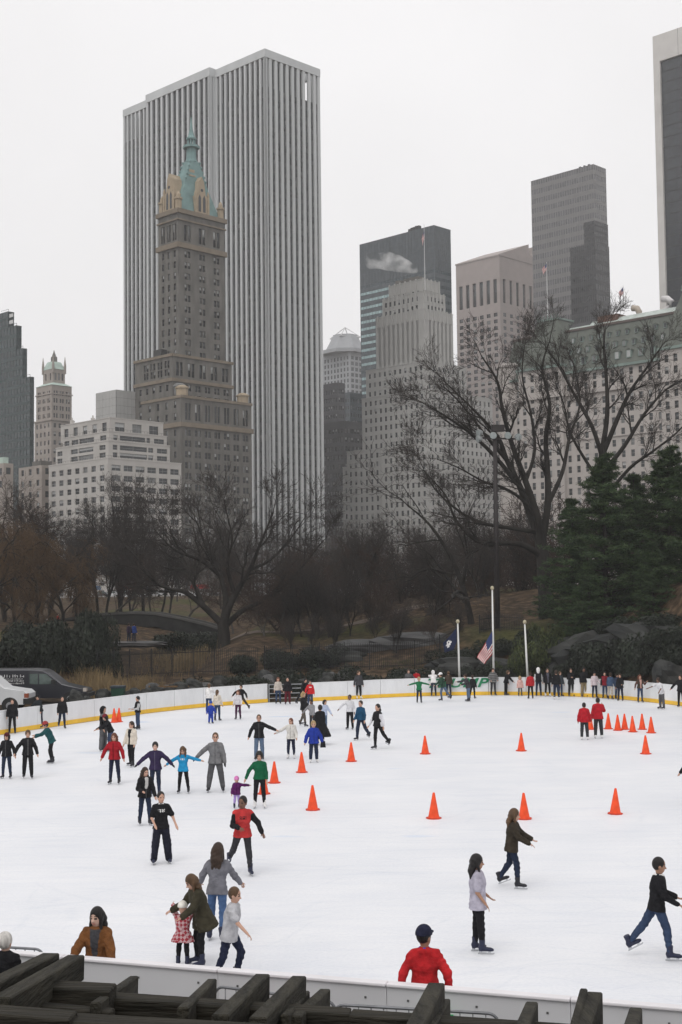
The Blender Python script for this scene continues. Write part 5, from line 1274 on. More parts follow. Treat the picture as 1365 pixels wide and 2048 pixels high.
# ================================================================== people: one skinned surface each, grown from a distance field
class Field:
    """smooth union of tapered capsules on a grid, turned into a surface by surface nets"""
    def __init__(s, lo, hi, vox):
        s.vox = vox; s.lo = np.array(lo, float) - vox * 2; n = np.ceil((np.array(hi) + vox * 2 - s.lo) / vox).astype(int) + 1
        s.n = n; s.ax = [s.lo[k] + vox * np.arange(n[k]) for k in range(3)]; s.M = .10; s.F = np.full(n, s.M, np.float32)
    def sub(s, lo, hi):
        a = np.maximum(((np.array(lo) - s.lo) / s.vox).astype(int), 0); b_ = np.minimum(((np.array(hi) - s.lo) / s.vox).astype(int) + 2, s.n)
        if (b_ <= a).any(): return None
        sl = tuple(slice(i, j) for i, j in zip(a, b_)); return sl, np.meshgrid(*[s.ax[k][sl[k]] for k in range(3)], indexing='ij')
    def merge(s, sl, d, k):
        f = s.F[sl]
        if k <= 0: s.F[sl] = np.minimum(f, d); return
        h = np.clip(.5 + .5 * (d - f) / k, 0, 1); s.F[sl] = np.minimum(d * (1 - h) + f * h - k * h * (1 - h), s.M)
    def cone(s, a, b_, ra, rb_, k=.03, wob=0.0):
        a = np.array(a, float); b_ = np.array(b_, float); rm = max(ra, rb_) + s.M
        g = s.sub(np.minimum(a, b_) - rm, np.maximum(a, b_) + rm)
        if g is None: return
        sl, (X, Y, Z) = g; e = b_ - a; L2 = max(e @ e, 1e-9)
        t = np.clip(((X - a[0]) * e[0] + (Y - a[1]) * e[1] + (Z - a[2]) * e[2]) / L2, 0, 1)
        d = np.sqrt((X - a[0] - t * e[0]) ** 2 + (Y - a[1] - t * e[1]) ** 2 + (Z - a[2] - t * e[2]) ** 2) - (ra + (rb_ - ra) * t)
        if wob: d = d + wob * np.sin(X * 31 + Z * 25 + a[0] * 9) * np.sin(Y * 29 - Z * 40 + a[1] * 7) + wob * .45 * np.sin(Z * 58 + X * 37 - Y * 25)
        s.merge(sl, d.astype(np.float32), k)
    def ell(s, c, M, rad, k=.02, cut=False):
        """ellipsoid with axes the columns of M"""
        c = np.array(c, float); M = np.array(M, float); rad = np.array(rad, float); rm = rad.max() + s.M
        g = s.sub(c - rm, c + rm)
        if g is None: return
        sl, (X, Y, Z) = g; P = np.stack([X - c[0], Y - c[1], Z - c[2]], -1) @ M / rad
        q_ = np.linalg.norm(P, axis=-1); q2 = np.linalg.norm(P / rad, axis=-1) + 1e-6
        d = (q_ * (q_ - 1) / q2).astype(np.float32)
        if cut: s.F[sl] = np.maximum(s.F[sl], -d)
        else: s.merge(sl, d, k)
    def plane(s, p, nrm):                                # cut away everything on the side nrm points to
        X, Y, Z = np.meshgrid(*s.ax, indexing='ij', sparse=True)
        s.F = np.maximum(s.F, ((X - p[0]) * nrm[0] + (Y - p[1]) * nrm[1] + (Z - p[2]) * nrm[2]).astype(np.float32))
    def surface(s):
        F = s.F; ins = F < 0
        c = np.zeros(np.array(F.shape) - 1, np.int8)
        for dx in (0, 1):
            for dy in (0, 1):
                for dz in (0, 1): c += ins[dx:dx + c.shape[0], dy:dy + c.shape[1], dz:dz + c.shape[2]]
        act = np.argwhere((c > 0) & (c < 8))
        if not len(act): return np.zeros((0, 3)), np.zeros((0, 4), int)
        idx = np.full(c.shape, -1, np.int64); idx[tuple(act.T)] = np.arange(len(act))
        acc = np.zeros((len(act), 3)); cnt = np.zeros(len(act))
        cor = [(x, y, z) for x in (0, 1) for y in (0, 1) for z in (0, 1)]
        for i, p in enumerate(cor):
            for q_ in cor[i + 1:]:
                if sum(abs(a - b_) for a, b_ in zip(p, q_)) != 1: continue
                A = F[tuple((act + p).T)]; B_ = F[tuple((act + q_).T)]; m = (A < 0) != (B_ < 0)
                t = np.where(m, A / np.where(m, A - B_, 1), 0)
                pt = np.array(p) + t[:, None] * (np.array(q_) - np.array(p)); acc[m] += pt[m]; cnt[m] += 1
        V = s.lo + (act + acc / cnt[:, None]) * s.vox; Q = []
        for ax in range(3):
            o1, o2 = [(1, 2), (2, 0), (0, 1)][ax]
            A = ins; sh = [slice(None)] * 3; sh2 = [slice(None)] * 3; sh[ax] = slice(0, -1); sh2[ax] = slice(1, None)
            a, b_ = A[tuple(sh)], A[tuple(sh2)]; E = np.argwhere(a != b_)
            E = E[(E[:, o1] > 0) & (E[:, o2] > 0) & (E[:, o1] < c.shape[o1]) & (E[:, o2] < c.shape[o2])]
            if not len(E): continue
            def g(d1, d2):
                K = E.copy(); K[:, o1] -= d1; K[:, o2] -= d2; return idx[tuple(K.T)]
            q_ = np.stack([g(1, 1), g(0, 1), g(0, 0), g(1, 0)], 1); fl = ~a[tuple(E.T)]; q_[fl] = q_[fl][:, ::-1]; Q.append(q_)
        return V, np.concatenate(Q)

SKIN = {'f': (.50, .30, .22), 't': (.36, .20, .13), 'd': (.17, .09, .06), 'p': (.58, .38, .30)}
HAIR = {'k': (.012, .010, .010), 'b': (.035, .020, .012), 'm': (.09, .05, .025), 'y': (.36, .25, .12), 'w': (.55, .53, .50), 'r': (.12, .04, .02)}
M_blade = mat('skate_blade', (.55, .56, .58), .25, .1, 4, metal=.9)
SK = {}
def skate_mesh(kind):
    if kind in SK: return SK[kind]
    f = Field((-.09, -.22, 0), (.09, .16, .30), .012)
    f.cone((0, .02, .26), (0, .02, .12), .058, .052, .02); f.cone((0, .03, .105), (0, -.13, .085), .045, .038, .03); f.cone((0, -.13, .085), (0, -.17, .083), .036, .028, .02); f.cone((0, .05, .12), (0, .045, .08), .045, .04, .02)
    f.plane((0, 0, .27), (0, 0, 1)); f.plane((0, 0, .055), (0, 0, -1)); V, Q = f.surface()
    c = {'k': (.018, .018, .024), 'w': (.72, .71, .70), 'n': (.022, .026, .055)}[kind]
    boot = mesh('skate', V, Q, mat('skate_' + kind, c, .45, .1, 8), smooth=True)
    m = MB(); m.box(-.003, .003, -.19, .10, .0, .024); m.box(-.012, .012, -.14, -.09, .02, .057); m.box(-.014, .014, .02, .08, .02, .057)
    m.box(-.003, .003, -.205, -.19, .008, .03)
    SK[kind] = (boot, m.data('blade', M_blade)); return SK[kind]
def unit(v): v = np.array(v, float); return v / np.linalg.norm(v)
def dirv(fwd, out, side):                                # limb direction: straight down, swung forwards and outwards (degrees)
    f, o = R(fwd), R(out); return np.array([side * math.sin(o), -math.sin(f) * math.cos(o), -math.cos(f) * math.cos(o)])
NP = [0]
def person(u, vf, vt, yaw, label, top=(.02, .02, .02), bot=(.02, .02, .025), skin='f', hair='b', hs='short', hat=None, kind='jacket', sleeves=None, lean=0, side=0, la=(5, 10, 12), ra=(5, 10, 12),
           ll=(0, 4, 4), rl=(0, 4, 4), skate='k', H=None, wide=0.0, scarf=None, hood=None, gloves=None, child=0, look=0, group=None, inner=None, hem=None, mat_top=None, stripe=None, bag=None, z0=0.0, pos=None, fat=0.0, shoes=True, nod=0, logo=None):
    P0 = on(u, vf, z0) if pos is None else Vector(pos)
    dist = P0.length; vh = pix((P0.x, P0.y, CAMZ))[1]
    if H is None: H = (vf - vt) / (vf - vh) * (CAMZ - z0)
    vox = .0135 if dist < 33 else (.019 if dist < 56 else .026); near = dist < 33
    NP[0] += 1; rnd = random.Random(NP[0] * 13 + 5)
    s = H / 1.80                                         # everything below is drawn for a figure of 1.80 m on skates
    hsz = 1.13 + .30 * child
    legk = 1 - .12 * child
    th, sn, sp, ank = .425 * s * legk, .415 * s * legk, .49 * s, (.145 if shoes else .09) * s
    J = {}
    # spine
    ln, sd_ = R(lean), R(side)
    upv = unit((math.sin(sd_), -math.sin(ln), math.cos(ln) * math.cos(sd_))); fwd = unit(np.cross((1, 0, 0), upv)) ; rgt = unit(np.cross(upv, fwd)) * 1.0
    if fwd[1] > 0: fwd = -fwd
    X_ = np.array([1.0, 0, 0]) - upv * upv[0]; X_ = unit(X_)
    hip = np.zeros(3); hw = .088 * s; shw = (.178 if kind != 'dress' else .16) * s
    J['hip'] = hip; J['chest'] = hip + upv * sp * .62; J['neck'] = hip + upv * sp
    hup = unit(upv + np.array([0, 0, .8])); nd = R(nod); hup = unit(hup + fwd * math.sin(nd) * 1.2)
    hf = unit(np.array([math.sin(R(look)), -math.cos(R(look)), 0]) + fwd * .25); hf = unit(hf - hup * (hf @ hup)); hx = np.cross(hf, hup) * -1.0
    hx = np.cross(hup, hf); hx = unit(hx) * (1 if hx[0] * math.cos(R(look)) > 0 or abs(look) > 80 else 1)
    J['head'] = J['neck'] + hup * .188 * s * (1 + .22 * child)
    legs = []; 
    for sg, spec in ((1, ll), (-1, rl)):
        f_, o_, k_ = spec[:3]; h = hip + X_ * sg * hw; kn = h + dirv(f_, o_, sg) * th; an = kn + dirv(f_ - k_, o_ * .8, sg) * sn; legs.append([h, kn, an, f_ - k_, spec[3] if len(spec) > 3 else sg * 8])
    zmin = min(l[2][2] for l in legs); sh = np.array([0, 0, ank - zmin])
    c = (legs[0][2] + legs[1][2]) / 2; lo_leg = legs[0] if legs[0][2][2] <= legs[1][2][2] else legs[1]
    sh[:2] = -c[:2]
    for l in legs:
        for k in range(3): l[k] = l[k] + sh
    for k in J: J[k] = J[k] + sh
    arms = []
    for sg, spec in ((1, la), (-1, ra)):
        f_, o_, e_ = spec[:3]; o2 = spec[3] if len(spec) > 3 else o_ * .6
        S_ = J['neck'] - upv * .045 * s + X_ * sg * shw
        el = S_ + dirv(f_ + lean * .4, o_, sg) * .285 * s; wr = el + dirv(f_ + e_ + lean * .4, o2, sg) * .255 * s; hd = unit(wr - el); arms.append((S_, el, wr, hd, sg))
    root = empty('person', P0, R(yaw)); tag(root, label, 'person', group)
    allp = np.array([J['hip'], J['head'] + hup * .2 * s, J['head'] - hup * .1] + [p for l in legs for p in l[:3]] + [p for a in arms for p in (a[1], a[2], a[2] + a[3] * .2 * s)])
    lo = allp.min(0) - .24 * s; hi = allp.max(0) + .24 * s; lo[2] = max(lo[2], 0)
    fk = 1 + fat
    # ---- body
    F = Field(lo, hi, vox); hc = J['head']; Mh = np.stack([hx, hf, hup], 1); q_ = s * hsz
    F.ell(hc + hup * .018 * q_, Mh, (.078 * q_, .097 * q_, .112 * q_), .01)
    F.ell(hc - hup * .055 * q_ + hf * .022 * q_, Mh, (.056 * q_, .066 * q_, .062 * q_), .03)
    F.cone(hc - hup * .01 * q_ + hf * .088 * q_, hc - hup * .035 * q_ + hf * .108 * q_, .011 * q_, .015 * q_, .012)
    for sg in (-1, 1): F.ell(hc + hx * sg * .08 * q_ - hup * .012 * q_ - hf * .005, Mh, (.012 * q_, .022 * q_, .034 * q_), .01)
    F.cone(J['neck'] - upv * .03 * s, hc - hup * .07 * q_, .054 * s, .05 * s, .03)
    F.cone(J['neck'] - upv * .08 * s - X_ * .1 * s, J['neck'] - upv * .08 * s + X_ * .1 * s, .06 * s, .06 * s, .05)
    F.cone(J['chest'] - X_ * .06 * s, J['chest'] + X_ * .06 * s, .10 * s, .10 * s, .06); F.cone(J['hip'] - X_ * .06 * s, J['hip'] + X_ * .06 * s, .10 * s, .10 * s, .06); F.cone(J['hip'], J['chest'], .10 * s, .10 * s, .05)
    for h, kn, an, *_ in legs:
        F.cone(h, kn, .075 * s, .05 * s, .03); F.cone(kn, an, .05 * s, .032 * s, .03)
    for S_, el, wr, hd, sg in arms:
        F.cone(S_, el, .047 * s, .037 * s, .03); F.cone(el, wr, .037 * s, .026 * s, .02)
        sidev = unit(np.cross(hd, (0, 1, .01))); 
        if near:
            F.ell(wr + hd * .045 * s, np.stack([unit(np.cross(hd, sidev)), sidev, hd], 1), (.016 * s, .036 * s, .052 * s), .012)
            cur = unit(np.cross(sidev, hd)) * -sg
            for k in range(4):
                b0 = wr + hd * .088 * s + sidev * (k - 1.5) * .019 * s; L_ = (.036, .042, .04, .03)[k] * s
                m1 = b0 + unit(hd + cur * .35) * L_; m2 = m1 + unit(hd + cur * 1.0) * L_ * .8
                F.cone(b0, m1, .0088 * s, .0082 * s, .003); F.cone(m1, m2, .0082 * s, .0074 * s, .003)
            b0 = wr + hd * .03 * s - sidev * .03 * s; m1 = b0 + unit(hd * .8 - sidev * .8 + cur * .5) * .04 * s; F.cone(b0, m1, .0115 * s, .01 * s, .008); F.cone(m1, m1 + unit(hd + cur * .6) * .03 * s, .010 * s, .0085 * s, .004)
        else:
            F.cone(wr, wr + hd * .075 * s, .03 * s, .034 * s, .02); F.cone(wr + hd * .08 * s, wr + hd * .14 * s + np.array([0, -.01, 0]), .03 * s, .018 * s, .015)
    V, Q = F.surface(); ctr = V[Q].mean(1)
    loc = (ctr - hc) @ Mh / q_; mi = np.zeros(len(Q), int)
    if near or dist < 56:
        eye = (loc[:, 1] > .06) & (np.abs(np.abs(loc[:, 0]) - .032) < .015) & (np.abs(loc[:, 2] - .006) < .010); brow = (loc[:, 1] > .06) & (np.abs(np.abs(loc[:, 0]) - .034) < .02) & (np.abs(loc[:, 2] - .032) < .007)
        mouth = (loc[:, 1] > .065) & (np.abs(loc[:, 0]) < .024) & (np.abs(loc[:, 2] + .068) < .008)
        mi[eye | brow] = 1; mi[mouth] = 2
    mats = [mat('skin_' + skin, SKIN[skin], .55, .06, 8, spec=.35), mat('eye_dark', (.03, .02, .016), .5), mat('lips_' + skin, tuple(c * f for c, f in zip(SKIN[skin], (.85, .55, .55))), .5)]
    if gloves:
        mats.append(cloth(gloves))
        for S_, el, wr, hd, sg in arms: mi[((ctr - wr) @ hd > -.02 * s) & (np.linalg.norm(ctr - wr, axis=1) < .24 * s)] = 3
    link('body', mesh('body', V, Q, mats, mi, True), root)
    # ---- trousers
    F = Field(lo, hi, vox); w_ = 1 + wide
    F.cone(J['hip'] - X_ * .055 * s, J['hip'] + X_ * .055 * s, .112 * s * fk, .112 * s * fk, .05); F.cone(J['hip'] + upv * .1 * s, J['hip'], .112 * s * fk, .114 * s * fk, .05)
    wb = .006 if near else .004
    for h, kn, an, *_ in legs:
        a2 = kn + (an - kn) * (.93 if wide < .3 else 1.04)
        F.cone(h, kn, .098 * s * fk * (1 + .3 * wide), .070 * s * w_, .035, wb); F.cone(kn + (an - kn) * .25, a2, .069 * s * w_, .052 * s * (1 + wide * 1.6), .03, wb); F.cone(kn, kn + (an - kn) * .25, .070 * s * w_, .069 * s * w_, .02, wb)
    F.plane(J['hip'] + upv * (.05 if kind != 'vest' else .09) * s, upv)
    V, Q = F.surface(); mats = [cloth(bot)]; mi = None
    if stripe:
        mats.append(cloth(stripe)); ctr = V[Q].mean(1); mi = np.zeros(len(Q), int)
        for sg, (h, kn, an, *_) in zip((1, -1), legs):
            ax = kn[0] + (h[0] - kn[0]) * np.clip((ctr[:, 2] - kn[2]) / (h[2] - kn[2]), 0, 1) + (an[0] - kn[0]) * np.clip((kn[2] - ctr[:, 2]) / (kn[2] - an[2]), 0, 1)
            ay = kn[1] + (h[1] - kn[1]) * np.clip((ctr[:, 2] - kn[2]) / (h[2] - kn[2]), 0, 1) + (an[1] - kn[1]) * np.clip((kn[2] - ctr[:, 2]) / (kn[2] - an[2]), 0, 1)
            mi[((ctr[:, 0] - ax) * sg > .018 * s) & (np.abs(ctr[:, 1] - ay) < .05 * s)] = 1
    link('trousers', mesh('trousers', V, Q, mats, mi, True), root)
    # ---- top
    pf = {'jacket': .032, 'sweater': .022, 'tee': .024, 'coat': .036, 'vest': .03, 'cape': .04, 'puffy': .048}[kind] * s
    hm = hem if hem is not None else {'jacket': .10, 'sweater': .06, 'tee': .10, 'coat': .34, 'vest': .05, 'cape': .80, 'puffy': .12}[kind]
    hm *= s; F = Field(lo, hi, vox); wb = .0075 if near else (.006 if dist < 56 else .004)
    n0 = J['neck'] - upv * .06 * s
    F.cone(n0 - X_ * .115 * s, n0 + X_ * .115 * s, .062 * s + pf, .062 * s + pf, .05)
    F.cone(J['neck'] - upv * .02 * s, n0, .055 * s + pf * .5, .075 * s + pf, .04)
    ch = J['chest']; F.cone(ch - X_ * .075 * s, ch + X_ * .075 * s, .102 * s * fk + pf, .102 * s * fk + pf, .07)
    F.cone(n0, ch, .10 * s + pf, .11 * s * fk + pf, .06); F.cone(ch, J['hip'] + upv * .12 * s, .10 * s * fk + pf, .104 * s * fk + pf, .06, wb)
    dn = -upv * .6 + np.array([0, 0, -.4]); dn = unit(dn); e_ = J['hip'] + dn * hm; fl = .014 * s + pf + (.05 * s if kind == 'coat' else 0) + (.16 * s if kind == 'cape' else 0)
    for sg in (-1, 1): F.cone(J['hip'] + upv * .12 * s + X_ * sg * .05 * s, e_ + X_ * sg * (.065 * s + (fl * .6 if kind in ('coat', 'cape') else 0)), .096 * s * fk + pf, .116 * s * fk + fl, .05, wb)
    slv = sleeves if sleeves is not None else top
    for S_, el, wr, hd, sg in arms:
        if kind == 'vest' and sleeves is None: continue
        ap = pf * (.5 if kind == 'vest' else .8)
        if kind == 'tee' and sleeves is None:
            F.cone(S_ - X_ * sg * .02, S_ + (el - S_) * .72, .058 * s + ap, .056 * s + ap, .03, wb)
        else:
            F.cone(S_ - X_ * sg * .02, el, .056 * s + ap, .045 * s + ap, .035, wb); F.cone(el, wr - hd * .015, .045 * s + ap, .033 * s + ap, .02, wb)
    if kind != 'cape': F.plane(e_, -upv)
    else: F.plane(e_, (0, 0, -1))
    if hood: F.cone(J['neck'] + upv * .0 * s - fwd * .085 * s - X_ * .05 * s, J['neck'] - fwd * .085 * s + X_ * .05 * s, .045 * s, .045 * s, .03)
    V, Q = F.surface(); ctr = V[Q].mean(1); mats = [mat_top or cloth(top)]; mi = np.zeros(len(Q), int)
    da = np.full(len(Q), 9.0)
    for S_, el, wr, hd, sg in arms:
        for a, b_ in ((S_ + (el - S_) * (.45 if kind == 'tee' else .12), el), (el, wr)):
            e = b_ - a; t = np.clip(((ctr - a) @ e) / (e @ e), 0, 1); da = np.minimum(da, np.linalg.norm(ctr - a - t[:, None] * e, axis=1))
    axd = np.abs((ctr - ch) @ X_); arm = (da < .085 * s + pf) & ((axd > .15 * s + pf) | (np.abs((ctr - ch) @ fwd) > .13 * s + pf)) & ((ctr - ch) @ upv < .14 * s)
    if sleeves is not None: mats.append(cloth(sleeves)); mi[arm] = 1
    lx = (ctr - ch) @ X_; lz = (ctr - ch) @ upv; ly = (ctr - ch) @ fwd
    if inner: mats.append(cloth(inner) if not hasattr(inner, 'name') else inner); mi[(ly > .03) & (np.abs(lx) < (.035 + .05 * np.clip((lz + .2) / .4, 0, 1)) * s) & (lz < .22 * s) & ~arm] = len(mats) - 1
    if kind in ('jacket', 'puffy', 'coat') and not inner and dist < 60 and mat_top is None: lum = sum(top) / 3; mats.append(cloth(tuple(c * .45 for c in top) if lum > .05 else tuple(c + .07 for c in top))); mi[(ly > .05) & (np.abs(lx) < vox * .62) & (lz < .2 * s) & ~arm] = len(mats) - 1
    if logo: mats.append(cloth(logo)); mi[(ly > .04) & (np.abs(lx) < .085 * s) & (np.abs(lz - .06 * s) < .035 * s) & (np.sin(lx * 210 / s + 1) + .6 * np.sin(lx * 90 / s + lz * 140 / s) > -.15) & ~arm] = len(mats) - 1
    link({'jacket': 'jacket', 'sweater': 'sweater', 'tee': 'shirt', 'coat': 'coat', 'vest': 'jacket', 'cape': 'cape', 'puffy': 'jacket'}[kind], mesh('top', V, Q, mats, mi, True), root)
    # ---- hair, hat, scarf
    if hs != 'bald' and hair:
        F = Field(lo, hi + .05, vox * .8)
        bg_ = {'short': .007, 'crop': .001, 'long': .008, 'curly': .028, 'tail': .002, 'bob': .010}[hs] * q_
        F.ell(hc + hup * .030 * q_ - hf * .012 * q_, Mh, (.086 * q_ + bg_, .100 * q_ + bg_, .112 * q_ + bg_), .01)
        if hs in ('long', 'bob', 'tail'):
            Ld = {'long': .30, 'bob': .13, 'tail': .2}[hs] * s
            dwn = unit(-upv * .9 + np.array([0, 0, -.25])); n_ = 3 if hs != 'tail' else 1
            for k in range(n_):
                o = (k - (n_ - 1) / 2) * .055 * q_; a = hc + hx * o - hf * .06 * q_ + hup * .01
                bk = a + dwn * Ld * .55 - hf * ((.045 * s if lean < 20 else .02) if hs != 'bob' else -.01); F.cone(a, bk, .055 * q_, .05 * q_, .04, .007); F.cone(bk, bk + dwn * Ld * .55 + X_ * .01, .05 * q_, .025 * q_, .03, .004)
            if hs == 'long':
                for sg in (-1, 1): a = hc + hx * sg * .072 * q_ - hf * .0; F.cone(a, a + dwn * Ld * .75 + hf * .045 * s + hx * sg * .02, .03 * q_, .018 * q_, .02, .003)
            if hs == 'bob':
                for sg in (-1, 1): a = hc + hx * sg * .07 * q_ - hf * .01; F.cone(a, a + dwn * Ld * .8, .034 * q_, .03 * q_, .02)
        cf = .072 if hs != 'crop' else .06
        F.ell(hc - hup * .032 * q_ + hf * .085 * q_, Mh, (.066 * q_, .088 * q_, .088 * q_), cut=True)
        if hs in ('short', 'crop'): F.plane(hc - hup * .075 * q_, -hup)
        V, Q = F.surface()
        if len(Q): link('hair', mesh('hair', V, Q, mat('hair_' + hair, HAIR[hair], .5, .3, 14, bump=.4, bscale=60, stretch=(1, 1, .2), spec=.3), smooth=True), root)
    if hat:
        hk, hcl = hat; F = Field(lo, hi + .05, vox * .8); g_ = .012 * q_
        F.ell(hc + hup * .042 * q_ - hf * .006 * q_, Mh, (.090 * q_ + g_, .104 * q_ + g_, .108 * q_ + g_), .01)
        if hk == 'hood': F.ell(hc - hf * .03 * q_, Mh, (.10 * q_, .10 * q_, .13 * q_), .03); F.cone(hc - hf * .05 * q_, J['neck'] - fwd * .05, .09 * q_, .08 * s, .04); F.ell(hc - hup * .01 * q_ + hf * .09 * q_, Mh, (.07 * q_, .09 * q_, .10 * q_), cut=True)
        else: F.plane(hc + hup * (.03 if hk != 'helmet' else .0) * q_, -hup)
        if hk == 'cap': F.cone(hc + hup * .048 * q_ + hf * .10 * q_ - hx * .03 * q_, hc + hup * .042 * q_ + hf * .165 * q_, .02 * q_, .014 * q_, .02); F.cone(hc + hup * .048 * q_ + hf * .10 * q_ + hx * .03 * q_, hc + hup * .042 * q_ + hf * .165 * q_, .02 * q_, .014 * q_, .02)
        if hk == 'pom': F.ell(hc + hup * .17 * q_, Mh, (.035 * q_,) * 3, .01)
        V, Q = F.surface(); link({'cap': 'cap', 'hood': 'hood', 'helmet': 'helmet'}.get(hk, 'hat'), mesh('hat', V, Q, cloth(hcl), smooth=True), root)
    if scarf:
        F = Field(lo, hi, vox); c = J['neck'] + upv * .015 * s
        for k in range(8):
            a, b_ = [c + (X_ * math.cos(t) + fwd * math.sin(t)) * .062 * s + upv * .006 * math.sin(3 * t) * s for t in (k * math.pi / 4, (k + 1) * math.pi / 4)]; F.cone(a, b_, .034 * s, .034 * s, .02)
        if scarf[1]: F.cone(c + fwd * .10 * s, ch + fwd * (.12 * s + pf) - upv * .08 * s, .04 * s, .045 * s, .02, .004); F.cone(c + fwd * .10 * s + X_ * .05 * s, ch + fwd * (.12 * s + pf) - upv * .02 * s + X_ * .03, .035 * s, .035 * s, .02)
        V, Q = F.surface(); link('scarf', mesh('scarf', V, Q, cloth(scarf[0]), smooth=True), root)
    if bag:
        o = MB().frustum(-.12 * s, .12 * s, -.05 * s, .05 * s, -.15 * s, -.09 * s, .09 * s, -.03 * s, .03 * s, .12 * s).build('bag', cloth(bag), root, loc=arms[0][2] + arms[0][3] * .1 * s)
    # ---- skates or shoes
    bo, bl = skate_mesh(skate)
    for (h, kn, an, pitch, toe), sg in zip(legs, (1, -1)):
        k = s * (1 if child < .5 else 1.15); o = link('skate' if shoes else 'boot', bo, root); o.scale = (k, k, k)
        pit = min(0, pitch + 8) * .75 if pitch < -8 else 0.0
        o.rotation_euler = (R(pit), 0, R(toe)); off = Euler((R(pit), 0, R(toe))).to_matrix() @ Vector((0, .02 * k, .145 * k)); o.location = Vector(an) - off + Vector((0, 0, 0 if shoes else .055 * s))
        if shoes: link('blade', bl, o)
    return root
# ---- who is on the ice (foot point, head height, facing: 0 towards us, 90 to the right, 180 away)
BK = (.012, .012, .014); NV = (.016, .02, .042); JN = (.035, .055, .105); LJ = (.10, .145, .22); DJ = (.018, .026, .05); GY = (.10, .10, .105); RD = (.42, .018, .022); WH = (.72, .71, .70); CR = (.62, .56, .48)
GD = (.035, .035, .04); BR = (.055, .04, .03); BL = (.02, .05, .32); TL = (.015, .07, .075)
G1 = 'skaters on the far side of the rink'
# near side
plaid_ = bpy.data.materials.new('red_white_pattern'); plaid_.use_nodes = True; n = plaid_.node_tree; b = n.nodes['Principled BSDF']; b.inputs['Roughness'].default_value = .9
t = n.nodes.new('ShaderNodeTexCoord'); mp = n.nodes.new('ShaderNodeMapping'); mp.inputs['Rotation'].default_value = (.2, .78, .1); mp.inputs['Scale'].default_value = (20, 20, 20)
ck = n.nodes.new('ShaderNodeTexChecker'); ck.inputs['Scale'].default_value = 1; ck.inputs['Color1'].default_value = (.30, .025, .04, 1); ck.inputs['Color2'].default_value = (.50, .32, .33, 1)
n.links.new(t.outputs['Object'], mp.inputs['Vector']); n.links.new(mp.outputs['Vector'], ck.inputs['Vector']); n.links.new(ck.outputs['Color'], b.inputs['Base Color'])
person(958, 1905, 1712, 88, 'woman in loose lilac grey tee and black leggings gliding right', (.40, .38, .45), BK, 't', 'k', 'long', kind='tee', hem=.17, la=(4, 6, 46), ra=(-4, 6, 40), ll=(-3, 2, 2), rl=(6, 2, 4), skate='n', fat=.12)
person(1300, 1918, 1715, 88, 'man in black sweater over white collar striding right in blue jeans', BK, JN, 't', 'k', 'crop', kind='sweater', hem=.10, la=(20, 6, 44), ra=(10, 8, 50), ll=(-30, 3, 10), rl=(20, 3, 14), skate='n', lean=6, scarf=(WH, 0))
person(1018, 1775, 1618, 80, 'woman in dark brown jacket with blowing brown hair and jeans', (.035, .028, .02), DJ, 'f', 'm', 'long', kind='jacket', la=(35, 14, 20), ra=(25, 8, 35), ll=(-8, 3, 26), rl=(16, 3, 14), skate='k', lean=8, hem=.14)
person(323, 1727, 1585, 14, 'man in black print tee with white scarf and striped black track pants', BK, (.014, .015, .026), 'f', 'k', 'crop', kind='tee', la=(10, 24, 30), ra=(14, 12, 40, -12), ll=(4, 8, 6), rl=(6, 8, 8), wide=.5, scarf=(WH, 0), stripe=(.6, .6, .65), skate='n', logo=WH, look=15)
person(480, 1747, 1590, 10, 'man in red tee over black long sleeves and charcoal jeans', (.46, .04, .04), GD, 'd', 'k', 'crop', kind='tee', sleeves=BK, la=(12, 34, 12), ra=(18, 12, 60, -30), ll=(10, 6, 12), rl=(-16, 14, 34), skate='n', lean=8, look=-40, logo=BK)
person(432, 1885, 1692, 172, 'woman seen from behind with very long dark hair, grey sweater and blue jeans', (.15, .15, .17), (.06, .11, .22), 'f', 'b', 'long', kind='sweater', la=(18, 30, 20), ra=(15, 26, 30), ll=(8, 5, 16), rl=(-10, 5, 20), skate='n', lean=10, hem=.12)
person(400, 1932, 1737, -62, 'woman in olive coat and black tights bending to steady a child', (.045, .04, .026), BK, 'f', 'm', 'long', kind='coat', la=(22, 2, 30), ra=(26, 10, 34), ll=(16, 6, 18), rl=(12, 6, 16), skate='n', lean=20, hem=.24, nod=10, H=1.66)
person(366, 1932, 1805, 170, 'small child in red patterned coat and white hat held by the hands', RD, BK, 'f', None, 'bald', hat=('beanie', (.75, .72, .66)), kind='coat', la=(120, 30, 10), ra=(110, 20, 20), child=1, skate='n', mat_top=plaid_, hem=.20)
person(452, 1968, 1772, 78, 'man in light grey tee over black sleeves skating right by the near boards', (.40, .40, .42), NV, 'f', 'm', 'crop', kind='tee', hem=.14, la=(-14, 14, 14), ra=(34, 20, 12), ll=(26, 4, 40), rl=(-12, 4, 10), skate='k', lean=10, fat=.05)
# two at the near boards
pR = on(855, 1978, 1.12); person(855, 2048, 1858, 178, 'man in red hooded sweatshirt and navy cap leaning back on the near boards', RD, GD, 't', 'k', 'crop', hat=('cap', (.02, .022, .045)), kind='sweater', hood=1, la=(-22, 26, 26, 8), ra=(-22, 28, 26, 8), H=1.82, pos=(pR.x, near_y(pR.x) + .42, 0), look=-50, scarf=((.02, .06, .45), 0), hem=.08, fat=.12)
pB = on(180, 1925, 1.12); 
person(190, 2000, 1805, -6, 'woman in rust brown jacket over striped top resting both hands on the boards', (.15, .062, .022), BK, 'p', 'k', 'long', kind='jacket', hood=1, la=(26, 16, 6), ra=(28, 22, 4), H=1.78, pos=(pB.x, near_y(pB.x) + .46, 0), inner=(.05, .05, .055), gloves=(.5, .5, .5), lean=4, look=-18, hem=.12)
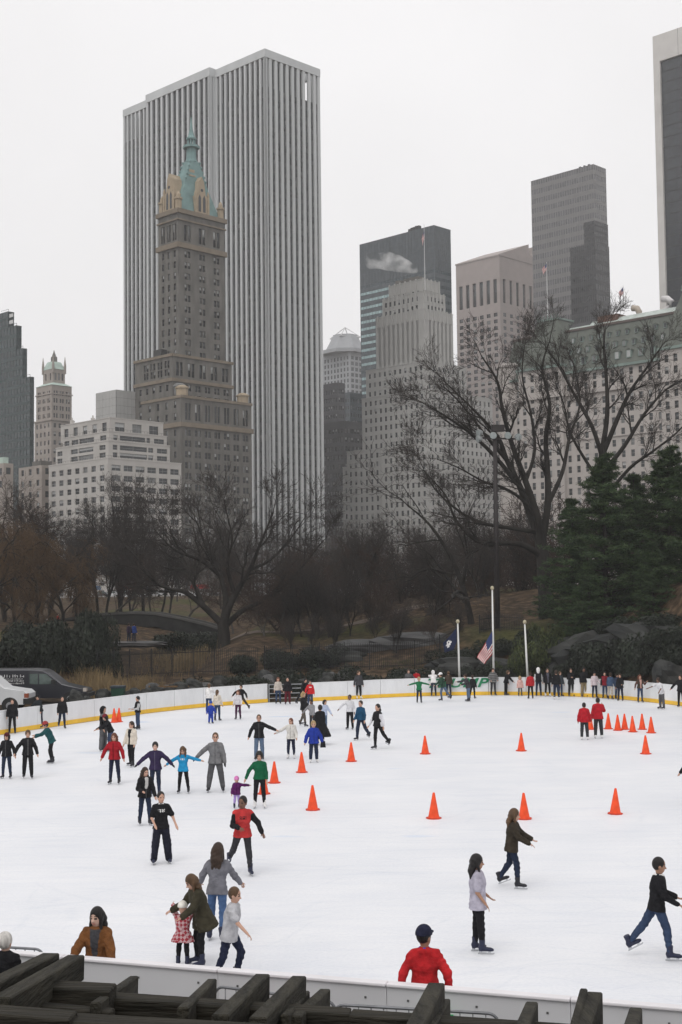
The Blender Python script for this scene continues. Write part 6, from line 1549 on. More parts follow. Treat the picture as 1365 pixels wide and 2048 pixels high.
# outside the boards, below the pergola
pW = on(16, 1862, 1.72); person(0, 2000, 1860, 160, 'white haired man in black coat outside the near boards', BK, BK, 'p', 'w', 'short', kind='coat', H=1.74, pos=(pW.x - .05, pW.y, 0), shoes=False, la=(40, 10, 60), ra=(10, 8, 20))
pY = on(138, 1996, 1.6); person(138, 2048, 1996, 30, 'blond person glimpsed between the pergola beams', (.10, .09, .09), BK, 'f', 'y', 'bob', H=1.66, pos=(pY.x, pY.y, 0), shoes=False)
# middle distance, left
person(290, 1650, 1535, 22, 'woman with long dark hair in open black jacket, pale scarf and jeans', BK, DJ, 'f', 'b', 'long', kind='jacket', la=(6, 14, 14), ra=(14, 14, 60, -20), ll=(12, 4, 14), rl=(-2, 4, 10), skate='k', scarf=((.45, .44, .43), 1), lean=6, look=20)
person(311, 1592, 1485, 2, 'woman in purple zip jacket and jeans with both arms held out', (.032, .022, .06), DJ, 'p', 'k', 'short', kind='jacket', la=(6, 50, 6, 42), ra=(8, 52, 4, 46), gloves=BK, ll=(4, 3, 4), rl=(2, 4, 4), skate='n', lean=4)
person(368, 1586, 1493, -4, 'girl in bright blue top and black leggings holding hands on both sides', (.02, .27, .52), BK, 'f', 'm', 'long', kind='sweater', la=(8, 72, 2, 76), ra=(8, 58, 4, 54), child=.25, ll=(0, 9, 2), rl=(0, 6, 2), nod=14, hem=.12, logo=WH)
person(432, 1584, 1466, 2, 'man in grey hooded sweatshirt and grey trousers leading the girl in blue', (.16, .16, .165), (.085, .085, .09), 'f', 'm', 'crop', kind='jacket', hood=1, la=(6, 14, 14), ra=(8, 50, 4, 44), gloves=BK, wide=.25, ll=(0, 10, 2), rl=(0, 10, 2), scarf=((.03, .09, .40), 0), skate='k', fat=.08)
person(230, 1568, 1467, -6, 'woman in red jacket with long brown hair and arms slightly out', (.30, .012, .02), NV, 'f', 'r', 'long', kind='jacket', la=(6, 26, 10), ra=(8, 32, 8), ll=(0, 6, 2), rl=(0, 5, 4), inner=None, lean=3)
person(264, 1533, 1443, -28, 'woman in cream jacket over black with white headband', CR, BK, 'f', 'b', 'tail', kind='jacket', la=(8, 12, 20), ra=(10, 10, 14), ll=(12, 4, 12), rl=(-8, 6, 6), inner=BK, hem=.08, look=-20)
person(14, 1557, 1467, -8, 'woman in black jacket and dark red hat holding hands with a man in black', BK, DJ, 'f', 'k', 'bob', hat=('beanie', (.08, .015, .02)), kind='jacket', la=(6, 28, 10), ra=(10, 16, 10), ll=(0, 5, 4), rl=(4, 5, 8))
person(56, 1557, 1461, 14, 'bearded man all in black holding hands with the woman in the red hat', BK, BK, 'f', 'm', 'short', kind='jacket', la=(8, 22, 14), ra=(8, 40, 8), ll=(4, 4, 8), rl=(-6, 4, 8), wide=.15)
person(105, 1527, 1440, -70, 'stooping skater in dark teal jacket and red green hat reaching forward', TL, BK, 'f', 'k', 'short', hat=('beanie', (.30, .05, .05)), kind='jacket', la=(50, 8, 26), ra=(40, 8, 20), ll=(14, 6, 24), rl=(4, 6, 18), lean=26, H=1.74)
person(206, 1502, 1414, 70, 'hooded skater in grey vest and wide grey trousers', (.14, .14, .145), (.10, .10, .105), 'f', None, 'bald', hat=('hood', BK), kind='vest', sleeves=BK, wide=.45, la=(6, 8, 20), ra=(6, 8, 20), hem=.08)
person(221, 1503, 1427, -60, 'bending woman in black top and dark red hat behind the woman in red', BK, JN, 'f', 'k', 'bob', hat=('beanie', (.16, .02, .03)), kind='sweater', lean=28, la=(40, 10, 20), ra=(30, 10, 20), ll=(14, 4, 20), rl=(8, 4, 16), H=1.66)
person(277, 1459, 1393, -60, 'skater in black vest with white sleeve and jeans near the left boards', BK, JN, 'f', 'k', 'short', kind='vest', sleeves=(.5, .5, .5), la=(14, 6, 70), ra=(14, 6, 70))
person(25, 1468, 1398, 8, 'man in black standing at the boards before the white van', BK, BK, 'f', 'b', 'short', kind='jacket')
person(80, 1457, 1390, -20, 'man in dark jacket and cap propping an arm on the boards', (.022, .026, .03), NV, 'f', 'k', 'short', hat=('cap', BK), kind='jacket', ra=(20, 34, 10), lean=6, side=-8)
person(124, 1457, 1393, 20, 'man in black jacket and jeans gliding along the boards before the dark van', BK, DJ, 'f', 'k', 'crop', kind='jacket', ll=(6, 4, 6), rl=(-14, 4, 20))
# centre
person(520, 1616, 1505, 0, 'curly haired woman in green sweater, black trousers and white skates', (.008, .10, .045), BK, 'f', 'k', 'curly', kind='sweater', la=(4, 8, 6), ra=(8, 36, 4), skate='w', ll=(0, 5, 2), rl=(0, 5, 2), hem=.05)
person(474, 1616, 1553, 10, 'small child in pink helmet and purple jacket reaching up for a hand', (.085, .012, .085), (.36, .26, .55), 'f', None, 'bald', hat=('helmet', (.62, .20, .45)), kind='puffy', la=(60, 76, 8, 84), ra=(10, 16, 10), child=1, skate='n')
person(519, 1520, 1430, 2, 'man in black fleece and light jeans stretching a hand to a woman in white', BK, LJ, 'f', 'm', 'crop', kind='jacket', la=(6, 62, 4, 66), ra=(4, 30, 6), wide=.15)
person(583, 1517, 1437, -8, 'woman in white jacket, navy leggings and white skates taking a hand', (.62, .60, .56), NV, 'f', 'r', 'tail', kind='jacket', la=(6, 14, 30), ra=(10, 58, 4, 62), skate='w', look=-30, hood=1)
person(628, 1525, 1442, 8, 'blond boy in royal blue jacket carrying a black bag', (.018, .04, .28), DJ, 'f', 'y', 'short', kind='puffy', sleeves=None, la=(6, 26, 4), ra=(4, 26, 4), bag=BK, child=.35, skate='w', wide=.2)
person(642, 1490, 1405, -150, 'person wrapped in long black cape gliding away behind the blond boy', BK, BK, 'f', 'k', 'short', kind='cape', la=(4, 6, 10), ra=(4, 6, 10), skate='w', hem=.62, H=1.75)
person(606, 1453, 1384, 60, 'blond woman in black jacket and patterned leggings walking away', BK, (.10, .085, .07), 'f', 'y', 'bob', kind='jacket', ll=(-14, 3, 14), rl=(16, 3, 8), la=(8, 8, 20), ra=(8, 8, 20))
person(626, 1462, 1399, -40, 'dark haired skater in grey hooded top stretching an arm down', (.24, .24, .25), GD, 'd', 'k', 'crop', kind='sweater', hood=1, ra=(20, 40, 8), la=(6, 8, 20), lean=8)
person(649, 1462, 1400, 40, 'woman in pale blue shirt with black hair', (.42, .48, .62), LJ, 'f', 'k', 'bob', kind='sweater', la=(20, 16, 14), ra=(6, 8, 16), lean=6)
person(701, 1459, 1390, -20, 'man in white shirt and black trousers with one arm out', (.62, .62, .64), BK, 'd', 'k', 'crop', kind='sweater', ra=(20, 52, 10), la=(6, 14, 10), wide=.15)
person(727, 1480, 1401, -40, 'man in blue sweater and dark jeans carrying a white jacket', (.012, .06, .12), DJ, 'f', 'b', 'crop', kind='sweater', la=(4, 16, 14), ra=(10, 8, 20), ll=(-20, 6, 16), rl=(12, 4, 10), wide=.15, inner=None)
person(765, 1498, 1408, -50, 'woman in black quilted vest with white sleeves and black leggings', BK, BK, 'f', 'k', 'tail', kind='vest', sleeves=(.62, .62, .65), la=(-14, 10, 14), ra=(24, 10, 10), ll=(-26, 4, 16), rl=(6, 4, 8), hem=.06)
person(418, 1425, 1368, 170, 'skater in white hooded top leaning on the left boards', WH, JN, 'f', 'm', 'short', kind='jacket', hood=1, la=(20, 10, 40), ra=(50, 16, 30), lean=8)
person(435, 1442, 1380, 160, 'woman in cream sweater and jeans beside the child in blue', CR, JN, 'f', 'm', 'tail', kind='sweater', la=(6, 10, 20), ra=(6, 10, 20))
person(422, 1447, 1402, 20, 'small child in blue snowsuit', BL, BL, 'f', 'y', 'short', hat=('helmet', (.03, .08, .35)), kind='puffy', child=1, la=(10, 24, 10), ra=(10, 24, 10), wide=.3)
person(477, 1439, 1381, -10, 'woman in white top and plum trousers with brown hair', (.62, .60, .62), (.06, .015, .05), 'f', 'r', 'long', kind='sweater', la=(8, 10, 30), ra=(8, 10, 20))
person(489, 1424, 1370, -20, 'person in black jacket with arms spread and one leg kicked out', BK, BR, 'f', 'b', 'short', kind='jacket', la=(6, 40, 10), ra=(8, 62, 6), ll=(-26, 24, 10), rl=(6, 2, 6))
person(557, 1408, 1355, 4, 'woman in cream sweater and jeans with red hair at the gate', (.50, .45, .40), JN, 'f', 'r', 'long', kind='sweater', la=(8, 10, 30))
person(576, 1409, 1355, 2, 'man in black jacket and dark red trousers at the gate', BK, (.10, .012, .02), 'f', 'k', 'crop', kind='jacket', wide=.2)
person(602, 1412, 1360, 40, 'skater in black stretching one leg sideways by the gate', BK, BK, 'f', 'k', 'short', kind='jacket', rl=(4, 46, 4), ll=(10, 6, 30), lean=16, la=(30, 20, 30), ra=(20, 30, 20), H=1.7)
person(621, 1414, 1361, 10, 'skater in bright red hooded top and jeans by the gate', (.50, .02, .025), JN, 'f', 'k', 'short', kind='jacket', hood=1, logo=WH, ra=(14, 24, 20))
person(718, 1398, 1342, 20, 'woman in charcoal jacket, black leggings and white skates with her back to the boards', (.05, .05, .055), BK, 'f', 'm', 'tail', kind='jacket', skate='w', ra=(4, 20, 10), look=40)
# the far boards
W_ = [
 (818, 1392, 1339, 6, 'person in grey jacket lounging on the boards beside a red jacket', dict(top=(.10, .10, .105), bot=NV, la=(6, 40, 30))),
 (835, 1391, 1339, 190, 'person in red jacket bent over the boards behind the child in green', dict(top=(.40, .015, .02), bot=BK, lean=12)),
 (839, 1406, 1354, 4, 'child in green sweater with arms spread wide', dict(top=(.015, .15, .06), bot=DJ, hair='y', kind='sweater', la=(8, 76, 2, 74), ra=(8, 76, 2, 74), child=.3)),
 (868, 1393, 1347, 180, 'person in white hooded top folded over the boards by the lettering', dict(top=WH, bot=DJ, hair=None, hs='bald', hat=('hood', WH), lean=26, la=(70, 10, 20), ra=(70, 10, 20), H=1.72)),
 (898, 1392, 1343, 176, 'person in dark jacket half hidden behind the man in the white cap', dict(top=BR, bot=DJ, hair='m', la=(30, 10, 20))),
 (893, 1402, 1346, -78, 'man in white cap, dark green jacket and jeans skating left', dict(top=(.025, .06, .04), bot=LJ, hat=('cap', (.75, .75, .75)), lean=14, ll=(-28, 4, 10), rl=(14, 4, 20), la=(14, 8, 30), ra=(20, 8, 30), H=1.78)),
 (938, 1403, 1352, -76, 'person in charcoal jacket and light jeans leaning left along the boards', dict(top=(.045, .045, .05), bot=LJ, lean=16, la=(30, 10, 40), ra=(60, 10, 20), H=1.7, look=-20)),
 (945, 1397, 1350, 150, 'person in black with legs apart behind the charcoal jacket', dict(top=BK, bot=BK, ll=(4, 14, 4), rl=(-8, 10, 6))),
 (987, 1391, 1337, 10, 'person in grey striped jacket standing before the leaf badge', dict(top=(.12, .12, .12), bot=GD, hair='b', mat_top='STRIPE', kind='puffy', la=(6, 22, 50, -10), ra=(6, 22, 50, -10))),
 (1012, 1391, 1348, 60, 'woman in black stooping against the boards right of the badge', dict(top=BK, bot=BK, hair='m', hs='bob', lean=18, la=(20, 8, 20), H=1.65)),
 (1041, 1392, 1352, -4, 'small child in pale pink coat and grey leggings', dict(top=(.58, .36, .32), bot=GY, hair='y', hs='bob', kind='coat', child=.7, hem=.18)),
 (1062, 1398, 1345, 184, 'person in red jacket seen from behind at the right flagpole', dict(top=(.42, .02, .025), bot=BK)),
 (1078, 1393, 1336, 176, 'person in black vest with white hood and white sleeves', dict(top=BK, bot=DJ, hair=None, hs='bald', hat=('hood', WH), kind='vest', sleeves=(.55, .55, .55))),
 (1096, 1393, 1337, 4, 'person in open black jacket and grey top with hands in pockets', dict(top=BK, bot=BK, inner=(.08, .08, .1), skate='w')),
 (1114, 1399, 1341, 182, 'person in black print top seen from behind', dict(top=BK, bot=DJ, kind='sweater', wide=.15, skate='w')),
 (1121, 1393, 1343, 30, 'person in slate jacket behind the black print top', dict(top=(.05, .06, .07), bot=JN, hair='m')),
 (1143, 1393, 1337, 2, 'person in long black jacket with folded arms', dict(top=BK, bot=BK, la=(20, 10, 90, -40), ra=(20, 10, 90, -40), hem=.2)),
 (1169, 1394, 1335, 4, 'tall man in black jacket and khaki trousers', dict(top=BK, bot=(.24, .19, .11), skin='d', hair='k', wide=.3)),
 (1190, 1396, 1344, 8, 'woman in pale pink jacket and sunglasses with dark jeans', dict(top=(.58, .50, .52), bot=NV, hat=('beanie', BK), la=(10, 18, 50))),
 (1211, 1397, 1344, -14, 'woman in red and black jacket with long dark hair', dict(top=(.20, .015, .025), bot=JN, sleeves=BK, kind='jacket', hair='k', hs='long', ll=(8, 4, 6))),
 (1221, 1399, 1346, 150, 'person in slate blue jacket and cream trousers turned to the boards', dict(top=(.05, .08, .14), bot=(.50, .44, .38), lean=12)),
 (1234, 1398, 1347, 30, 'person in blue denim jacket beside the cream trousers', dict(top=(.05, .07, .12), bot=JN, hair='b', ll=(-8, 6, 8))),
 (1242, 1402, 1348, -30, 'slight skater in black at the end of the line', dict(top=BK, bot=NV, hair='b', la=(20, 8, 60))),
 (1281, 1405, 1350, 10, 'woman in dark brown vest over pink with an arm raised', dict(top=BR, bot=JN, hair='r', hs='long', kind='vest', sleeves=(.10, .05, .04), inner=(.5, .3, .26), la=(30, 20, 100), ra=(4, 28, 10))),
 (1325, 1418, 1358, -60, 'man in white tee and grey trousers lurching left', dict(top=(.66, .66, .68), bot=GY, skin='d', kind='tee', lean=22, la=(20, 20, 20), ra=(50, 30, 10), wide=.2, H=1.8)),
 (1363, 1414, 1350, -30, 'skater in black at the right edge by the boulder', dict(top=BK, bot=BK, ra=(20, 40, 20))),
 (1170, 1480, 1406, 172, 'shorter rink steward in red jacket and black trousers', dict(top=(.40, .012, .022), bot=GD, hair='k', hs='crop', kind='puffy', skate='w', ra=(6, 16, 10), la=(6, 14, 10), wide=.2)),
 (1198, 1477, 1396, 176, 'taller rink steward in red jacket raising a hand to his face', dict(top=(.40, .012, .022), bot=GD, hair='k', hs='crop', kind='puffy', skate='w', ra=(40, 20, 110, -10), la=(6, 10, 10), wide=.2)),
]
sm_ = bpy.data.materials.new('striped_grey'); sm_.use_nodes = True; n = sm_.node_tree; b = n.nodes['Principled BSDF']; b.inputs['Roughness'].default_value = .9
t = n.nodes.new('ShaderNodeTexCoord'); w = n.nodes.new('ShaderNodeTexWave'); w.bands_direction = 'Z'; w.inputs['Scale'].default_value = 2.6; w.inputs['Distortion'].default_value = .6
n.links.new(t.outputs['Object'], w.inputs['Vector']); n.links.new(ramp_node(n, w.outputs['Fac'], [(.45, (.03, .03, .032)), (.55, (.22, .22, .215))]), b.inputs['Base Color'])
for (u, vf, vt, yaw, lab, kw) in W_:
    if kw.get('mat_top') == 'STRIPE': kw['mat_top'] = sm_
    person(u, vf, vt, yaw, lab, **kw)
# cut by the frame's right edge
person(1420, 1925, 1730, -80, 'skater in dark trousers just leaving at the right edge', (.3, .28, .28), BK, 'f', 'b', 'bob', ll=(22, 4, 10), rl=(-16, 4, 30))
person(1388, 1606, 1500, -70, 'skater in black cut off by the right edge level with the cones', BK, BK, 'f', 'k', 'short', ra=(20, 30, 10))
# walkers in the park beyond
for (u, v, Y, col, lab) in ((112, 1240, 139, (.40, .02, .02), 'walker in red crossing the stone bridge'), (92, 1246, 139.5, (.6, .6, .6), 'walker in white crossing the stone bridge')):
    p = at(u, v, Y); person(u, v, v, 60, lab, col, BK, pos=(p.x, Y + .8, p.z - 1.0), H=1.7, shoes=False)
for (u, col, lab) in ((258, (.03, .02, .04), 'walker in dark coat standing on the pale ledge below the bridge'), (268, (.03, .06, .22), 'walker in blue jacket standing on the pale ledge below the bridge')):
    p = at(u, 1284, 115.5); person(u, 1284, 1284, 150, lab, col, DJ, pos=(p.x, 115.5, p.z), H=1.65, shoes=False)
# ================================================================== cones, barriers, pergola, vans, mast, flags
M_orange = mat('cone_orange', (.80, .078, .018), .5, .14, 6); M_or2 = mat('cone_base_orange', (.55, .05, .02), .6, .12, 3)
def cone_data():
    m = MB(); m.lathe([(.175, .03), (.16, .06), (.035, .74), (.028, .755), (.018, .757)], n=16); a = m.data('cone_body', M_orange, False)
    m = MB(); o = [(.23 * math.cos(math.pi / 8 + k * math.pi / 4), .23 * math.sin(math.pi / 8 + k * math.pi / 4)) for k in range(8)]
    m.add([(x, y, 0) for x, y in o] + [(x, y, .035) for x, y in o], [tuple(reversed(range(8))), tuple(range(8, 16))] + [(k, (k + 1) % 8, 8 + (k + 1) % 8, 8 + k) for k in range(8)]); return a, m.data('base_plate', M_or2)
CB, CP = cone_data()
GC = 'orange cones set out on the ice'
for (u, v, lab) in ((626, 1620, 'orange cone on bare ice, nearest to the green sweater group'), (549, 1566, 'orange cone just behind the curly haired woman in green'), (528, 1588, 'orange cone seen between the legs of the woman in green'), (604, 1545, 'orange cone in front of the blond boy in blue'), (703, 1523, 'orange cone by the woman in black vest with white sleeves'),
    (851, 1508, 'orange cone alone in the middle of the ice, level with the far pair'), (1043, 1502, 'orange cone left of the two red stewards'), (868, 1637, 'orange cone alone left of the woman in brown jacket'), (1049, 1638, 'orange cone beside the face of the woman in brown jacket'), (1231, 1628, 'orange cone alone on the right hand ice'), (1292, 1508, 'orange cone in front of the cluster of six cones'),
    (1217, 1458, None), (1236, 1461, None), (1250, 1459, None), (1266, 1464, None), (1285, 1459, None), (1303, 1466, None), (1181, 1459, 'orange cone hidden between the two red stewards'), (229, 1445, 'orange cone of the pair by the left boards'), (238, 1444, 'orange cone of the pair by the left boards'), ):
    p = on(u, v); o = empty('traffic_cone', p, rt.uniform(0, 1)); tag(o, lab or 'orange cone in the cluster of six beside the stewards', 'cone', 'pair of cones by the left boards' if u < 300 else GC if lab else 'six clustered cones')
    o.rotation_euler = (rt.gauss(0, .012), rt.gauss(0, .012), rt.uniform(0, 1)); link('cone_body', CB, o); link('base_plate', CP, o)
p = on(527, 2012, .4); o = empty('traffic_cone', (p.x, near_y(p.x) - .6, 0)); tag(o, 'orange cone standing outside the near boards below the pergola', 'cone'); link('cone_body', CB, o); link('base_plate', CP, o)
# ---- crowd barriers outside the near boards
M_barr = mat('barrier_steel', (.16, .165, .175), .4, .2, 5, metal=.5)
def barrier(u0, u1, v, z, label):
    a, b_ = on(u0, v[0], z), on(u1, v[1], z); a.z = b_.z = 0; root = empty('crowd_barrier', a); tag(root, label, 'barrier'); d = b_ - a; L_ = d.length; e = d.normalized(); r = .14
    arc = [e * (r - r * math.cos(t)) + Vector((0, 0, z - r + r * math.sin(t))) for t in [k * math.pi / 10 for k in range(6)]]
    arc2 = [d - e * (r - r * math.cos(t)) + Vector((0, 0, z - r + r * math.sin(t))) for t in [k * math.pi / 10 for k in range(5, -1, -1)]]
    MB().tube([Vector((0, 0, .1))] + arc + arc2 + [d + Vector((0, 0, .1))], .021, 8).build('frame', M_barr, root, True)
    MB().tube([Vector((0, 0, .22)), d + Vector((0, 0, .22))], .016, 8).build('lower_rail', M_barr, root, True)
    n_ = int(L_ / .16)
    for k in range(1, n_): c = e * (L_ * k / n_); MB().tube([c + Vector((0, 0, .22)), c + Vector((0, 0, z - .01))], .009, 6).build('bar', M_barr, root, True)
    for s_ in (.12, .88): c = d * s_; q_ = Vector((-e.y, e.x, 0)) * .3; MB().bar(c - q_ + Vector((0, 0, .02)), c + q_ + Vector((0, 0, .02)), .05, .03).build('foot', M_barr, root)
barrier(668, 998, (2009, 2028), 1.08, 'grey steel crowd barrier before the near boards under the red sweatshirt')
barrier(430, 672, (1972, 2004), 1.08, 'grey steel crowd barrier half hidden by the pergola rafters')
barrier(-60, 88, (1890, 1899), 1.1, 'grey steel crowd barrier beside the white haired man')
p = on(886, 2040, .75); o = empty('backpack', (p.x, p.y, 0)); tag(o, 'green bag hung behind the pergola rafter', 'bag'); MB().frustum(-.2, .2, -.1, .1, .3, -.15, .15, -.07, .07, .8).build('sack', cloth((.02, .30, .10)), o); MB().tube([(-.08, -.1, .5), (-.1, -.16, .65), (-.08, -.08, .8)], .015, 6).build('strap', M_dark, o)

# ---- pergola of dark weathered timber just below the terrace
M_wood = mat('weathered_rafter', (.013, .012, .009), .9, .35, 2.0, bump=.6, bscale=5, col2=(.045, .041, .030), stretch=(9, .7, 9))
M_wood2 = mat('weathered_beam', (.012, .011, .008), .9, .35, 2.0, bump=.6, bscale=5, col2=(.036, .032, .024), stretch=(.7, 9, 9))
per = empty('pergola', (0, 7.5, 0)); tag(per, 'dark weathered timber pergola with jutting rafters in the foreground', 'pergola')
PO = Vector((0, 7.5, 0))
def beam(name, a, b_, w, h, notch=False):
    o = MB().bar(a - PO, b_ - PO, w, h).build(name, M_wood2 if name == 'beam' else M_wood, per); bevel(o, .008, 1); return o
def rafter(tu, tv, su, sv, Y0, Y1, w=.11, h=.20):
    """far end (tu, tv) at Y1, near end towards (su, sv) at Y0 (pixels of the top edge)"""
    a, b_ = at(su, sv, Y0), at(tu, tv, Y1); dz = Vector((0, 0, h / 2)); beam('rafter', a - dz, b_ - dz, w, h)
# rafters: (far end, near end)
for (tu, tv, su, sv, Y1, w, h) in ((102, 1906, -60, 1985, 8.6, .13, .15), (152, 1910, 0, 1995, 8.5, .13, .18), (268, 1952, 190, 2005, 8.9, .07, .14), (424, 1958, 365, 2015, 8.9, .075, .16), (525, 1948, 440, 2030, 8.6, .11, .19), (598, 1952, 515, 2035, 8.6, .11, .19), (612, 1982, 570, 2030, 8.9, .06, .16), (650, 1978, 590, 2032, 9.0, .085, .14), (873, 1966, 828, 2055, 8.4, .12, .20), (893, 1998, 862, 2050, 8.7, .06, .15), (1064, 2004, 1040, 2062, 8.2, .085, .2), (1272, 2016, 1256, 2070, 8.0, .085, .2)):
    rafter(tu, tv, su, sv, Y1 - 1.35, Y1, w * .86, h * .84)
a, b_ = at(1150, 2075, 6.9), at(1184, 1984, 8.1)           # split rafter end
for du, dv, w in ((-14, -3, .045), (8, 4, .09)):
    a2, b2 = at(1150 + du * .6, 2075, 6.9), at(1182 + du, 1980 + dv, 8.1); beam('rafter', a2 - Vector((0, 0, .1)), b2 - Vector((0, 0, .1)), w, .2)
# beams across
for (u0, v0, u1, v1, Y0, Y1, w, h) in ((-80, 1957, 226, 1974, 8.0, 7.9, .16, .17), (222, 1990, 700, 2022, 8.0, 7.9, .14, .22), (700, 2024, 1420, 2074, 7.9, 7.5, .14, .24),
    (-80, 2012, 145, 2030, 7.0, 6.95, .16, .20), (60, 2006, 225, 2020, 7.7, 7.6, .09, .10), (140, 2034, 560, 2058, 7.0, 6.9, .16, .2), (560, 2062, 1420, 2120, 7.0, 6.6, .16, .2)):
    p, q_ = at(u0, v0, Y0), at(u1, v1, Y1); beam('beam', p - Vector((0, 0, h / 2)), q_ - Vector((0, 0, h / 2)), w, h)
for (u, Y, v) in ((160, 7.92, 1990), (620, 7.95, 2030), (1150, 7.65, 2070), (-60, 7.0, 2040), (400, 6.95, 2075)):
    p = at(u, v, Y); beam('post', Vector((p.x, Y, 0)), Vector((p.x, Y, p.z - .12)), .16, .16)

# ---- floodlight mast
M_mast = mat('mast_brown', (.035, .03, .03), .6, .15, 2); M_lamp = mat('lamp_housing', (.30, .32, .32), .4, .15, 4); M_lens = mat('lamp_lens', (.42, .46, .46), .15, .1, 6)
YM = 104.0; pt, pb = at(990, 872, YM), at(996, 1272, YM); zb_ = min(pb.z, gz(pb.x, YM)) - .1
mr = empty('floodlight_mast', (pb.x, YM, zb_)); tag(mr, 'tall brown steel mast with round floodlights in front of the bare tree', 'mast'); O = Vector(mr.location); hm = pt.z - zb_; tx = pt.x - pb.x
MB().tube([(0, 0, 0), (tx, 0, hm)], [.22, .15], 10).build('pole', M_mast, mr, True)
MB().bar((tx - 1.25, 0, hm - .15), (tx + 1.7, 0, hm - .25), .12, .12).build('cross_arm', M_mast, mr)
MB().box(tx - .25, tx + .75, -.25, .25, hm + .35, hm + .85).build('control_box', M_mast, mr)
for (u, v, yaw) in ((960, 866, -60), (959, 878, -70), (986, 871, 0), (1015, 871, 10), (1035, 874, 20)):
    p = at(u, v, YM) - O; h_ = empty('floodlight', (0, 0, 0)); bpy.data.objects.remove(h_)
    m = MB(); c = Vector((p.x, -.15, p.z)); d = Vector((math.sin(R(yaw)), -math.cos(R(yaw)), -.25)).normalized()
    m.tube([c + d * -.25, c + d * -.2, c, c + d * .18], [.06, .14, .26, .28], 14); o = m.build('floodlight', M_lamp, mr, True)
    MB().tube([c + d * .165, c + d * .185], [.25, .25], 14).build('lens', M_lens, o)
    MB().bar(c, (p.x, 0, hm - .2), .05, .05, up=(0, 1, .1)).build('bracket', M_mast, mr)

# ---- flagpoles and flags behind the boards
M_pole = mat('white_pole', (.70, .70, .68), .4, .04, 3)
for (tu, tv, bu_, bv, lab) in ((916, 1247, 920, 1366, 'white flagpole carrying the dark blue flag'), (985, 1180, 988, 1362, 'tallest white flagpole with a striped flag at half mast'), (1050, 1248, 1057, 1366, 'bare white flagpole behind the red jacket')):
    Yp = float(wall_y(at(bu_, bv, 89).x)) + .9; a, b_ = at(tu, tv, Yp), at(bu_, bv, Yp); base = Vector((b_.x, Yp, -.05)); tip = a - base
    o = empty('flagpole', base); tag(o, lab, 'flagpole')
    MB().tube([Vector((b_.x, Yp, -.05)) - base, Vector((tip.x, 0, tip.z))], [.085, .05], 10).build('pole', M_pole, o, True)
    MB().lathe([(.02, -.02), (.11, .05), (.13, .14), (.08, .24), (.02, .27)], (tip.x, 0, tip.z), 10).build('finial', mat('finial_gold', (.45, .40, .28), .4), o, True)
    MB().lathe([(.2, 0), (.2, .1), (.12, .14)], n=10).build('base_collar', M_pole, o)
Yp = float(wall_y(at(988, 1360, 89).x)) + .75
pf_ = at(985, 1262, Yp); fo = stripes_flag('flag', 'red and white striped flag with blue canton drooping at half mast', pf_, 1.5, 1.05, -1, hang=True)
pf_ = at(914, 1256, Yp)
nu, nv = 12, 10; v = []; f = []; mi = []
for i in range(nu + 1):
    for j in range(nv + 1):
        a = i / nu; c = j / nv; v.append((-.92 * a * (1 - .1 * c), .12 * math.sin(a * 8 + c * 2), -1.15 * c * (.35 + .65 * (1 - abs(a - .3))) - 1.0 * a))
for i in range(nu):
    for j in range(nv):
        q_ = i * (nv + 1) + j; f.append((q_, q_ + 1, q_ + nv + 2, q_ + nv + 1))
        x, y = (i + .5) / nu - .62, (j + .5) / nv - .45
        mi.append(1 if (abs(x) < .09 and abs(y) < .30 and (i * 3 + j) % 4 != 0) or (abs(y) < .06 and abs(x) < .2) else 0)
fo = link('flag', mesh('flag', v, f, [mat('flag_navy', (.012, .018, .05), .8, .1), M_whtc], mi, True)); fo.location = pf_; tag(fo, 'dark blue flag with pale crest hanging from the left flagpole', 'flag'); fo.modifiers.new('thickness', 'SOLIDIFY').thickness = .006

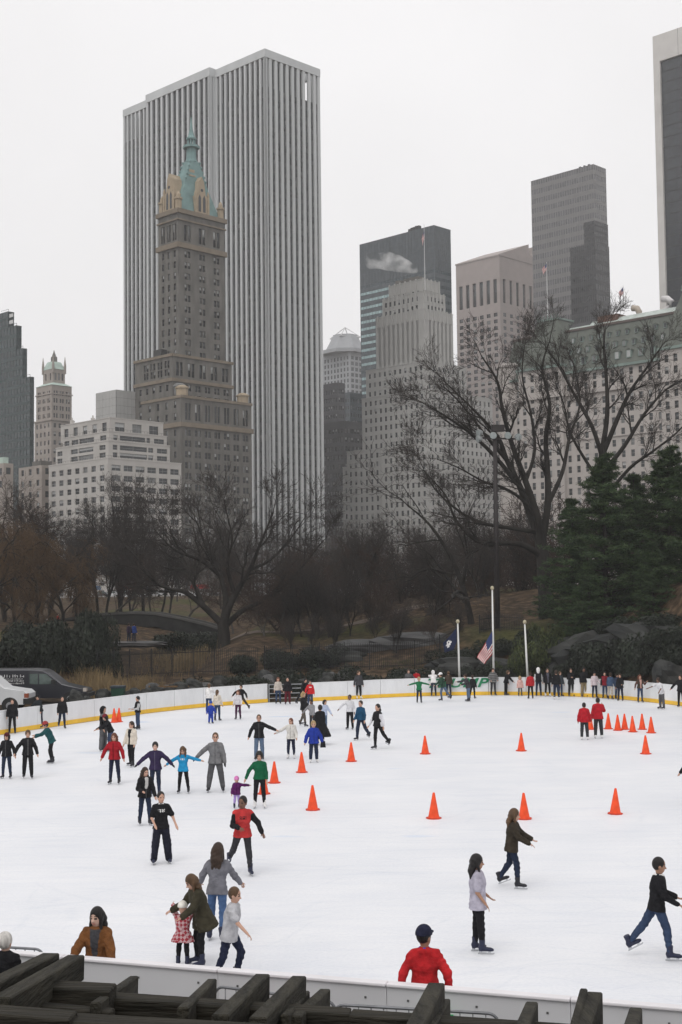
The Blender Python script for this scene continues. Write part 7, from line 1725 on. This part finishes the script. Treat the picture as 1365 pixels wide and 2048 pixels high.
# ---- vans behind the boards
M_tyre = mat('tyre', (.015, .015, .015), .9); M_rim = mat('wheel_rim', (.30, .30, .31), .4, .1, metal=.6); M_vg = mat('van_glass', (.09, .12, .11), .1, .2, spec=.6); M_blkp = mat('black_plastic', (.02, .02, .02), .6)
def van(label, Y, nose_u, vs, prof, side_w, paint, glass, wheels, name='parked_van', text=None, lamp=None, bumper=None, mirror=None):
    """side profile in metres (x back from the nose, z), pulled across its width"""
    p = at(nose_u, 1390, Y); z = gz(p.x - 2, Y) + .05; o = empty(name, (p.x, Y, z)); o.scale = (1, 1, vs); tag(o, label, 'van')
    m = MB(); n = len(prof); yy = (-side_w / 2, -side_w / 2 + .14, side_w / 2 - .14, side_w / 2); V = []
    for k, y in enumerate(yy):
        sc = .965 if k in (0, 3) else 1.0
        V += [(-x if sc == 1 else -x - .02, y, .35 + (zz - .35) * (sc if zz > 1.2 else 1)) for x, zz in prof]
    F_ = [(k * n + i, (k + 1) * n + i, (k + 1) * n + (i + 1) % n, k * n + (i + 1) % n) for k in range(3) for i in range(n)]
    tri = tessellate_polygon([[Vector((x, 0, zz)) for x, zz in prof]])
    F_ += [tuple(t) for t in tri] + [tuple(i + 3 * n for i in reversed(t)) for t in tri]
    m.add(V, F_); body = m.build('body', paint, o)
    for pts in glass: MB().prism([(-x, zz) for x, zz in pts], -side_w / 2 - .012, -side_w / 2 + .02).build('window', M_vg, o)
    for wx in wheels:
        for s_ in (-1, 1):
            w = empty('wheel', (0, 0, 0)); bpy.data.objects.remove(w); m = MB(); y = s_ * (side_w / 2 - .12)
            m.tube([(-wx, y - .12, .36), (-wx, y + .12, .36)], .36, 20); w = m.build('wheel', M_tyre, o)
            MB().tube([(-wx, y - s_ * -.115, .36), (-wx, y + s_ * .128, .36)], .21, 14).build('rim', M_rim, w)
        MB().tube([(-wx, -side_w / 2 - .006, .38), (-wx, -side_w / 2 + .1, .38)], .45, 20).build('wheel_arch', M_blkp, o)
    if bumper: m = MB(); x, zz = bumper; m.box(-x - .25, -x + .1, -side_w / 2 - .02, side_w / 2 + .02, zz, zz + .3); m.build('bumper', M_blkp, o)
    if lamp:
        x, zz, c = lamp; m = MB(); m.box(-x - .18, -x + .02, -side_w / 2 - .02, -side_w / 2 + .3, zz, zz + .24); m.build('headlight', c, o)
    if mirror: x, zz = mirror; MB().box(-x - .1, -x + .1, -side_w / 2 - .3, -side_w / 2 - .02, zz, zz + .3).build('mirror', M_blkp, o)
    return o, body
M_vdark = mat('van_navy', (.016, .017, .024), .3, .05, 2, spec=.5, coat=.4); M_vwht = mat('van_white', (.62, .63, .64), .35, .04, 2, spec=.5, coat=.4)
prof = [(0, .45), (.02, .85), (.12, .98), (1.15, 1.28), (1.45, 1.38), (2.3, 2.22), (2.55, 2.38), (3.2, 2.46), (5.4, 2.48), (5.6, 2.40), (5.68, .5), (5.5, .38), (.2, .38)]
o, body = van('dark navy panel van with white lettering parked behind the boards', 79, 181, .80, prof, 2.0, M_vdark, [[(1.75, 1.42), (2.35, 2.12), (2.75, 2.14), (2.75, 1.40)], [(2.82, 1.40), (2.82, 2.14), (3.3, 2.14), (3.3, 1.42)]], (.95, 4.5), lamp=(.05, .84, mat('headlamp', (.5, .45, .4), .2)), bumper=(.0, .42), mirror=(1.9, 1.42))
M_letw = mat('letter_white', (.6, .6, .6), .6); M_letr = mat('letter_red', (.45, .10, .09), .6)
# the lettering is too small to read in the photograph: the same lines as rows of strokes, none of them words
def scribble(x0, x1, z, h, m, seed):
    r_ = random.Random(seed); mm = MB(); x = x0
    while x < x1:
        w = r_.uniform(.5, 1.0) * h * .75; t = h * .2
        mm.box(-x - t, -x, -1.016, -1.0, z, z + h * r_.choice((.7, 1, 1)))
        if r_.random() < .8: mm.box(-x - w, -x - t, -1.016, -1.0, z + r_.choice((0, h * .4, h * .55)), z + r_.choice((h * .2, h * .6, h * .7)) + .001)
        x += w + h * .2
    return mm.build('lettering', m, o)
scribble(5.0, 5.4, 1.90, .20, M_letr, 1); scribble(3.62, 4.98, 1.90, .20, M_letw, 2); scribble(3.7, 5.2, 1.76, .07, M_letw, 3); scribble(3.65, 5.25, 1.60, .12, M_letw, 4); scribble(3.62, 4.4, 1.42, .13, M_letw, 5)
prof = [(0, .55), (.0, 1.0), (.2, 1.18), (1.25, 1.36), (2.05, 2.08), (2.3, 2.16), (5.4, 2.18), (5.5, 2.1), (5.5, .5), (5.4, .42), (.2, .42)]
o, body = van('white cargo van with black front bumper beside the dark van', 74, 64, .95, prof, 2.0, M_vwht, [[(1.55, 1.36), (2.1, 1.90), (2.75, 1.92), (2.75, 1.34)], [(2.85, 1.34), (2.85, 1.92), (3.9, 1.92), (3.9, 1.34)]], (.95, 4.2), lamp=(.0, .80, mat('amber_lamp', (.30, .08, .04), .3)), bumper=(-.02, .45), mirror=(1.95, 1.25))
MB().prism([(-1.34, 1.42), (-2.0, 2.02), (-2.08, 2.0), (-1.44, 1.40)], -.85, .85).build('windscreen', M_vg, o)
# tarmac under the vans
pv = link('pavement', mesh('pavement', [(x, float(wall_y(x)) + d, gz(x, float(wall_y(x)) + d) + .05) for x in np.linspace(-42, -12, 31) for d in (1.3, 4, 8, 12)], [(i * 4 + k, (i + 1) * 4 + k, (i + 1) * 4 + k + 1, i * 4 + k + 1) for i in range(30) for k in range(3)], MATS['asphalt'])); tag(pv, 'asphalt service yard behind the boards', kind='structure')

# ---- green bin, wooden rail
Yb = behind(237, 1400, 2.4); p = at(237, 1400, Yb); bn = empty('litter_bin', (p.x, Yb, gz(p.x, Yb))); tag(bn, 'dark green litter bin behind the left boards', 'bin')
M_bin = mat('bin_green', (.012, .05, .03), .5, .15, 3); MB().frustum(-.28, .28, -.28, .28, 0, -.36, .36, -.34, .34, 1.15).build('bin_body', M_bin, bn); MB().box(-.39, .39, -.38, .38, 1.151, 1.27).build('lid', mat('bin_lid', (.02, .03, .04), .5), bn)
M_rail = mat('brown_rail', (.17, .10, .045), .85, .25, 3, bump=.3)
rr_ = empty('timber_rail', (0, 0, 0)); tag(rr_, 'rough brown timber handrail above the boulders', 'railing'); pp = []
for k, u in enumerate((300, 330, 362, 392, 425)):
    Y = behind(u, 1390, 3.4); a = at(u, 1373, Y); pp.append(a); MB().bar((a.x, a.y, gz(a.x, a.y) - .1), a + Vector((0, 0, .05)), .12, .12, up=(0, 1, 0)).build('post', M_rail, rr_)
for a, b_ in zip(pp, pp[1:]):
    MB().bar(a, b_, .09, .1).build('rail', M_rail, rr_)
MB().bar(pp[1] + Vector((0, -.06, -.05)), pp[2] + Vector((-.4, -.06, -1.0)), .07, .12).build('brace', M_rail, rr_)

# ---- cars and stall awnings along the street
def car(x, Y, col, label, z=7.36):
    o = empty('street_car', (x, Y, z)); tag(o, label, 'car', 'cars along the street'); m = MB()
    m.prism([(-2.2, .3), (2.2, .3), (2.25, .75), (1.3, .92), (.75, 1.42), (-1.0, 1.45), (-1.7, .98), (-2.2, .9)], -.85, .85); m.build('body', mat('car_%.2f_%.2f' % col[:2], col, .3, .03, spec=.5, coat=.3), o)
    m = MB(); m.prism([(-1.5, .97), (1.1, .95), (.68, 1.36), (-.95, 1.39)], -.87, -.84); m.build('window', M_vg, o)
    for wx in (-1.4, 1.4): MB().tube([(wx, -.9, .32), (wx, -.6, .32)], .32, 12).build('wheel', M_tyre, o)
for k, (u, col, lab) in enumerate(((225, (.6, .6, .6), 'white car on the street left of the awning'), (252, (.55, .56, .57), 'silver car below the red awning'), (278, (.62, .61, .58), 'white car right of the red awning'), (305, (.5, .5, .5), 'grey car by the thick trunked tree'), (372, (.6, .6, .6), 'white car seen through the wide low tree'), (450, (.4, .4, .42), 'silver car behind the wide low tree'), (205, (.05, .05, .06), 'black car on the street at the bridge'), (700, (.6, .6, .58), 'white car behind the brushy saplings'))):
    p = at(u, 1192, 352); car(p.x, 352 + (k % 2) * 3.2, col, lab)
for (u, w, col, lab) in ((262, 5.5, (.32, .02, .025), 'red street stall awning below the apartment block'), (284, 3, (.10, .22, .38), 'pale blue street stall awning beside the red one'), (400, 5, (.26, .02, .02), 'small red awning behind the wide low tree'), (190, 3, (.10, .20, .34), 'blue awning left of the street trees')):
    p = at(u, 1180, 366); o = empty('street_stall', (p.x, 366, 7.36)); tag(o, lab, 'stall'); MB().prism([(-w / 2, 2.0), (w / 2, 2.0), (w / 2, 2.4), (w * .42, 3.1), (-w * .42, 3.1), (-w / 2, 2.4)], -1.2, 1.2).build('awning', cloth(col), o)
    MB().box(-w * .45, w * .45, -.8, .8, 0, 1.0).build('counter', M_wht, o)
    for sx in (-1, 1): MB().bar((sx * w * .45, -1, 0), (sx * w * .45, -1, 2.0), .08, .08, up=(0, 1, 0)).build('post', M_dark, o)
# ================================================================== steam over the pale tower, and the misty air
def steam(name, pts, label, dens):
    m = bpy.data.materials.new(name); m.use_nodes = True; n = m.node_tree; n.nodes.remove(n.nodes['Principled BSDF']); out = n.nodes['Material Output']
    v = n.nodes.new('ShaderNodeVolumePrincipled'); v.inputs['Color'].default_value = (1, 1, 1, 1); v.inputs['Anisotropy'].default_value = 0
    t = n.nodes.new('ShaderNodeTexCoord'); no = n.nodes.new('ShaderNodeTexNoise'); no.inputs['Scale'].default_value = .16; no.inputs['Detail'].default_value = 4
    mr = n.nodes.new('ShaderNodeMapRange'); mr.inputs['From Min'].default_value = .45; mr.inputs['From Max'].default_value = .75; mr.inputs['To Max'].default_value = dens
    n.links.new(t.outputs['Object'], no.inputs['Vector']); n.links.new(no.outputs['Fac'], mr.inputs['Value']); n.links.new(mr.outputs['Result'], v.inputs['Density']); n.links.new(v.outputs['Volume'], out.inputs['Volume'])
    c = sum((p for p, r in pts), Vector()) / len(pts)
    P = np.array([(p - c)[:] for p, r in pts]); rr = max(r for p, r in pts)
    F = Field(P.min(0) - rr, P.max(0) + rr, .8); F.M = 3.0; F.F[:] = 3.0
    for (p, r), (q_, r2) in zip(pts, pts[1:]): F.cone((p - c)[:], (q_ - c)[:], r, r2, 1.2)
    V, Q = F.surface(); o = link(name, mesh(name, V, Q, m, smooth=True)); o.location = c; tag(o, label, 'steam', kind='stuff')
YS = 590
steam('steam', [(at(u, v, YS), r) for u, v, r in ((830, 540, 1.8), (812, 533, 2.8), (795, 527, 3.6), (775, 522, 4.0), (755, 522, 3.2), (742, 527, 2.2), (735, 516, 1.9), (741, 506, 1.4))], 'white steam drifting left from the pale stepped tower roof', .32)
HZ = 0.00022
hm_ = bpy.data.materials.new('haze'); hm_.use_nodes = True; n = hm_.node_tree; n.nodes.remove(n.nodes['Principled BSDF'])
v = n.nodes.new('ShaderNodeVolumePrincipled'); v.inputs['Color'].default_value = (.985, .99, 1.0, 1); v.inputs['Density'].default_value = HZ
n.links.new(v.outputs['Volume'], n.nodes['Material Output'].inputs['Volume'])
hz = MB().box(-1510, 1510, -610, 2510, -1.2, 275).build('haze', hm_); tag(hz, 'thin winter mist in the air', 'haze', kind='stuff')
